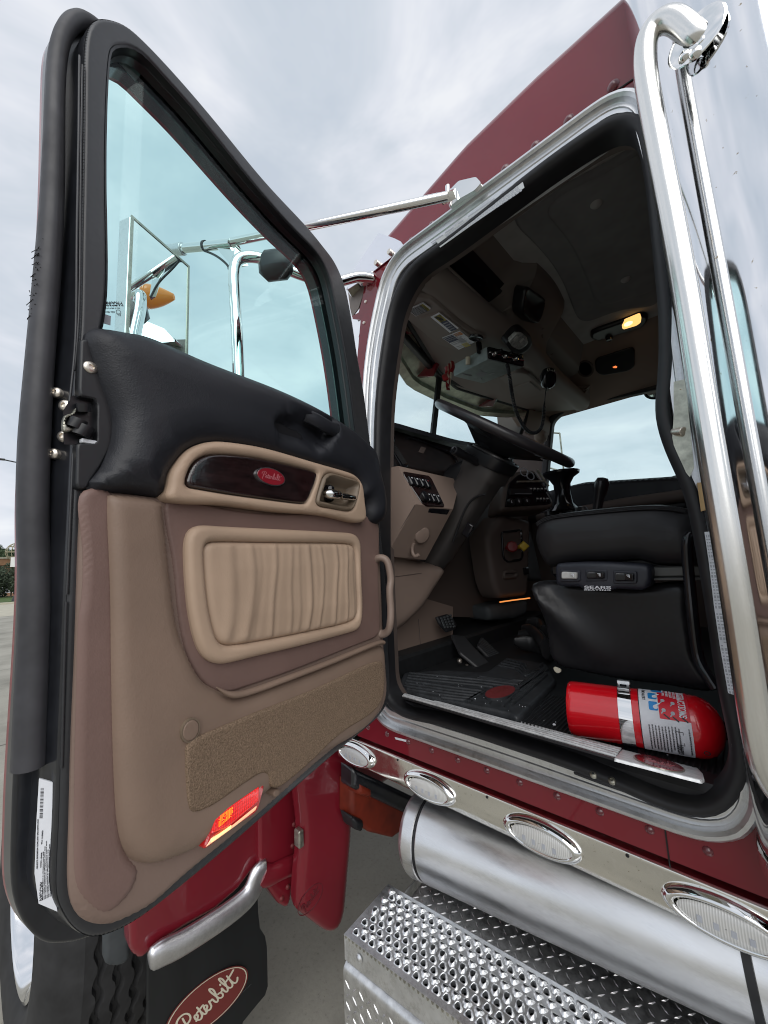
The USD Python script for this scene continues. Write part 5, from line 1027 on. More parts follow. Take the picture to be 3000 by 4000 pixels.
# ------------------------------------------------------------------ steering column and wheel
SWc, SWn = V([-.600, .42, 2.050]), V([.6, 0, .8])
E1, E2 = V([0, 1.0, 0]), V([.8, 0, -.6])
ringc = [SWc + .250 * (math.cos(t) * E1 + math.sin(t) * E2) for t in np.linspace(0, 2 * np.pi, 64, endpoint=False)]
sw = part(truck, 'steering_wheel', tube(ringc, .0195, 14, closed=True, flat=(1.0, .9)), 'wheel_grip', 60, label='black steering wheel seen edge on')
for t in (math.pi * .0, math.pi * .5, math.pi):
    d = math.cos(t) * E1 + math.sin(t) * E2
    part(sw, 'spoke', hull([SWc + SWn * o + d * .235 + s * np.cross(SWn, d) for o in (-.012, .008) for s in (-.03, .03)] + [SWc - SWn * o + d * .05 + s * np.cross(SWn, d) for o in (.045, .01) for s in (-.04, .04)]), 'black_plastic', 40)
part(sw, 'hub', lathe([(1e-5, .012), (.07, .008), (.09, -.01), (.085, -.05), (.06, -.075), (1e-5, -.08)], SWc, SWn, 28), 'black_plastic', 50)
part(sw, 'hub_skirt', hull([SWc - SWn * o + a * E1 + b * E2 for o, a, b in ((.02, -.13, .05), (.02, .12, .05), (.07, -.06, .06), (.07, .06, .06), (.02, -.12, -.08), (.02, .12, -.08), (.075, -.05, -.05), (.075, .05, -.05), (.02, -.05, .17), (.03, .05, .17))]), 'black_plastic', 40)
def col_sec(o, w, d, off=0.0, shy=0.0, r=.35):
    c = SWc - SWn * o + E2 * off + E1 * shy; out = []
    for t in np.linspace(0, 2 * np.pi, 32, endpoint=False):
        x, y = math.cos(t), math.sin(t); k = (abs(x) ** 4 + abs(y) ** 4) ** -.25; out.append(c + E1 * w * x * k + E2 * d * y * k)
    return out
colm = part(truck, 'steering_column', loft([col_sec(*a) for a in ((.075, .05, .05, .0), (.08, .075, .07, .01), (.10, .082, .078, .012), (.17, .080, .078, .012), (.18, .072, .07, .008), (.28, .066, .066, .004), (.40, .062, .066, -.01), (.52, .064, .068, -.02), (.60, .060, .06, -.03), (.615, .04, .04, -.03))], cap=True), 'column_plastic', 40, label='black steering column shroud')
part(colm, 'inner_shroud', loft([col_sec(*a) for a in ((.14, .03, .07, -.03, .04), (.20, .05, .08, -.06, .02), (.34, .05, .09, -.09, .0), (.50, .05, .085, -.10, .0), (.585, .045, .06, -.10, .0), (.60, .02, .03, -.10))], cap=True), 'black_plastic', 40)
part(colm, 'collar', loft([col_sec(*a) for a in ((.083, .09, .082, .012), (.088, .094, .086, .012), (.125, .092, .084, .012), (.13, .086, .08, .012))]), 'black_plastic', 40)
c = Py(*A2(720, 1080), .40 - .066); part(colm, 'tilt_button', rbox(c, (.028, .012, .05), [E2, E1, SWn], .004), 'gloss_black', 40)
part(colm, 'column_pocket', tube(spline([Py(*A2(*q), .42 - .066) for q in ((860, 790), (760, 830), (690, 930), (640, 1060), (600, 1180))], 6), .004, 8), 'black_plastic', 60)
s0, s1 = Py(*A2(605, 430), .22), Py(*A2(800, 530), .345)
st_ax = (s1 - s0) / np.linalg.norm(s1 - s0)
stalk = part(colm, 'turn_stalk', lathe([(1e-5, -.002), (.014, .0), (.0165, .004), (.016, .03), (.014, .05), (.015, .10), (.018, .16), (.012, .2)], s0, st_ax, 20), 'black_plastic', 50)
part(stalk, 'stalk_button', lathe([(1e-5, -.006), (.009, -.005), (.011, 0)], s0, st_ax, 16), 'gloss_black', 60)

# ------------------------------------------------------------------ pedals
def tri_pad(L, x, m, nm, R=A3, rs=.008, sl=.35): 
    Pn = Plane(Px(*R(*L[0]), x), (.0, 1, 0), (sl, 0, -1)); return part(truck, nm, pad(Polygon(Pn.pts([R(*p) for p in L])).buffer(-.003).buffer(.003), Pn, -.012, 0, r=rs, res=.01), m, 50), Pn
bp, BPn = tri_pad([(470, 640), (560, 615), (600, 640), (635, 700), (630, 740), (560, 765), (500, 700)], -.98, 'black_rubber', 'brake_pedal')
for i in range(4):
    for j in range(5):
        u, v = (i + .5) / 4, (j + .5) / 5; x = 490 + 100 * u + 35 * v; y = 650 - 30 * u * (1 - v) + 85 * v - 5 * u
        part(bp, 'pedal_stud', rbox(BPn.at(*BPn.px(*A3(x, y), .003), .003), (.013, .009, .005), [BPn.u, BPn.v, BPn.m], .0015), 'grey_rubber')
tri_pad([(590, 780), (690, 790), (780, 890), (900, 1010), (910, 1035), (835, 1075), (660, 930)], -.95, 'pedal_black', 'pedal_arm', sl=1.35)
ap, APn = tri_pad([(830, 800), (870, 830), (1012, 965), (925, 1000), (800, 870)], -.93, 'pedal_black', 'accelerator_pedal', sl=1.3)
for k in range(12):
    f = k / 11; a = V([815, 850]) * (1 - f) + V([915, 985]) * f; b = V([850, 815]) * (1 - f) + V([1000, 958]) * f
    part(ap, 'pedal_rib', tube([APn.at(*APn.px(*A3(*a), .002), .001), APn.at(*APn.px(*A3(*b), .002), .001)], .0016, 5), 'grey_rubber')
for q in ((655, 1000), (715, 1045), (893, 1002)): part(truck, 'pedal_bolt', lathe([(1e-5, .008), (.007, .007), (.010, .002), (.010, 0)], Px(*A3(*q), -.86), (.8, -.5, .3), 12), 'screw_steel', 50)

# ------------------------------------------------------------------ driver seat
SEATP = Plane((0, .245, 1.5), (1, 0, 0), (0, 0, 1))
sc_ = SEATP.pts([A4(*p) for p in [(150, 400), (165, 330), (200, 275), (260, 235), (400, 205), (600, 180), (850, 155), (1050, 140), (1250, 142), (1400, 165), (1520, 200), (1560, 640), (1380, 650), (1150, 640), (1000, 600), (850, 610), (600, 615), (370, 640), (260, 655), (210, 600), (165, 500)]], .03)
seat = part(truck, 'driver_seat', pad(Polygon(spline(V(sc_), 4, True)).buffer(0), SEATP, -.50, .03, r=.055, res=.014, rise=.045, bump=lambda s, t, d: .004 * np.exp(-((t - 1.60) / .03) ** 2) - .003 * np.exp(-((d - .030) / .004) ** 2)), 'seat_leather', 70, label='black leather driver seat on a skirted base')
for off in (.0, -.010, -.020):
    wl_ = spline([SEATP.at(*SEATP.px(*A4(x, y - off * 900), .018 + off * -.4), .018) for x, y in ((195, 300), (270, 255), (400, 228), (600, 204), (850, 180), (1050, 165), (1250, 168), (1400, 190))], 8); part(seat, 'seat_piping', tube(wl_, .0022, 6), 'black_rubber', 60)
sk = SEATP.pts([A4(*p) for p in [(172, 790), (250, 770), (700, 800), (1100, 800), (1405, 795), (1430, 950), (1460, 1200), (1500, 1390), (1560, 1500), (1640, 1660), (1300, 1640), (870, 1585), (520, 1510), (380, 1470), (300, 1390), (270, 1200), (220, 1000), (185, 880)]], .0)
def fold(s, t, d):
    a, b = V(SEATP.px(*A4(185, 850))), V(SEATP.px(*A4(700, 1400))); u = (b - a) / np.linalg.norm(b - a); q = np.c_[s, t] - a; k = q @ u; e = q @ V([-u[1], u[0]])
    L = np.linalg.norm(b - a); f = np.clip(k / L, 0, 1.2)
    return .030 * np.exp(-(e / (.018 + .03 * f)) ** 2) * np.clip(1.15 - f, 0, 1) - .02 * np.clip(e / .12, 0, 1) * np.clip(1.2 - f, 0, 1) * 0 + .010 * np.sin(s * 9 + 1) * np.clip((1.50 - t) / .2, 0, 1)
part(seat, 'seat_skirt', pad(Polygon(spline(V(sk), 3, True)).buffer(0), SEATP, -.06, 0, r=.02, res=.013, bump=fold), 'seat_vinyl', 80)
part(seat, 'seat_frame_rail', join(rbox(SEATP.at(*SEATP.px(*A4(1260, 690), .0), -.02), (.20, .05, .024), None, .003), rbox(SEATP.at(*SEATP.px(*A4(1260, 750), .0), -.016), (.20, .05, .007), None, .002)), 'rail_dark')
part(seat, 'seat_pan', rbox((-.27, .50, 1.56), (.33, .42, .05), None, .01), 'black_plastic')
part(seat, 'backrest', pad([(-.052, 1.62), (.06, 1.62), (.11, 2.45), (.09, 2.52), (.03, 2.50), (-.02, 2.0)], Plane((0, .28, 0), (1, 0, 0), (0, 0, 1)), -.44, 0, r=.04, res=.03, rise=.035), 'seat_leather', 70)
SWP = Plane((0, .215, 1.5), (1, 0, 0), (0, 0, 1))
sp = Polygon(rounded(SWP.pts([A4(*p) for p in [(345, 640), (370, 622), (570, 612), (790, 614), (1040, 630), (1110, 640), (1130, 680), (1125, 790), (1075, 842), (1040, 842), (835, 830), (820, 848), (575, 842), (555, 815), (390, 812), (350, 790)]], .02), .006, 3))
pn = part(seat, 'switch_panel', pad(sp, SWP, -.05, .02, r=.012, res=.010, rise=.010, bump=lambda s, t, d: .006 * np.exp(-((s - sp.centroid.x) / .06) ** 2)), 'switch_panel', 50, label='black seat control panel with three rocker switches')
for (x0, y0, x1, y1, m) in ((405, 690, 530, 750, 'switch_grey'), (608, 686, 750, 748, 'gloss_black'), (835, 696, 990, 768, 'gloss_black')):
    bx_ = Polygon(rounded(SWP.pts([A4(x0 - 18, y0 - 16), A4(x1 + 22, y0 - 10), A4(x1 + 22, y1 + 20), A4(x0 - 18, y1 + 22)], .027), .005, 3))
    part(pn, 'switch_bezel', pad(bx_, SWP, .01, .0272, r=.002, res=.008), 'switch_panel', 50)
    rk = Polygon(rounded(SWP.pts([A4(x0, y0), A4(x1, y0 + 6), A4(x1, y1), A4(x0, y1 - 2)], .030), .003, 3)); mx_ = rk.centroid.x
    part(pn, 'rocker_switch', pad(rk, SWP, .02, .031, r=.003, res=.004, bump=lambda s, t, d: .004 * np.abs(s - mx_) / .014), m, 50)
    cs_ = V(SWP.px(*A4(x0 + (x1 - x0) * .58, y0 + 20), .035)); ic = [Polygon([cs_ + V(o) * .001 for o in q]) for q in ([(0, 0), (6, 0), (6, -1.3), (0, -1.3)], [(5, 0), (7, 0), (6.6, -7), (4.8, -7)], [(2, -3), (4.5, -3), (4.5, -4), (2, -4)])]
    part(pn, 'seat_symbol', slab(unary_union([q.buffer(0) for q in ic]), SWP, .033, .0356), 'white_print', False)
def sw_text(t, x, y, w, hpx):
    a, b, c = (V(SWP.px(*A4(*q), .030)) for q in ((x, y), (x + w, y + 4), (x, y - hpx))); return text_on(SWP, t, *a, np.linalg.norm(c - a), .0268, b - a, True, .0012, width=np.linalg.norm(b - a))
part(pn, 'maker_lettering', join(sw_text('SEARS', 580, 828, 222, 22), sw_text('SEATING', 578, 843, 220, 10)), 'white_print', False)
bt = spline([Py(*A4(*q), y) for q, y in (((1450, 390), .19), ((1425, 430), .185), ((1418, 520), .185), ((1440, 800), .185), ((1475, 1150), .18), ((1500, 1330), .18), ((1525, 1430), .175), ((1580, 1530), .16), ((1659, 1640), .15))], 7)
part(seat, 'side_bar', tube(bt, .0105, 12), 'gloss_black', 60)
part(seat, 'skirt_button', slab(Polygon(spline(V(SEATP.pts([A4(*q) for q in [(338, 1466), (360, 1466), (392, 1484), (395, 1500), (372, 1512), (348, 1498)]], .012)), 5, True)), SEATP, .008, .0125), 'pale_button', 60)
# ribbed black gaiters on the floor
for i, (a, b) in enumerate((((1195, 690), (1340, 780)), ((1160, 735), (1350, 900)), ((1130, 780), (1380, 920)), ((1095, 840), (1390, 950)))):
    P = spline([Pz(*A3(*a), 1.30 - .02 * i), Pz(*A3((a[0] + b[0]) / 2 + 20, (a[1] + b[1]) / 2 - 25), 1.285 - .02 * i), Pz(*A3(*b), 1.27 - .02 * i)], 8); part(truck, 'gaiter_fold', tube(P, np.interp(np.linspace(0, 1, len(P)), [0, .2, 1], [.012, .026, .03]), 12, flat=(1.3, .6), ref=(0, 0, 1)), 'gaiter_rubber', 60)
# shifter knob
sk0 = Py(*R5(985, 720), .78); sk1 = Py(*R5(965, 790), .74)
part(truck, 'gear_knob', join(lathe([(1e-5, .03), (.018, .026), (.026, .008), (.024, -.02), (.017, -.05), (.016, -.10)], sk0, (.28, 0, 1), 18, 1.0, 1.25)), 'wheel_grip', 60)
part(truck, 'gear_lever', cyl(sk0 + V([-.028, 0, -.1]), sk0 + V([-.10, .0, -.42]), .012, 12), 'old_steel', 50)
# ------------------------------------------------------------------ below the door: sill rivets, light panel, marker lights
for i in range(12):
    c = V([-.93 + i * .0815, 0, 1.098 if i < 11 else 1.10]); part(truck, 'sill_rivet', lathe([(1e-5, -.0045), (.004, -.0042), (.0075, -.001), (.008, .001)], c, (0, 1, 0), 12), 'rivet_red', 60)
part(truck, 'sill_seam', rbox((-.172, -.0008, 1.075), (.0022, .002, .066), None, .0002), 'reveal_rubber')
part(truck, 'sill_scratch', slab(Polygon(quad([R6(*p) for p in [(236, 370), (285, 382), (285, 390), (262, 384), (240, 379)]], -.001)), SIDE, .0005, .0012), 'paper_white')
lpanel = part(truck, 'light_panel', loft([[(x, y, z) for y, z in ((.02, 1.053), (-.006, 1.0525), (-.0105, 1.050), (-.012, 1.046), (-.013, 1.02), (-.014, 1.0), (-.013, .985), (-.011, .981), (-.004, .980), (.02, .981))] for x in np.linspace(-1.065, .32, 30)], False), 'strip_steel', 30, label='polished steel rocker strip carrying oval lights')
for x in (-.235, .045, -.52, -.80): part(lpanel, 'screw_hole', cyl((x, -.0122, 1.0455), (x, -.0132, 1.0455), .0032, 10), 'reveal_rubber')
# lower bracket screws between strip and sill
def marker(cx):
    L = thing_part = part(truck, 'oval_marker_light', loft([[(cx + a * math.cos(t) * f, y, 1.012 + b * math.sin(t) * f) for t in np.linspace(0, 2 * np.pi, 44, endpoint=False)] for a, b, f, y in
        ((.083, .0335, 1, -.012), (.0835, .034, 1, -.016), (.081, .032, 1, -.022), (.075, .028, 1, -.0275), (.069, .0245, 1, -.029), (.064, .0215, 1, -.027), (.063, .021, 1, -.020))], True), 'chrome', 60)
    dome = []
    for f in (1, .97, .85, .6, .3, .02): dome.append([(cx + .0635 * f * math.cos(t) + .003, -.0235 - .008 * math.sqrt(max(0, 1 - f * f)), 1.0095 + .0212 * f * math.sin(t)) for t in np.linspace(0, 2 * np.pi, 40, endpoint=False)])
    part(L, 'clear_lens', loft(dome), 'clear_lens', 60)
    q = []
    for k in range(4): q.append(rbox((cx - .030 + .021 * k, -.0318 + .0006 * abs(k - 1.5), 1.007), (.007, .001, .010), None, .0004))
    part(L, 'light_chips', join(*q), 'label_grey')
for cx in (-.975, -.690, -.397, -.105, .19): marker(cx)

# ------------------------------------------------------------------ round tank with strap, under the cab
T0, T1, TR = V([-.752, .078, .822]), V([.45, .185, .905]), .1035
ax = (T1 - T0) / np.linalg.norm(T1 - T0); LT = np.linalg.norm(T1 - T0)
tank = part(truck, 'round_tank', lathe([(1e-5, .0), (.088, .0), (.097, .003), (TR - .001, .012), (TR + .0008, .018), (TR + .0008, .048), (TR - .002, .050)], T0 - ax * .062, ax, 72), 'tank_aluminium', 40, label='round polished aluminium tank under the cab')
part(tank, 'tank_groove', lathe([(TR - .002, -.014), (TR - .003, -.012), (TR - .003, -.003), (TR - .001, -.001)], T0, ax, 72), 'black_rubber', 40)
part(tank, 'tank_shell', lathe([(TR - .001, -.002), (TR, .001), (TR, .655)], T0, ax, 96), 'tank_aluminium', 60)
part(tank, 'tank_strap', lathe([(TR + .001, .655), (TR + .004, .656), (TR + .004, .668), (TR + .001, .669)], T0, ax, 72), 'black_rubber', 60)
part(tank, 'tank_shell_rear', lathe([(TR, .669), (TR, .69), (TR + .003, .70), (TR + .004, .76), (TR, .765), (TR, LT)], T0, ax, 72), 'tank_aluminium', 60)
for s in (1.5, -.1): pass

# ------------------------------------------------------------------ step box: perforated grip tread on a diamond plate box
SZ = .770
c0, c1 = Pz(1343 / K, 3649 / K, SZ), Pz(1528 / K, 3459 / K, SZ)
d0, d1 = Pz(1821 / K, 4000 / K, SZ), Pz(2425 / K, 4000 / K, SZ)
ux = (d0 - c0) / np.linalg.norm(d0 - c0); ux2 = (d1 - c1) / np.linalg.norm(d1 - c1); ux = ux + ux2; ux /= np.linalg.norm(ux); vy_ = V([-ux[1], ux[0], 0])
STEP = Plane(c0, ux, vy_); W = float((c1 - c0) @ vy_); LS = 1.15
step = part(truck, 'cab_step', rbox(c0 + ux * LS / 2 + vy_ * .004 + V([0, 0, -.028]), (LS, .004, .050), [ux, vy_, V([0, 0, 1.0])], .001), 'plate_aluminium', 30, label='aluminium cab step with perforated grip tread')
holes, scoops = [], []
def scoop(s, t, kind):
    a = np.linspace(0, 2 * np.pi, 15, endpoint=False)
    big = kind == 'o'; sg = {'f': -1.0, 'b': 1.0, 'o': 0.0}[kind]
    rs, rt = (.0088, .0118) if big else (.0098, .0082)
    k = 1.0 if big else 1 - .16 * np.cos(3 * (a - np.pi / 2 * (1 if sg > 0 else -1)))
    out = []
    for f, h, o in ((1.0, .0002, 0), (.86, .0030, .0004), (.74, .0054, .0010), (.60, .0060, .0014), (.54, .0044, .0016), (.54, -.004, .0016)):
        lift = (.55 + .45 * np.abs(np.cos(a))) if big else np.clip(.60 + .55 * np.cos(a) * 0 - .55 * sg * np.sin(a), .10, 1.0)
        out.append(STEP.at(s + rs * f * np.cos(a) * k, t + rt * f * np.sin(a) * k + sg * o, np.where(h > 0, h * lift, h)))
    p = np.c_[s + rs * .60 * np.cos(a) * k, t + rt * .60 * np.sin(a) * k + sg * .0014]
    return loft(out), Polygon(p)
pitch = .0232
for (t, ph_, kind) in ((.0195, 0, 'f'), (.0335, .5, 'b'), (.0485, 0, 'f'), (.0665, .5, 'f'), (.0860, 0, 'o'), (.1050, .5, 'b'), (.1230, 0, 'b'), (.1380, .5, 'f'), (.1520, 0, 'b')):
    for i in range(47):
        s = .0215 + (i + ph_) * pitch
        if s > LS - .02: continue
        m_, hp2 = scoop(s + rng.normal(0, .0004), t, kind); scoops.append(m_); holes.append(hp2)
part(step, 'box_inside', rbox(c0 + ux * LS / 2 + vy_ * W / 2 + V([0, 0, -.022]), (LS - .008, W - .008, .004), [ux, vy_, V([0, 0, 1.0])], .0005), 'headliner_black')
top = Polygon([(0, 0), (LS, 0), (LS, W), (0, W)]).difference(unary_union(holes))
part(step, 'tread_plate', slab(top, STEP, -.0022, 0), 'plate_aluminium', False)
part(step, 'grip_buttons', join(*scoops), 'plate_aluminium', 60)
# scalloped cut of the folded edge
se = [shapely.box(0, -.0012, LS, .0006)] + [Point(.008 + i * .0108, -.0006).buffer(.0032, 3) for i in range(int(LS / .0108) - 1)]
FRONT = Plane(c0 + vy_ * .0005, ux, (0, 0, 1))
part(step, 'scalloped_edge', slab(unary_union([Polygon([(.004 + i * .0108, -.0005), (.010 + i * .0108, -.0005), (.0085 + i * .0108, -.0045), (.0055 + i * .0108, -.0045)]) for i in range(int(LS / .0108) - 1)]), FRONT, .0005, .0022), 'old_steel')
for s in (.045, .33, .62, .9): part(step, 'apron_bolt', lathe([(1e-5, .004), (.0045, .0035), (.0065, .001), (.009, .0)], FRONT.at(s, -.026, .0), FRONT.m, 14), 'plate_aluminium', 60)
part(step, 'end_plate', rbox(c0 + vy_ * W / 2 + V([0, 0, -.026]) + ux * .0016, (.003, W, .048), [ux, vy_, V([0, 0, 1.0])], .0006), 'plate_aluminium')
def lug(pl, s, t, ang, h=0.0):
    a, b = .0088, .0023; e1, e2 = V([math.cos(ang), math.sin(ang)]), V([-math.sin(ang), math.cos(ang)]); c = V([s, t])
    L = [c - e1 * a, c + e2 * b, c + e1 * a, c - e2 * b]; P = pl.at(*V(L).T, h); Q = pl.at(*V([c - e1 * a * .55, c + e1 * a * .55]).T, h + .0016)
    return np.vstack([P, Q]), V([[0, 1, 4], [1, 5, 4], [1, 2, 5], [2, 3, 5], [3, 4, 5], [3, 0, 4]])
DZ = .700
DECK = Plane(Pz(1604 / K, 3505 / K, DZ) - vy_ * (.15), ux, vy_)
dl = Pz(1604 / K, 3505 / K, DZ)
lugs = []
for i in range(62):
    for j in range(20):
        s, t = .012 + i * .021, .01 + j * .021; lugs.append(lug(DECK, s, t, math.pi / 4 * (1 if (i + j) % 2 else 3)))
deck = part(truck, 'diamond_deck', join(slab([(0, 0), (1.3, 0), (1.3, .42), (0, .42)], DECK, -.004, 0), *lugs), 'tread_aluminium', False, label='diamond plate deck under the round tank')
# rounded diamond plate box front below the apron
BOXF = Plane(c0 + V([0, 0, -.055]) - vy_ * .003, ux, (0, 0, 1))
bl = []
profb = [(0, .012), (.004, .006), (.010, .001), (.012, -.004)]
cur = [[BOXF.at(s, t, h) for s in np.linspace(0, LS, 8)] for t, h in ((.0, -.014), (-.002, -.006), (-.007, .0), (-.014, .0022), (-.022, .0022), (-.5, .0022))]
for i in range(56):
    for j in range(17):
        bl.append(lug(BOXF, .012 + i * .0205, -.034 - j * .0205, math.pi / 4 * (1 if (i + j) % 2 else 3), .0022))
part(step, 'box_front', join(loft(cur, False), *bl), 'tread_aluminium', 40)
part(step, 'box_end', rbox(c0 + vy_ * .2 + ux * .0025 + V([0, 0, -.30]), (.004, .40, .48), [ux, vy_, V([0, 0, 1.0])], .001), 'tread_aluminium')

# ------------------------------------------------------------------ front fender tail, cowl side, mud flap, wheel
FX = -1.27
FEN = Plane((FX, -.4, .6), (0, 1, 0), (0, 0, 1))
fa = FEN.pts([B5(*p) for p in [(10, 1120), (22, 1345), (50, 1385), (110, 1395), (165, 1340), (230, 1275), (500, 1110), (700, 985), (850, 820), (905, 740), (960, 690), (1000, 640), (1000, 200), (900, -150), (600, -150), (300, 200), (100, 700)]], .03)
fender = part(truck, 'fender_tail', pad(Polygon(spline(V(fa), 1, True)).buffer(-.003).buffer(.003), FEN, -.03, .03, r=.018, res=.02), 'burgundy_paint', 60, label='burgundy tail of the front fender')
fb = FEN.pts([B5(*p) for p in [(940, -150), (945, 700), (1000, 860), (1090, 985), (1135, 1010), (1160, 1005), (1180, 940), (1210, 700), (1225, 300), (1235, 60), (1240, -150)]], .05)
part(fender, 'fender_return', pad(Polygon(V(fb)).buffer(-.004).buffer(.004), FEN, -.02, .05, r=.012, res=.02), 'burgundy_paint', 60)
for q in ((1205, 250), (1195, 405), (1185, 560), (1168, 708), (1150, 855), (1105, 940)):
    part(fender, 'fender_bolt', lathe([(1e-5, .006), (.006, .005), (.008, 0)], FEN.at(*FEN.px(*B5(*q), .05), .05), (1, 0, 0), 10), 'badge_red_dull', 60)
tr = spline([FEN.at(*FEN.px(*B5(*p), .05), .05) for p in [(150, 1395), (215, 1345), (330, 1290), (480, 1205), (650, 1095), (800, 985), (885, 895), (920, 815), (945, 755), (975, 735)]], 7)
tw = np.interp(np.linspace(0, 1, len(tr)), [0, .03, .1, .75, .9, 1], [.018, .028, .031, .033, .031, .031])
part(fender, 'fender_trim', tube(tr, tw, 18, flat=(.55, 1.0), ref=(1, 0, 0)), 'trim_silver', 60, label='silver bull nose trim along the fender tail')
t2 = spline([FEN.at(*FEN.px(*B5(*p), .056), .056) for p in [(965, 770), (1020, 772), (1100, 735), (1180, 700)]], 7)
part(fender, 'painted_rib', tube(t2, .030, 16, flat=(.5, 1.0), ref=(1, 0, 0)), 'burgundy_paint', 60)
part(fender, 'rubber_apron', pad(FEN.pts([B6(*p) for p in [(905, 1350), (905, 1690), (930, 1720), (1010, 1728), (1090, 1700), (1130, 1640), (1128, 1250), (905, 1250)]], -.06), FEN, -.09, -.06, r=.012, res=.02), 'grey_rubber', 60)
# cowl side with rounded foot
CX0 = -1.10
COWL = Plane((CX0, -.05, .8), (.30, .954, 0), (0, 0, 1))
cb = COWL.pts([B5(*p) for p in [(1255, -50), (1235, 400), (1215, 800), (1205, 1010), (1215, 1050), (1300, 1120), (1400, 1195), (1450, 1218), (1510, 1205), (1560, 1130), (1585, 1000), (1610, 700), (1630, 400), (1640, 150), (1650, -50)]], 0)
cowl = part(truck, 'cowl_side', pad(Polygon(spline(V(cb), 3, True)).buffer(0), COWL, -.05, 0, r=.035, res=.014, rise=.03), 'burgundy_paint', 70, label='burgundy cowl side panel with rounded foot')
ov = px_ellipse(COWL, (1315, 945), (1390, 835), (1270, 915), .001, B5); part(cowl, 'oval_outline', slab(Polygon(ov).buffer(.001).difference(Polygon(ov).buffer(-.0006)), COWL, -.001, .0012), 'rivet_red')
cv = V(COWL.px(*B5(1315, 945), 0)); part(cowl, 'oval_script', script_on(COWL, cv, V(COWL.px(*B5(1385, 845), 0)) - cv, (V(COWL.px(*B5(1278, 920), 0)) - cv) * .8, -.0005, .0014), 'rivet_red')
part(cowl, 'cowl_link', rbox(COWL.at(*COWL.px(*B5(1232, 500), -.01), -.01), (.03, .02, .05), None, .004), 'old_steel')
# dark frame and orange engine parts seen through the gap
for (L, X, m, nm) in (([(760, 1690), (880, 1720), (880, 1790), (850, 1812), (800, 1800), (760, 1765)], -1.02, 'orange_paint', 'frame_casting'), ([(764, 1660), (900, 1725), (880, 1760), (764, 1705)], -.98, 'black_paint', 'frame_rail'), ([(762, 1765), (790, 1775), (786, 1800), (770, 1795)], -1.0, 'black_rubber', 'hose_end'), ([(776, 1690), (806, 1705), (806, 1728), (778, 1718)], -.975, 'orange_paint', 'frame_lug')):
    FR = Plane((X, .1, .8), (0, 1, 0), (0, 0, 1)); part(truck, nm, pad(FR.pts(L), FR, -.06, 0, r=.015, res=.015), m, 60)
# mud flap with the oval emblem
MX = -1.315
FLP = Plane((MX, -.4, .4), (0, 1, 0), (0, 0, 1))
fl = FLP.pts([R3(*p) for p in [(636, 1330), (638, 1659), (640, 2100), (1050, 2100), (1052, 1655), (1150, 1540), (1162, 1500), (1158, 1330), (1150, 1285), (1128, 1250), (1120, 1180), (1115, 1000), (640, 1200)]], 0)
flap = part(truck, 'mud_flap', pad(Polygon(fl), FLP, -.012, 0, r=.004, res=.03, bump=lambda s, t, d: .004 * np.sin(s * 14 + 1)), 'flap_rubber', 70, label='black rubber mud flap with a red oval emblem')
oc = V(FLP.px(*R3(905, 1562), .006)); oa = V(FLP.px(*R3(1052, 1412), .006)) - oc; ob = V(FLP.px(*R3(815, 1530), .006)) - oc
oe = ellipse(0, 0, 1, 1); OE = lambda k: Polygon(oc + k * (oe[:, :1] * oa + oe[:, 1:] * ob))
part(flap, 'emblem_border', slab(OE(1.0).difference(OE(.975)), FLP, .0045, .0062), 'oval_brown')
part(flap, 'emblem_ring', slab(OE(.965).difference(OE(.94)), FLP, .0045, .0064), 'script_cream')
part(flap, 'emblem_field', slab(OE(.94), FLP, .0045, .0060), 'oval_brown')
part(flap, 'emblem_script', script_on(FLP, oc + .02 * oa, oa, ob * -.95 if False else ob * .80, .006, .0067, .178), 'script_cream')
st_ = []
for i in range(34):
    a = R3(900 + 190 * i / 34, 1659 - 175 * i / 34); p = FLP.px(*a, .006); st_.append(Point(p).buffer(.0012, 3))
part(flap, 'stitch_dots', slab(unary_union(st_), FLP, .0045, .0058), 'grey_rubber')

# arched fender over the wheel
arch = []
for t in np.linspace(math.radians(34), math.radians(142), 26):
    c_, s_n = math.cos(t), math.sin(t); r_o, x0_ = .66, -1.97
    arch.append([(x0_ + r * c_, y, .572 + r * s_n * .98) for r, y in ((r_o - .05, -.672), (r_o - .02, -.680), (r_o, -.672), (r_o + .012, -.63), (r_o + .02, -.40), (r_o + .03, .0), (r_o + .03, .24), (r_o + .015, .24), (r_o + .005, -.40), (r_o - .005, -.62))])
part(fender, 'fender_arch', loft(arch, True, cap=True), 'burgundy_paint', 50)
# front wheel, steered out
WC = V([-1.97, -.684, .572]); wa = math.radians(2); wn_ = V([math.sin(wa), -math.cos(wa), 0])
RT, RR = .555, .312
wheel = part(truck, 'front_wheel', lathe([(RR, -.06), (RR + .012, -.004), (RR + .05, .018), (RR + .11, .028), (RR + .165, .018), (RT - .035, -.004), (RT - .018, -.03), (RT - .006, -.05)], WC, wn_, 96), 'tyre_rubber', 50, label='steered front wheel with bright rim')
tread = [(RT - .006, -.05)]
n_g = 5; wid = .23
for g in range(n_g):
    x0 = -.055 - wid * g / n_g; x1 = -.055 - wid * (g + 1) / n_g
    tread += [(RT, x0 - .004), (RT + .001, x1 + .018), (RT - .016, x1 + .013), (RT - .016, x1 + .003)]
tread += [(RT - .006, -.055 - wid), (RT - .05, -.30), (RR + .02, -.30)]
A = np.linspace(0, 2 * np.pi, 240, endpoint=False); B = axes_of(wn_); C = []
zig = np.array([0 if r > RT - .01 else .006 for r, _ in tread])
for (r, h), zf in zip(tread, [1 if -.29 < h < -.06 else 0 for _, h in tread]):
    w = .0055 * np.sign(np.sin(A * 42)) * zf * (np.abs(np.sin(A * 42)) ** .5)
    C.append(WC + r * (np.cos(A)[:, None] * B[0] + np.sin(A)[:, None] * B[1]) + (h + w)[:, None] * B[2])
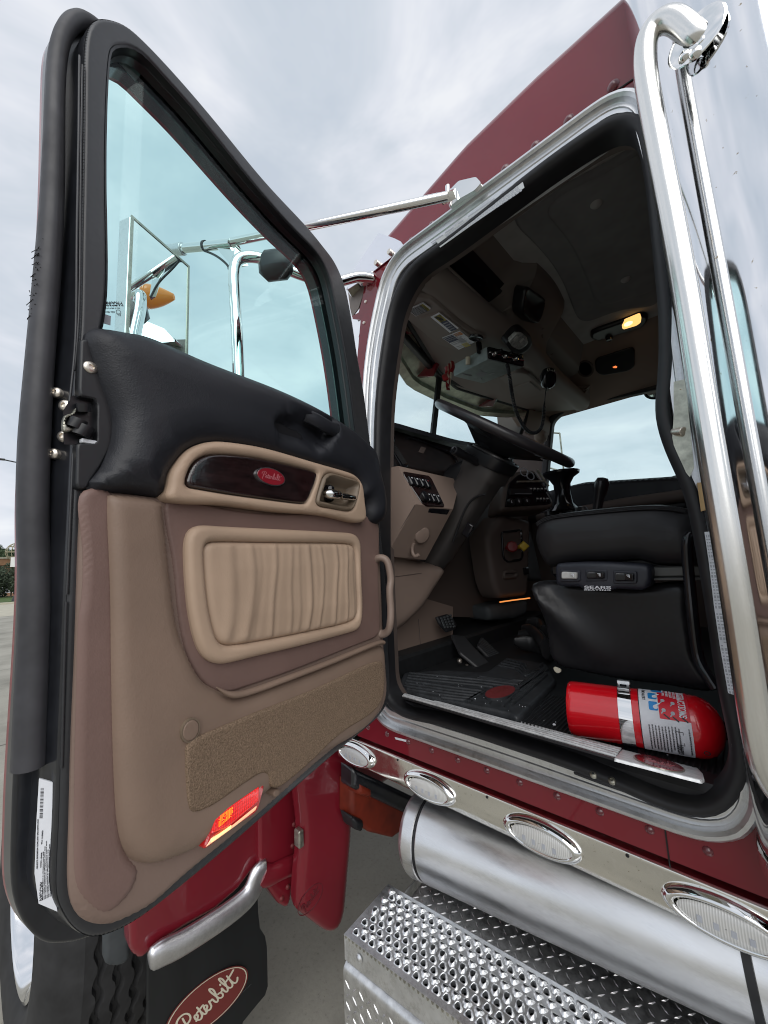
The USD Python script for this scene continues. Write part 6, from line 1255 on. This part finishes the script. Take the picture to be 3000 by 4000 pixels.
part(wheel, 'tyre_tread', loft(C), 'tyre_rubber', 25)
part(wheel, 'wheel_rim', lathe([(RR + .004, -.01), (RR + .008, .004), (RR - .002, .007), (RR - .018, -.004), (RR - .032, -.045), (RR - .05, -.085), (.19, -.10), (.155, -.06), (.15, -.02), (1e-5, -.02)], WC, wn_, 72), 'wheel_chrome', 40)
for k in range(10):
    a = k * 2 * np.pi / 10; c = WC + .21 * (math.cos(a) * B[0] + math.sin(a) * B[1]) - wn_ * .09; part(wheel, 'wheel_nut', cyl(c, c + wn_ * .04, .017, 6), 'wheel_chrome', 30)
# ------------------------------------------------------------------ fire extinguisher lying by the seat
ra = .0565
EL = Pz(1232, 1528, ZF + ra + .004); ER = Pz(1568, 1578, ZF + ra + .004)
ea = (ER - EL); el = np.linalg.norm(ea); ea /= el
ext_ = thing('fire_extinguisher', 'red fire extinguisher lying on the cab floor in front of the seat', 'fire extinguisher', EL)
part(ext_, 'cylinder', lathe([(1e-5, .012), (ra * .5, .010), (ra - .012, .002), (ra - .004, 0), (ra - .0005, .004), (ra, .012), (ra, el * .82), (ra * .99, el * .85), (ra * .94, el * .89), (ra * .82, el * .93), (ra * .62, el * .965), (ra * .36, el * .99), (1e-5, el * 1.0)], EL, ea, 64), 'extinguisher_red', 60)
part(ext_, 'valve', join(cyl(EL + ea * el * .97, EL + ea * (el + .02), .016, 16), rbox(EL + ea * (el + .04), (.05, .022, .03), axes_of(ea), .004)), 'gloss_black', 40)
tocam = CAM - (EL + ER) / 2; tocam -= ea * (tocam @ ea); tocam /= np.linalg.norm(tocam); tup = np.cross(ea, tocam); tup = tup if tup[2] > 0 else -tup
def cylpt(l, ang, r): ang = np.asarray(ang, float); l = np.asarray(l, float); r = np.asarray(r, float); return EL + ea * l[..., None] + (np.cos(ang) * r)[..., None] * tocam + (np.sin(ang) * r)[..., None] * tup
class Wrap:                                       # s along the axis, t around the shell (metres)
    flip = False; m = tocam
    def at(self, s, t, h=0.0):
        s, t, h = np.broadcast_arrays(np.asarray(s, float), np.asarray(t, float), np.asarray(h, float)); return cylpt(s, t / ra, ra + h)
WR = Wrap()
def wpatch(s0, s1, t0, t1, h, n=24):
    S, T = np.meshgrid(np.linspace(s0, s1, 2), np.linspace(t0, t1, n)); v = WR.at(S.ravel(), T.ravel(), h); i = np.arange(n - 1) * 2
    return v, np.vstack([np.c_[i, i + 1, i + 3], np.c_[i, i + 3, i + 2]])
def wrap2d(shape, h):                             # a flat shape pressed on to the shell
    m = trimesh.creation.extrude_polygon(shape, .0002, engine='earcut') if shape.geom_type == 'Polygon' else trimesh.util.concatenate([trimesh.creation.extrude_polygon(g, .0002, engine='earcut') for g in shape.geoms])
    v = np.array(m.vertices); return WR.at(v[:, 0], v[:, 1], h + v[:, 2]), np.array(m.faces)
sA, sB = el * .505, el * .80
lb_ = part(ext_, 'instruction_label', wpatch(sA, sB, -.078, .088, .0004), 'paper_white', 60, label='white and red printed instruction label')
part(lb_, 'label_edge', wpatch(sA - .0016, sA, -.078, .088, .0003), 'label_ink', 60)
rA = sA + (sB - sA) * .40
part(lb_, 'red_field', wpatch(rA, sB, .004, .088, .0007), 'label_red', 60)
for k, t in enumerate((.050, .026, .066)):
    if k < 2: part(lb_, 'blue_pictogram', wrap2d(Polygon(rounded([(sA + .016, t - .009), (sA + .031, t - .009), (sA + .031, t + .009), (sA + .016, t + .009)], .003, 4)), .0008), 'label_blue'); part(lb_, 'pictogram_hand', wrap2d(unary_union([Point(sA + .027, t - .002).buffer(.004, 6), LineString([(sA + .026, t), (sA + .034, t + .006)]).buffer(.0014)]), .0011), 'paper_white')
    else: part(lb_, 'blue_pictogram', wrap2d(Polygon(rounded([(sA + .022, t), (sA + .042, t), (sA + .042, t + .012), (sA + .022, t + .012)], .002, 4)), .0008), 'label_blue')
def wtext(t, s, tt, hgt, w, m='label_ink', bold=True, h=.0009, down=True):
    q = meshkit.text_mesh(t, hgt, .0002, bold); v = np.array(q.vertices); v[:, 0] *= w / v[:, 0].max()
    return WR.at(s + v[:, 1], tt - v[:, 0], h + v[:, 2]), np.array(q.faces)
part(lb_, 'instruction_heading', wtext('INSTRUCTIONS', sB - .016, .076, .011, .066, h=.0011), 'paper_white', False)
part(lb_, 'red_print', join(*[wtext(t, rA + .008 + .006 * i, .084 - .002 * i, .004, .030, h=.0011) for i, t in enumerate(('PULL PIN', 'HOLD UNIT UPRIGHT', 'AIM AT BASE', 'SQUEEZE LEVER', 'SWEEP SIDE TO SIDE'))]), 'paper_white', False)
icons = []
for s_, t_ in ((.008, .020), (.022, .016), (.036, .018), (.008, .040), (.024, .036)):
    c = (rA + s_, t_); icons += [Point(c).buffer(.0034, 6), LineString([c, (c[0] - .004, c[1] - .006)]).buffer(.0010)]
part(lb_, 'step_icons', wrap2d(unary_union(icons), .0011), 'label_grey')
blk = [LineString([(rA + s_, t_), (rA + s_ + .007, t_ - .006)]).buffer(.0013) for s_, t_ in ((.008, .012), (.022, .009), (.036, .010))]
part(lb_, 'step_shadows', wrap2d(unary_union(blk), .0012), 'label_ink')
txt = []
for i in range(22):
    s_ = sA + .012 + i * .0052; t_ = -.006 - .004 * rng.random()
    if s_ > sB - .004: break
    if 9 < i < 12: continue
    txt.append(wtext('use only as directed by this label keep away from fire', s_, t_, .0026, .048 + .012 * rng.random()))
part(lb_, 'small_print', join(*txt), 'label_ink', False)
part(lb_, 'number_box', wrap2d(shapely.box(sA + .054, -.040, sA + .066, -.014).difference(shapely.box(sA + .0548, -.0392, sA + .0652, -.0148)), .0011), 'label_ink')
part(lb_, 'serial_number', wtext('DG472019', sA + .055, -.042, .008, .026), 'label_ink', False)
part(lb_, 'approval_mark', wrap2d(Point(sA + .098, -.048).buffer(.0052, 10).difference(Point(sA + .098, -.048).buffer(.0036, 10)), .0011), 'label_ink')
part(lb_, 'alert_text', wtext('FIRE ALERT', sA + .006, .070, .005, .034), 'label_ink', False)
# clamp band with latch
bn = el * .41
part(ext_, 'clamp_band', lathe([(ra + .0005, bn - .0125), (ra + .0022, bn - .012), (ra + .0022, bn + .012), (ra + .0005, bn + .0125)], EL, ea, 64), 'chrome', 40)
wb = lambda l, t, h: cylpt(l, t / ra, ra + h)
part(ext_, 'clamp_latch', join(rbox(wb(bn, .062, .006), (.022, .030, .006), axes_of(wb(bn, .062, 1) - wb(bn, .062, 0), ea), .001), rbox(wb(bn, .080, .010), (.024, .022, .008), axes_of(wb(bn, .080, 1) - wb(bn, .080, 0), ea), .001)), 'satin_aluminium', 40)
part(ext_, 'latch_slot', rbox(wb(bn, .060, .0094), (.012, .010, .001), axes_of(wb(bn, .060, 1) - wb(bn, .060, 0), ea), .0003), 'gloss_black')
part(ext_, 'floor_bracket', rbox(EL + ea * bn + V([0, .0, -ra - .001]), (.05, .10, .006), axes_of((0, 0, 1), ea), .001), 'gloss_black')

# ------------------------------------------------------------------ rubber floor mat with ridges and oval emblem
MZ = ZF + .016
FM = Plane((-.6, .3, MZ), (1, 0, 0), (0, 1, 0))
mp = FM.pts([A3(*p) for p in [(155, 1215), (300, 1262), (700, 1345), (1060, 1420), (1100, 1450), (1150, 1440), (1180, 1410), (1440, 1155), (1400, 1090), (1360, 1020), (1180, 990), (1030, 968), (880, 1080), (820, 1090), (560, 1070), (200, 1090)]])
fmat = thing('floor_mat', 'black ridged rubber floor mat with worn red oval emblem', 'floor mat', FM.at(0, 0, -.016))
mpoly = Polygon(rounded(mp, .02, 4)).buffer(0)
part(fmat, 'mat_body', pad(mpoly, FM, -.015, 0, r=.008, res=.02), 'mat_rubber', 60)
def ridge(L): P = V([FM.px(*A3(*q)) for q in L]); P = spline(P, 1) if len(P) > 2 else P; P = resample(P, 40); kp_ = ~shapely.contains_xy(Polygon(mo).buffer(.012), P[:, 0], P[:, 1]) & shapely.contains_xy(mpoly.buffer(-.006), P[:, 0], P[:, 1]); P = P[kp_]; return tube(FM.at(P[:, 0], P[:, 1], .0), .0056, 6) if len(P) > 3 else None
rd = []
for k in range(9):                                  # long ridges that bend into chevrons near the emblem
    y = 1120 + k * 17; xk = 940 - k * 26 if k > 2 else 1130 - k * 30
    rd.append([(250 - 8 * k, y - 20 + k * 4), (xk - 60, y + 62 + k * 3), (xk, y + 74 + k * 2)] + ([(xk - 95, y + 128 - k * 2)] if k > 2 else []))
for k in range(6):
    rd.append([(1040 + 8 * k - 30 * k, 985 + 18 * k), (1130 - 24 * k + 40, 1010 + 15 * k), (1215 - 10 * k, 1095 + 14 * k - k * 5), (1330 - 6 * k, 1020 + 20 * k)] if k < 4 else [(900 - 20 * k, 1090 + 10 * k), (1215 - 10 * k, 1140 + 10 * k)])
for k in range(5):
    a = V([1010, 1385]) + V([26, 0]) * k * 0 - V([0, 18]) * k; rd.append([tuple(a + [60 + k * 10, -20 - k * 8]), tuple(a + [350 - k * 10, -270 + k * 4])])
rd += [[(940, 1290 + 0), (905, 1325), (880, 1350)], [(1000, 1372), (1110, 1262), (1375, 1068)], [(1130, 1215), (1180, 1160), (1090, 1160)]]
mo = px_ellipse(FM, A3(985, 1260), A3(1092, 1222), A3(935, 1228), .002)
for L in rd:
    q_ = ridge(L)
    if q_ is not None: part(fmat, 'ridge', q_, 'mat_rubber', 60)
eb = part(fmat, 'emblem', slab(Polygon(mo).buffer(.003), FM, 0, .0062), 'mat_rubber'); part(eb, 'emblem_face', slab(mo, FM, .0062, .0070), 'badge_red_dull')
c_ = V(FM.px(*A3(985, 1260))); part(eb, 'emblem_script', script_on(FM, c_, V(FM.px(*A3(1085, 1226))) - c_, (V(FM.px(*A3(942, 1232))) - c_) * .8, .0070, .0076, .155), 'oval_brown')

# ------------------------------------------------------------------ radio under the console, its microphone on a coiled cord
RB = Plane(Pz(*A1(860, 1120), 2.415), V(Pz(*A1(1220, 1050), 2.415)) - V(Pz(*A1(940, 1000), 2.415)), V(Pz(*A1(650, 1150), 2.415)) - V(Pz(*A1(940, 1000), 2.415)))
bq = RB.pts([A1(*p) for p in [(940, 1005), (1235, 1075), (900, 1210), (650, 1150)]])
rad = thing('two_way_radio', 'grey two way radio hanging under the overhead console', 'radio', RB.at(*np.mean(bq, 0)))
part(rad, 'case', slab(bq, RB, -.055, 0), 'radio_grey', False)
c0q, c1q, c2q, c3q = (V(q) for q in bq)
gr = Polygon(rounded(RB.pts([A1(*p) for p in [(830, 1140), (880, 1105), (940, 1120), (900, 1155)]]), .01, 4)); slots = unary_union([shapely.box(gr.bounds[0] + i * .006, -1, gr.bounds[0] + i * .006 + .003, 1) for i in range(int((gr.bounds[2] - gr.bounds[0]) / .006) + 1)])
part(rad, 'speaker_slots', slab(gr.intersection(slots), RB, 0, .0012), 'label_grey')
for a, b in (((720, 1128), (800, 1145)), ((880, 1165), (890, 1180)), ((950, 1130), (1000, 1120)), ((870, 1095), (890, 1098))): part(rad, 'case_mark', tube([RB.at(*RB.px(*A1(*a)), .001), RB.at(*RB.px(*A1(*b)), .001)], .0016, 6), 'label_grey')
fdir = (c1q - c0q); fn = RB.at(*((c0q + c1q) / 2)) - RB.at(*((c3q + c2q) / 2)); fn /= np.linalg.norm(fn)
fc = RB.at(*((c0q + c1q) / 2), -.028); fu = RB.at(*c1q) - RB.at(*c0q); fl_ = np.linalg.norm(fu); fu /= fl_
FRB = [fu, np.cross(fn, fu), fn]
part(rad, 'front_panel', rbox(fc + fn * .006, (fl_, .052, .012), FRB, .002), 'gloss_black', 40)
part(rad, 'chrome_lip', rbox(fc + fn * .010 - RB.m * -.0, (fl_, .010, .012), FRB, .002), 'chrome', 40)
for i in range(6):
    c = fc + fn * .012 + fu * (-.4 + .15 * i) * fl_ + FRB[1] * (.010 if i % 2 else -.008); part(rad, 'radio_knob', lathe([(1e-5, .018), (.008, .017), (.010, .010), (.010, 0)], c, fn, 14), 'gloss_black' if i % 2 else 'chrome', 50)
part(rad, 'mount_bracket', join(*[rbox(RB.at(*q, -.055) + V([0, 0, .03]), (.012, .03, .09), None, .002) for q in ((c0q * .8 + c3q * .2), (c1q * .8 + c2q * .2))]), 'gloss_black')
for i in range(5):
    a = Pz(*A1(640 - 12 * i, 1080 + 10 * i), 2.40); b = Pz(*A1(600 - 4 * i + 8 * (i % 2), 1270 - 22 * i), 2.32)
    part(rad, 'loose_wire', tube(spline([a + V([0, 0, .03]), a, (a + b) / 2 + rng.normal(0, .006, 3), b], 6), .0045 if i % 2 else .007, 6, flat=(1.6, .5)), 'red_plastic' if i % 2 == 0 else 'script_cream', 60)
part(rad, 'antenna_plug', cyl(Pz(*A1(770, 980), 2.46), Pz(*A1(770, 1050), 2.43), .010, 12), 'script_cream', 50)
mcp = Px(*A1(1465, 1165), -.56)
mic = thing('radio_microphone', 'black radio microphone hung on its coiled cord', 'microphone', mcp)
mB = axes_of((.75, -.62, -.2), (0, 0, 1))
part(mic, 'mic_body', loft([[mcp + mB[2] * h + mB[0] * .046 * k * (abs(math.sin(t)) ** .8) * np.sign(math.sin(t)) + mB[1] * .034 * k * (abs(math.cos(t)) ** .8) * np.sign(math.cos(t)) for t in np.linspace(0, 2 * np.pi, 24, endpoint=False)] for h, k in ((-.018, .7), (-.016, .92), (-.004, 1), (.008, .97), (.016, .8), (.018, .4))], cap=True), 'gloss_black', 60)
part(mic, 'talk_key', rbox(mcp + mB[1] * .035, (.030, .010, .016), mB, .004), 'black_plastic')
part(mic, 'mic_clip', join(*[lathe([(.006, 0), (.008, .003), (.006, .006)], mcp + mB[0] * .03 + mB[2] * .018 + mB[1] * o, mB[2], 12) for o in (-.01, .012)]), 'old_steel')
cp = [Pz(*A1(1100, 1035), 2.44), Px(*A1(1125, 1130), -.60), Px(*A1(1150, 1300), -.62), Px(*A1(1185, 1450), -.63), Px(*A1(1250, 1580), -.63), Px(*A1(1330, 1640), -.62), Px(*A1(1400, 1600), -.60), Px(*A1(1425, 1480), -.585), Px(*A1(1432, 1380), -.575), Px(*A1(1445, 1260), -.565), mcp - mB[0] * .045]
core = spline(V(cp), 60)
Tt, Nn, Bb = frames(core); s_ = np.r_[0, np.cumsum(np.linalg.norm(np.diff(core, axis=0), axis=1))]
coil_r = np.interp(s_ / s_[-1], [0, .10, .14, .84, .88, 1], [.0, .0, .0085, .0085, 0, 0])
ang = s_ / .0075 * 2 * np.pi
fine = np.interp(np.linspace(0, s_[-1], 2000), s_, np.arange(len(s_))); 
lerp = lambda Q: np.stack([np.interp(fine, np.arange(len(s_)), Q[:, k]) for k in range(3)], 1)
sf = np.linspace(0, s_[-1], 2000); af = sf / .0062 * 2 * np.pi; rf = np.interp(sf / s_[-1], [0, .10, .14, .84, .88, 1], [.0, .0, .0056, .0056, 0, 0])
part(mic, 'coiled_cord', tube(lerp(core) + rf[:, None] * (np.cos(af)[:, None] * lerp(Nn) + np.sin(af)[:, None] * lerp(Bb)), .0022, 5), 'black_rubber', 60)
# holder on the far door sill and a strap mirror beyond the passenger window
ph = Py(*A2(1490, 780), 1.35)
hold = thing('device_holder', 'black pedestal device holder standing before the passenger window', 'holder', ph + V([0, 0, -.10]))
part(hold, 'pedestal', lathe([(.085, -.10), (.07, -.085), (.05, -.06), (.042, .0), (.044, .05), (.065, .085), (.095, .105), (.098, .118), (1e-5, .12)], ph, (0, 0, 1), 24), 'gloss_black', 40)
part(hold, 'pedestal_base', join(*[lathe([(1e-5, .03), (.03, .025), (.04, 0)], ph + V([dx, -.03, -.12]), (0, 0, 1), 16) for dx in (-.06, .03, .09)]), 'black_plastic', 50)
part(hold, 'side_clip', rbox(ph + V([-.12, 0, -.03]), (.06, .05, .02), None, .006), 'black_plastic')
pm = [Py(*A2(*p), 2.35) for p in ((1385, 290), (1465, 295), (1498, 610), (1365, 570))]
pmir = part(truck, 'passenger_mirror', join(*[tube([pm[i], pm[(i + 1) % 4]], .007, 8) for i in range(4)]), 'old_steel', 40)
cm_ = Py(*A5(1338, 2062), 1.98)
cv_ = part(truck, 'convex_mirror', lathe([(1e-5, .0), (.05, -.002), (.056, -.008), (.05, -.02), (1e-5, -.022)], cm_, (.25, -1, -.1), 28, .95, 1.2, (0, 0, 1)), 'gloss_black', 60)
part(cv_, 'convex_face', lathe([(1e-5, .010), (.03, .007), (.046, .001)], cm_ + V([.002, -.002, 0]), (.25, -1, -.1), 28, .95, 1.2, (0, 0, 1)), 'chrome', 60)

# ------------------------------------------------------------------ far background on the left
def far(x, y, dist):
    d = ray(x, y); return CAM + d * dist / math.hypot(d[0], d[1])
L0 = 62.0
def atd(x, dist, z=0.0): 
    d = ray(x, 1255); h = d[:2] / np.linalg.norm(d[:2]); return V([CAM[0] + h[0] * dist, CAM[1] + h[1] * dist, z])
def zat(x, y, dist): d = ray(x, y); return CAM[2] + d[2] / math.hypot(d[0], d[1]) * dist
BGv = atd(20, 1) - V([CAM[0], CAM[1], 0]); BGu = V([-BGv[1], BGv[0], 0]); BGu = BGu if (ray(60, 1255) @ BGu) > (ray(0, 1255) @ BGu) else -BGu
BB3 = [BGu, BGv, V([0, 0, 1.0])]
single('far_road', (V([atd(-200, 26, .004), atd(300, 26, .004), atd(300, 40, .004), atd(-200, 40, .004)]), [[0, 1, 2], [0, 2, 3]]), 'kerb_concrete', 'pale road surface running along the far kerb', kind='structure')
kb = [atd(x, 40, 0) for x in (-260, 320)]
single('kerb', rbox((kb[0] + kb[1]) / 2 + V([0, 0, .06]), (np.linalg.norm(kb[1] - kb[0]), .35, .14), BB3, .02), 'kerb_concrete', 'pale concrete kerb in front of the grass strip', kind='structure')
g0 = [atd(-260, 40.2, .06), atd(320, 40.2, .06), atd(320, 52, .25), atd(-260, 52, .25)]
single('lawn', (V(g0), [[0, 1, 2], [0, 2, 3]]), 'grass', 'mown green grass strip behind the kerb', 'grass', 'stuff')
# pavilion: brown fascia roof on stone pillars
zt, zb = zat(20, 1208, 60), zat(20, 1222, 60)
pv = atd(14, 60, 0)
pav = thing('pavilion', 'low brown roofed entrance structure on stone pillars', 'building', pv)
fw = 9.0
part(pav, 'roof_fascia', rbox(pv - BGu * (fw / 2 - 1.9) + V([0, 0, (zt + zb) / 2]), (fw, 3.4, abs(zt - zb)), BB3, .05), 'fascia_brown')
part(pav, 'roof_cap', rbox(pv - BGu * (fw / 2 - 1.9) + V([0, 0, zt + .06]), (fw + .3, 3.7, .12), BB3, .03), 'kerb_concrete')
for dx in (.3, -3.6, -6.5):
    pl3 = part(pav, 'stone_pillar', rbox(pv + BGu * dx + V([0, 0, zb / 2]), (.9, .9, zb), BB3, .03), 'pillar_stone')
    for k in range(9):
        for j in range(2): part(pl3, 'stone', rbox(pv + BGu * (dx - .24 + .48 * j + (.1 if k % 2 else -.1)) - BGv * .46 + V([0, 0, zb * (k + .5) / 9]), (.42, .06, zb / 9 * .84), BB3, .02), 'pillar_stone' if (k + j) % 2 else 'pillar_stone_pale')
# wire globe above the roof
gc = atd(33, 58, zat(33, 1192, 58)); gr_ = .95
glo = thing('wire_globe', 'wire frame globe sculpture above the brown roof', 'sculpture', gc)
for k in range(6):
    a = k * math.pi / 6; part(glo, 'meridian_ring', tube([gc + gr_ * (math.cos(t) * (math.cos(a) * BGu + math.sin(a) * BGv) + math.sin(t) * V([0, 0, 1.0])) for t in np.linspace(0, 2 * np.pi, 40, endpoint=False)], .035, 5, closed=True), 'wire_gold', 60)
for h in (-.6, 0, .6): part(glo, 'parallel_ring', tube([gc + V([0, 0, h * gr_]) + gr_ * math.sqrt(1 - h * h) * (math.cos(t) * BGu + math.sin(t) * BGv) for t in np.linspace(0, 2 * np.pi, 40, endpoint=False)], .035, 5, closed=True), 'wire_gold', 60)
part(glo, 'globe_post', cyl(gc - V([0, 0, gr_]), V([gc[0], gc[1], zt]), .08, 10), 'pole_dark')
def leaves(c, rad, n, size, seed, flat=1.0):
    r = np.random.default_rng(seed); c = V(c)
    nb = 9; bl = c + r.normal(0, 1, (nb, 3)) * V(rad) * .45
    k = r.integers(0, nb, n); d = r.normal(0, 1, (n, 3)); d /= np.linalg.norm(d, axis=1, keepdims=True)
    p = bl[k] + d * V(rad) * .55 * r.uniform(.5, 1, (n, 1)) ** .5
    a = r.normal(0, 1, (n, 3)); a /= np.linalg.norm(a, axis=1, keepdims=True); b = np.cross(a, r.normal(0, 1, (n, 3))); b /= np.linalg.norm(b, axis=1, keepdims=True)
    s = size * r.uniform(.5, 1.3, (n, 1)); v = np.stack([p - a * s, p + b * s * .6, p + a * s], 1).reshape(-1, 3)
    return v, np.arange(3 * n).reshape(-1, 3)
tl = [(-30, 86, 1180, 'tall dark tree left of the wire globe behind the pavilion roof'), (8, 92, 1185, 'broad green tree above the left end of the brown roof'), (30, 80, 1182, 'tree directly behind the wire globe'), (52, 88, 1190, 'small tree at the right end of the brown roof'), (-75, 84, 1178, 'tree at the far left beyond the lawn')]
for i, (x, dist, ytop, lab_) in enumerate(tl):
    h = zat(x, ytop, dist); b = atd(x, dist, 0)
    t = thing('tree', lab_, 'tree', b, 'trees behind the pavilion')
    part(t, 'trunk', tube(spline([b, b + V([.1, 0, h * .3]), b + V([0, .1, h * .7])], 5), np.linspace(.28, .08, 11), 8), 'bark', 60)
    part(t, 'crown', leaves(b + V([0, 0, h * .62]), (3.2, 3.2, h * .40), 5200, .26, 40 + i), 'tree_leaf' if i % 2 else 'tree_leaf_dark', False)
for i, (x, dist, y0, w, lab_) in enumerate(((2, 50, 1232, 1.9, 'clipped shrub at the left under the pavilion'), (26, 49, 1226, 1.7, 'grey green shrub in front of the right stone pillar'), (-28, 51, 1232, 2.0, 'shrub at the far left of the lawn'))):
    h = zat(x, y0, dist); b = atd(x, dist, .2); t = thing('shrub', lab_, 'shrub', b, 'shrubs on the lawn')
    part(t, 'stem', cyl(b, b + V([0, 0, h * .5]), .06, 8), 'bark'); part(t, 'foliage', leaves(b + V([0, 0, h * .48]), (w, 1.0, h * .42), 3600, .13, 80 + i), 'hedge_leaf', False)
cw = atd(-2, 55, .15); car = thing('parked_car', 'white parked car behind the shrubs', 'car', cw)
cb3 = lambda o: cw + BGu * o[0] + BGv * o[1] + V([0, 0, o[2]])
part(car, 'body', hull([cb3(o) for o in ((-2.2, -.85, .35), (2.2, -.85, .35), (-2.2, .85, .35), (2.2, .85, .35), (-2.15, -.85, .85), (2.1, -.85, .8), (-2.15, .85, .85), (2.1, .85, .8), (-1.2, -.8, .95), (1.2, -.8, .92))]), 'car_white')
part(car, 'cabin', hull([cb3(o) for o in ((-1.4, -.75, .92), (1.2, -.75, .90), (-1.4, .75, .92), (1.2, .75, .90), (-.9, -.62, 1.45), (.5, -.62, 1.45), (-.9, .62, 1.45), (.5, .62, 1.45))]), 'car_glass')
part(car, 'roof', hull([cb3(o) for o in ((-.95, -.64, 1.44), (.55, -.64, 1.44), (-.95, .64, 1.44), (.55, .64, 1.44), (-.8, -.5, 1.5), (.4, -.5, 1.5), (-.8, .5, 1.5), (.4, .5, 1.5))]), 'car_white')
for o in ((-1.4, -.88, .33), (1.4, -.88, .33)): part(car, 'wheel', cyl(cb3(o), cb3((o[0], o[1] + .25, o[2])), .33, 20), 'tyre_rubber')
pb = atd(38.6, 41.5, 0); zt2 = zat(38, 1000, 41.5)
pole = thing('light_pole', 'dark street light pole at the lawn edge beside the truck door', 'light pole', pb)
part(pole, 'pole_base', lathe([(.28, 0), (.28, .25), (.2, .45), (.12, .6)], pb, (0, 0, 1), 20), 'pole_dark'); part(pole, 'mast', cyl(pb + V([0, 0, .5]), pb + V([0, 0, 11.0]), .09, 14, .07), 'pole_dark')
part(pole, 'lamp_arm', tube([pb + V([0, 0, 10.9]), pb + V([0, 0, 11.1]) - BGu * 1.4], .05, 8), 'pole_dark'); part(pole, 'lamp_head', rbox(pb + V([0, 0, 11.1]) - BGu * 1.6, (.7, .3, .12), BB3, .03), 'pole_dark')
part(pole, 'sign_plate', rbox(pb - BGu * .28 - BGv * .02 + V([0, 0, zat(38, 1214, 41.5)]), (.42, .03, .75), BB3, .01), 'sign_white')
# expansion joints cut in the yard
def joint(a, b, nm='yard_joint'):
    a, b = V(a), V(b); d = (b - a) / np.linalg.norm(b - a); n = V([-d[1], d[0], 0]) * .006
    return V([a - n, b - n, b + n, a + n]), V([[0, 1, 2], [0, 2, 3]])
jj = [joint((-40, y, .003), (30, y, .003)) for y in np.arange(-24.6, 12, 4.6)] + [joint((x, -26, .0034), (x, 12, .0034)) for x in np.arange(-37.8, 20, 4.6)]
single('yard_joints', join(*jj), 'joint_dark', 'thin dark expansion joints in the concrete yard', kind='structure')

# crumbs and grit on the cab floor and mat
gr = []
for i in range(46):
    c = V([rng.uniform(-.85, -.12), rng.uniform(.09, .26), 0]); z = MZ if Point(FM.px(0, 0) if False else (c[0] + .6, c[1] - .3)).within(mpoly) else ZF
    gr.append(rbox(c + V([0, 0, z + .0012]), (.0012 + .0022 * rng.random() ** 3, .0018, .0014), axes_of((0, 0, 1), (rng.normal(), rng.normal(), 0)), .0003))
gr.append(rbox(Pz(*A3(1420, 1515), ZF + .004), (.008, .006, .005), None, .002)); gr.append(rbox(Pz(*A3(780, 1306), MZ + .002), (.004, .003, .003), None, .001))
single('floor_grit', join(*gr), 'paper_white', 'pale crumbs of grit scattered on the black cab floor', 'grit', 'stuff')
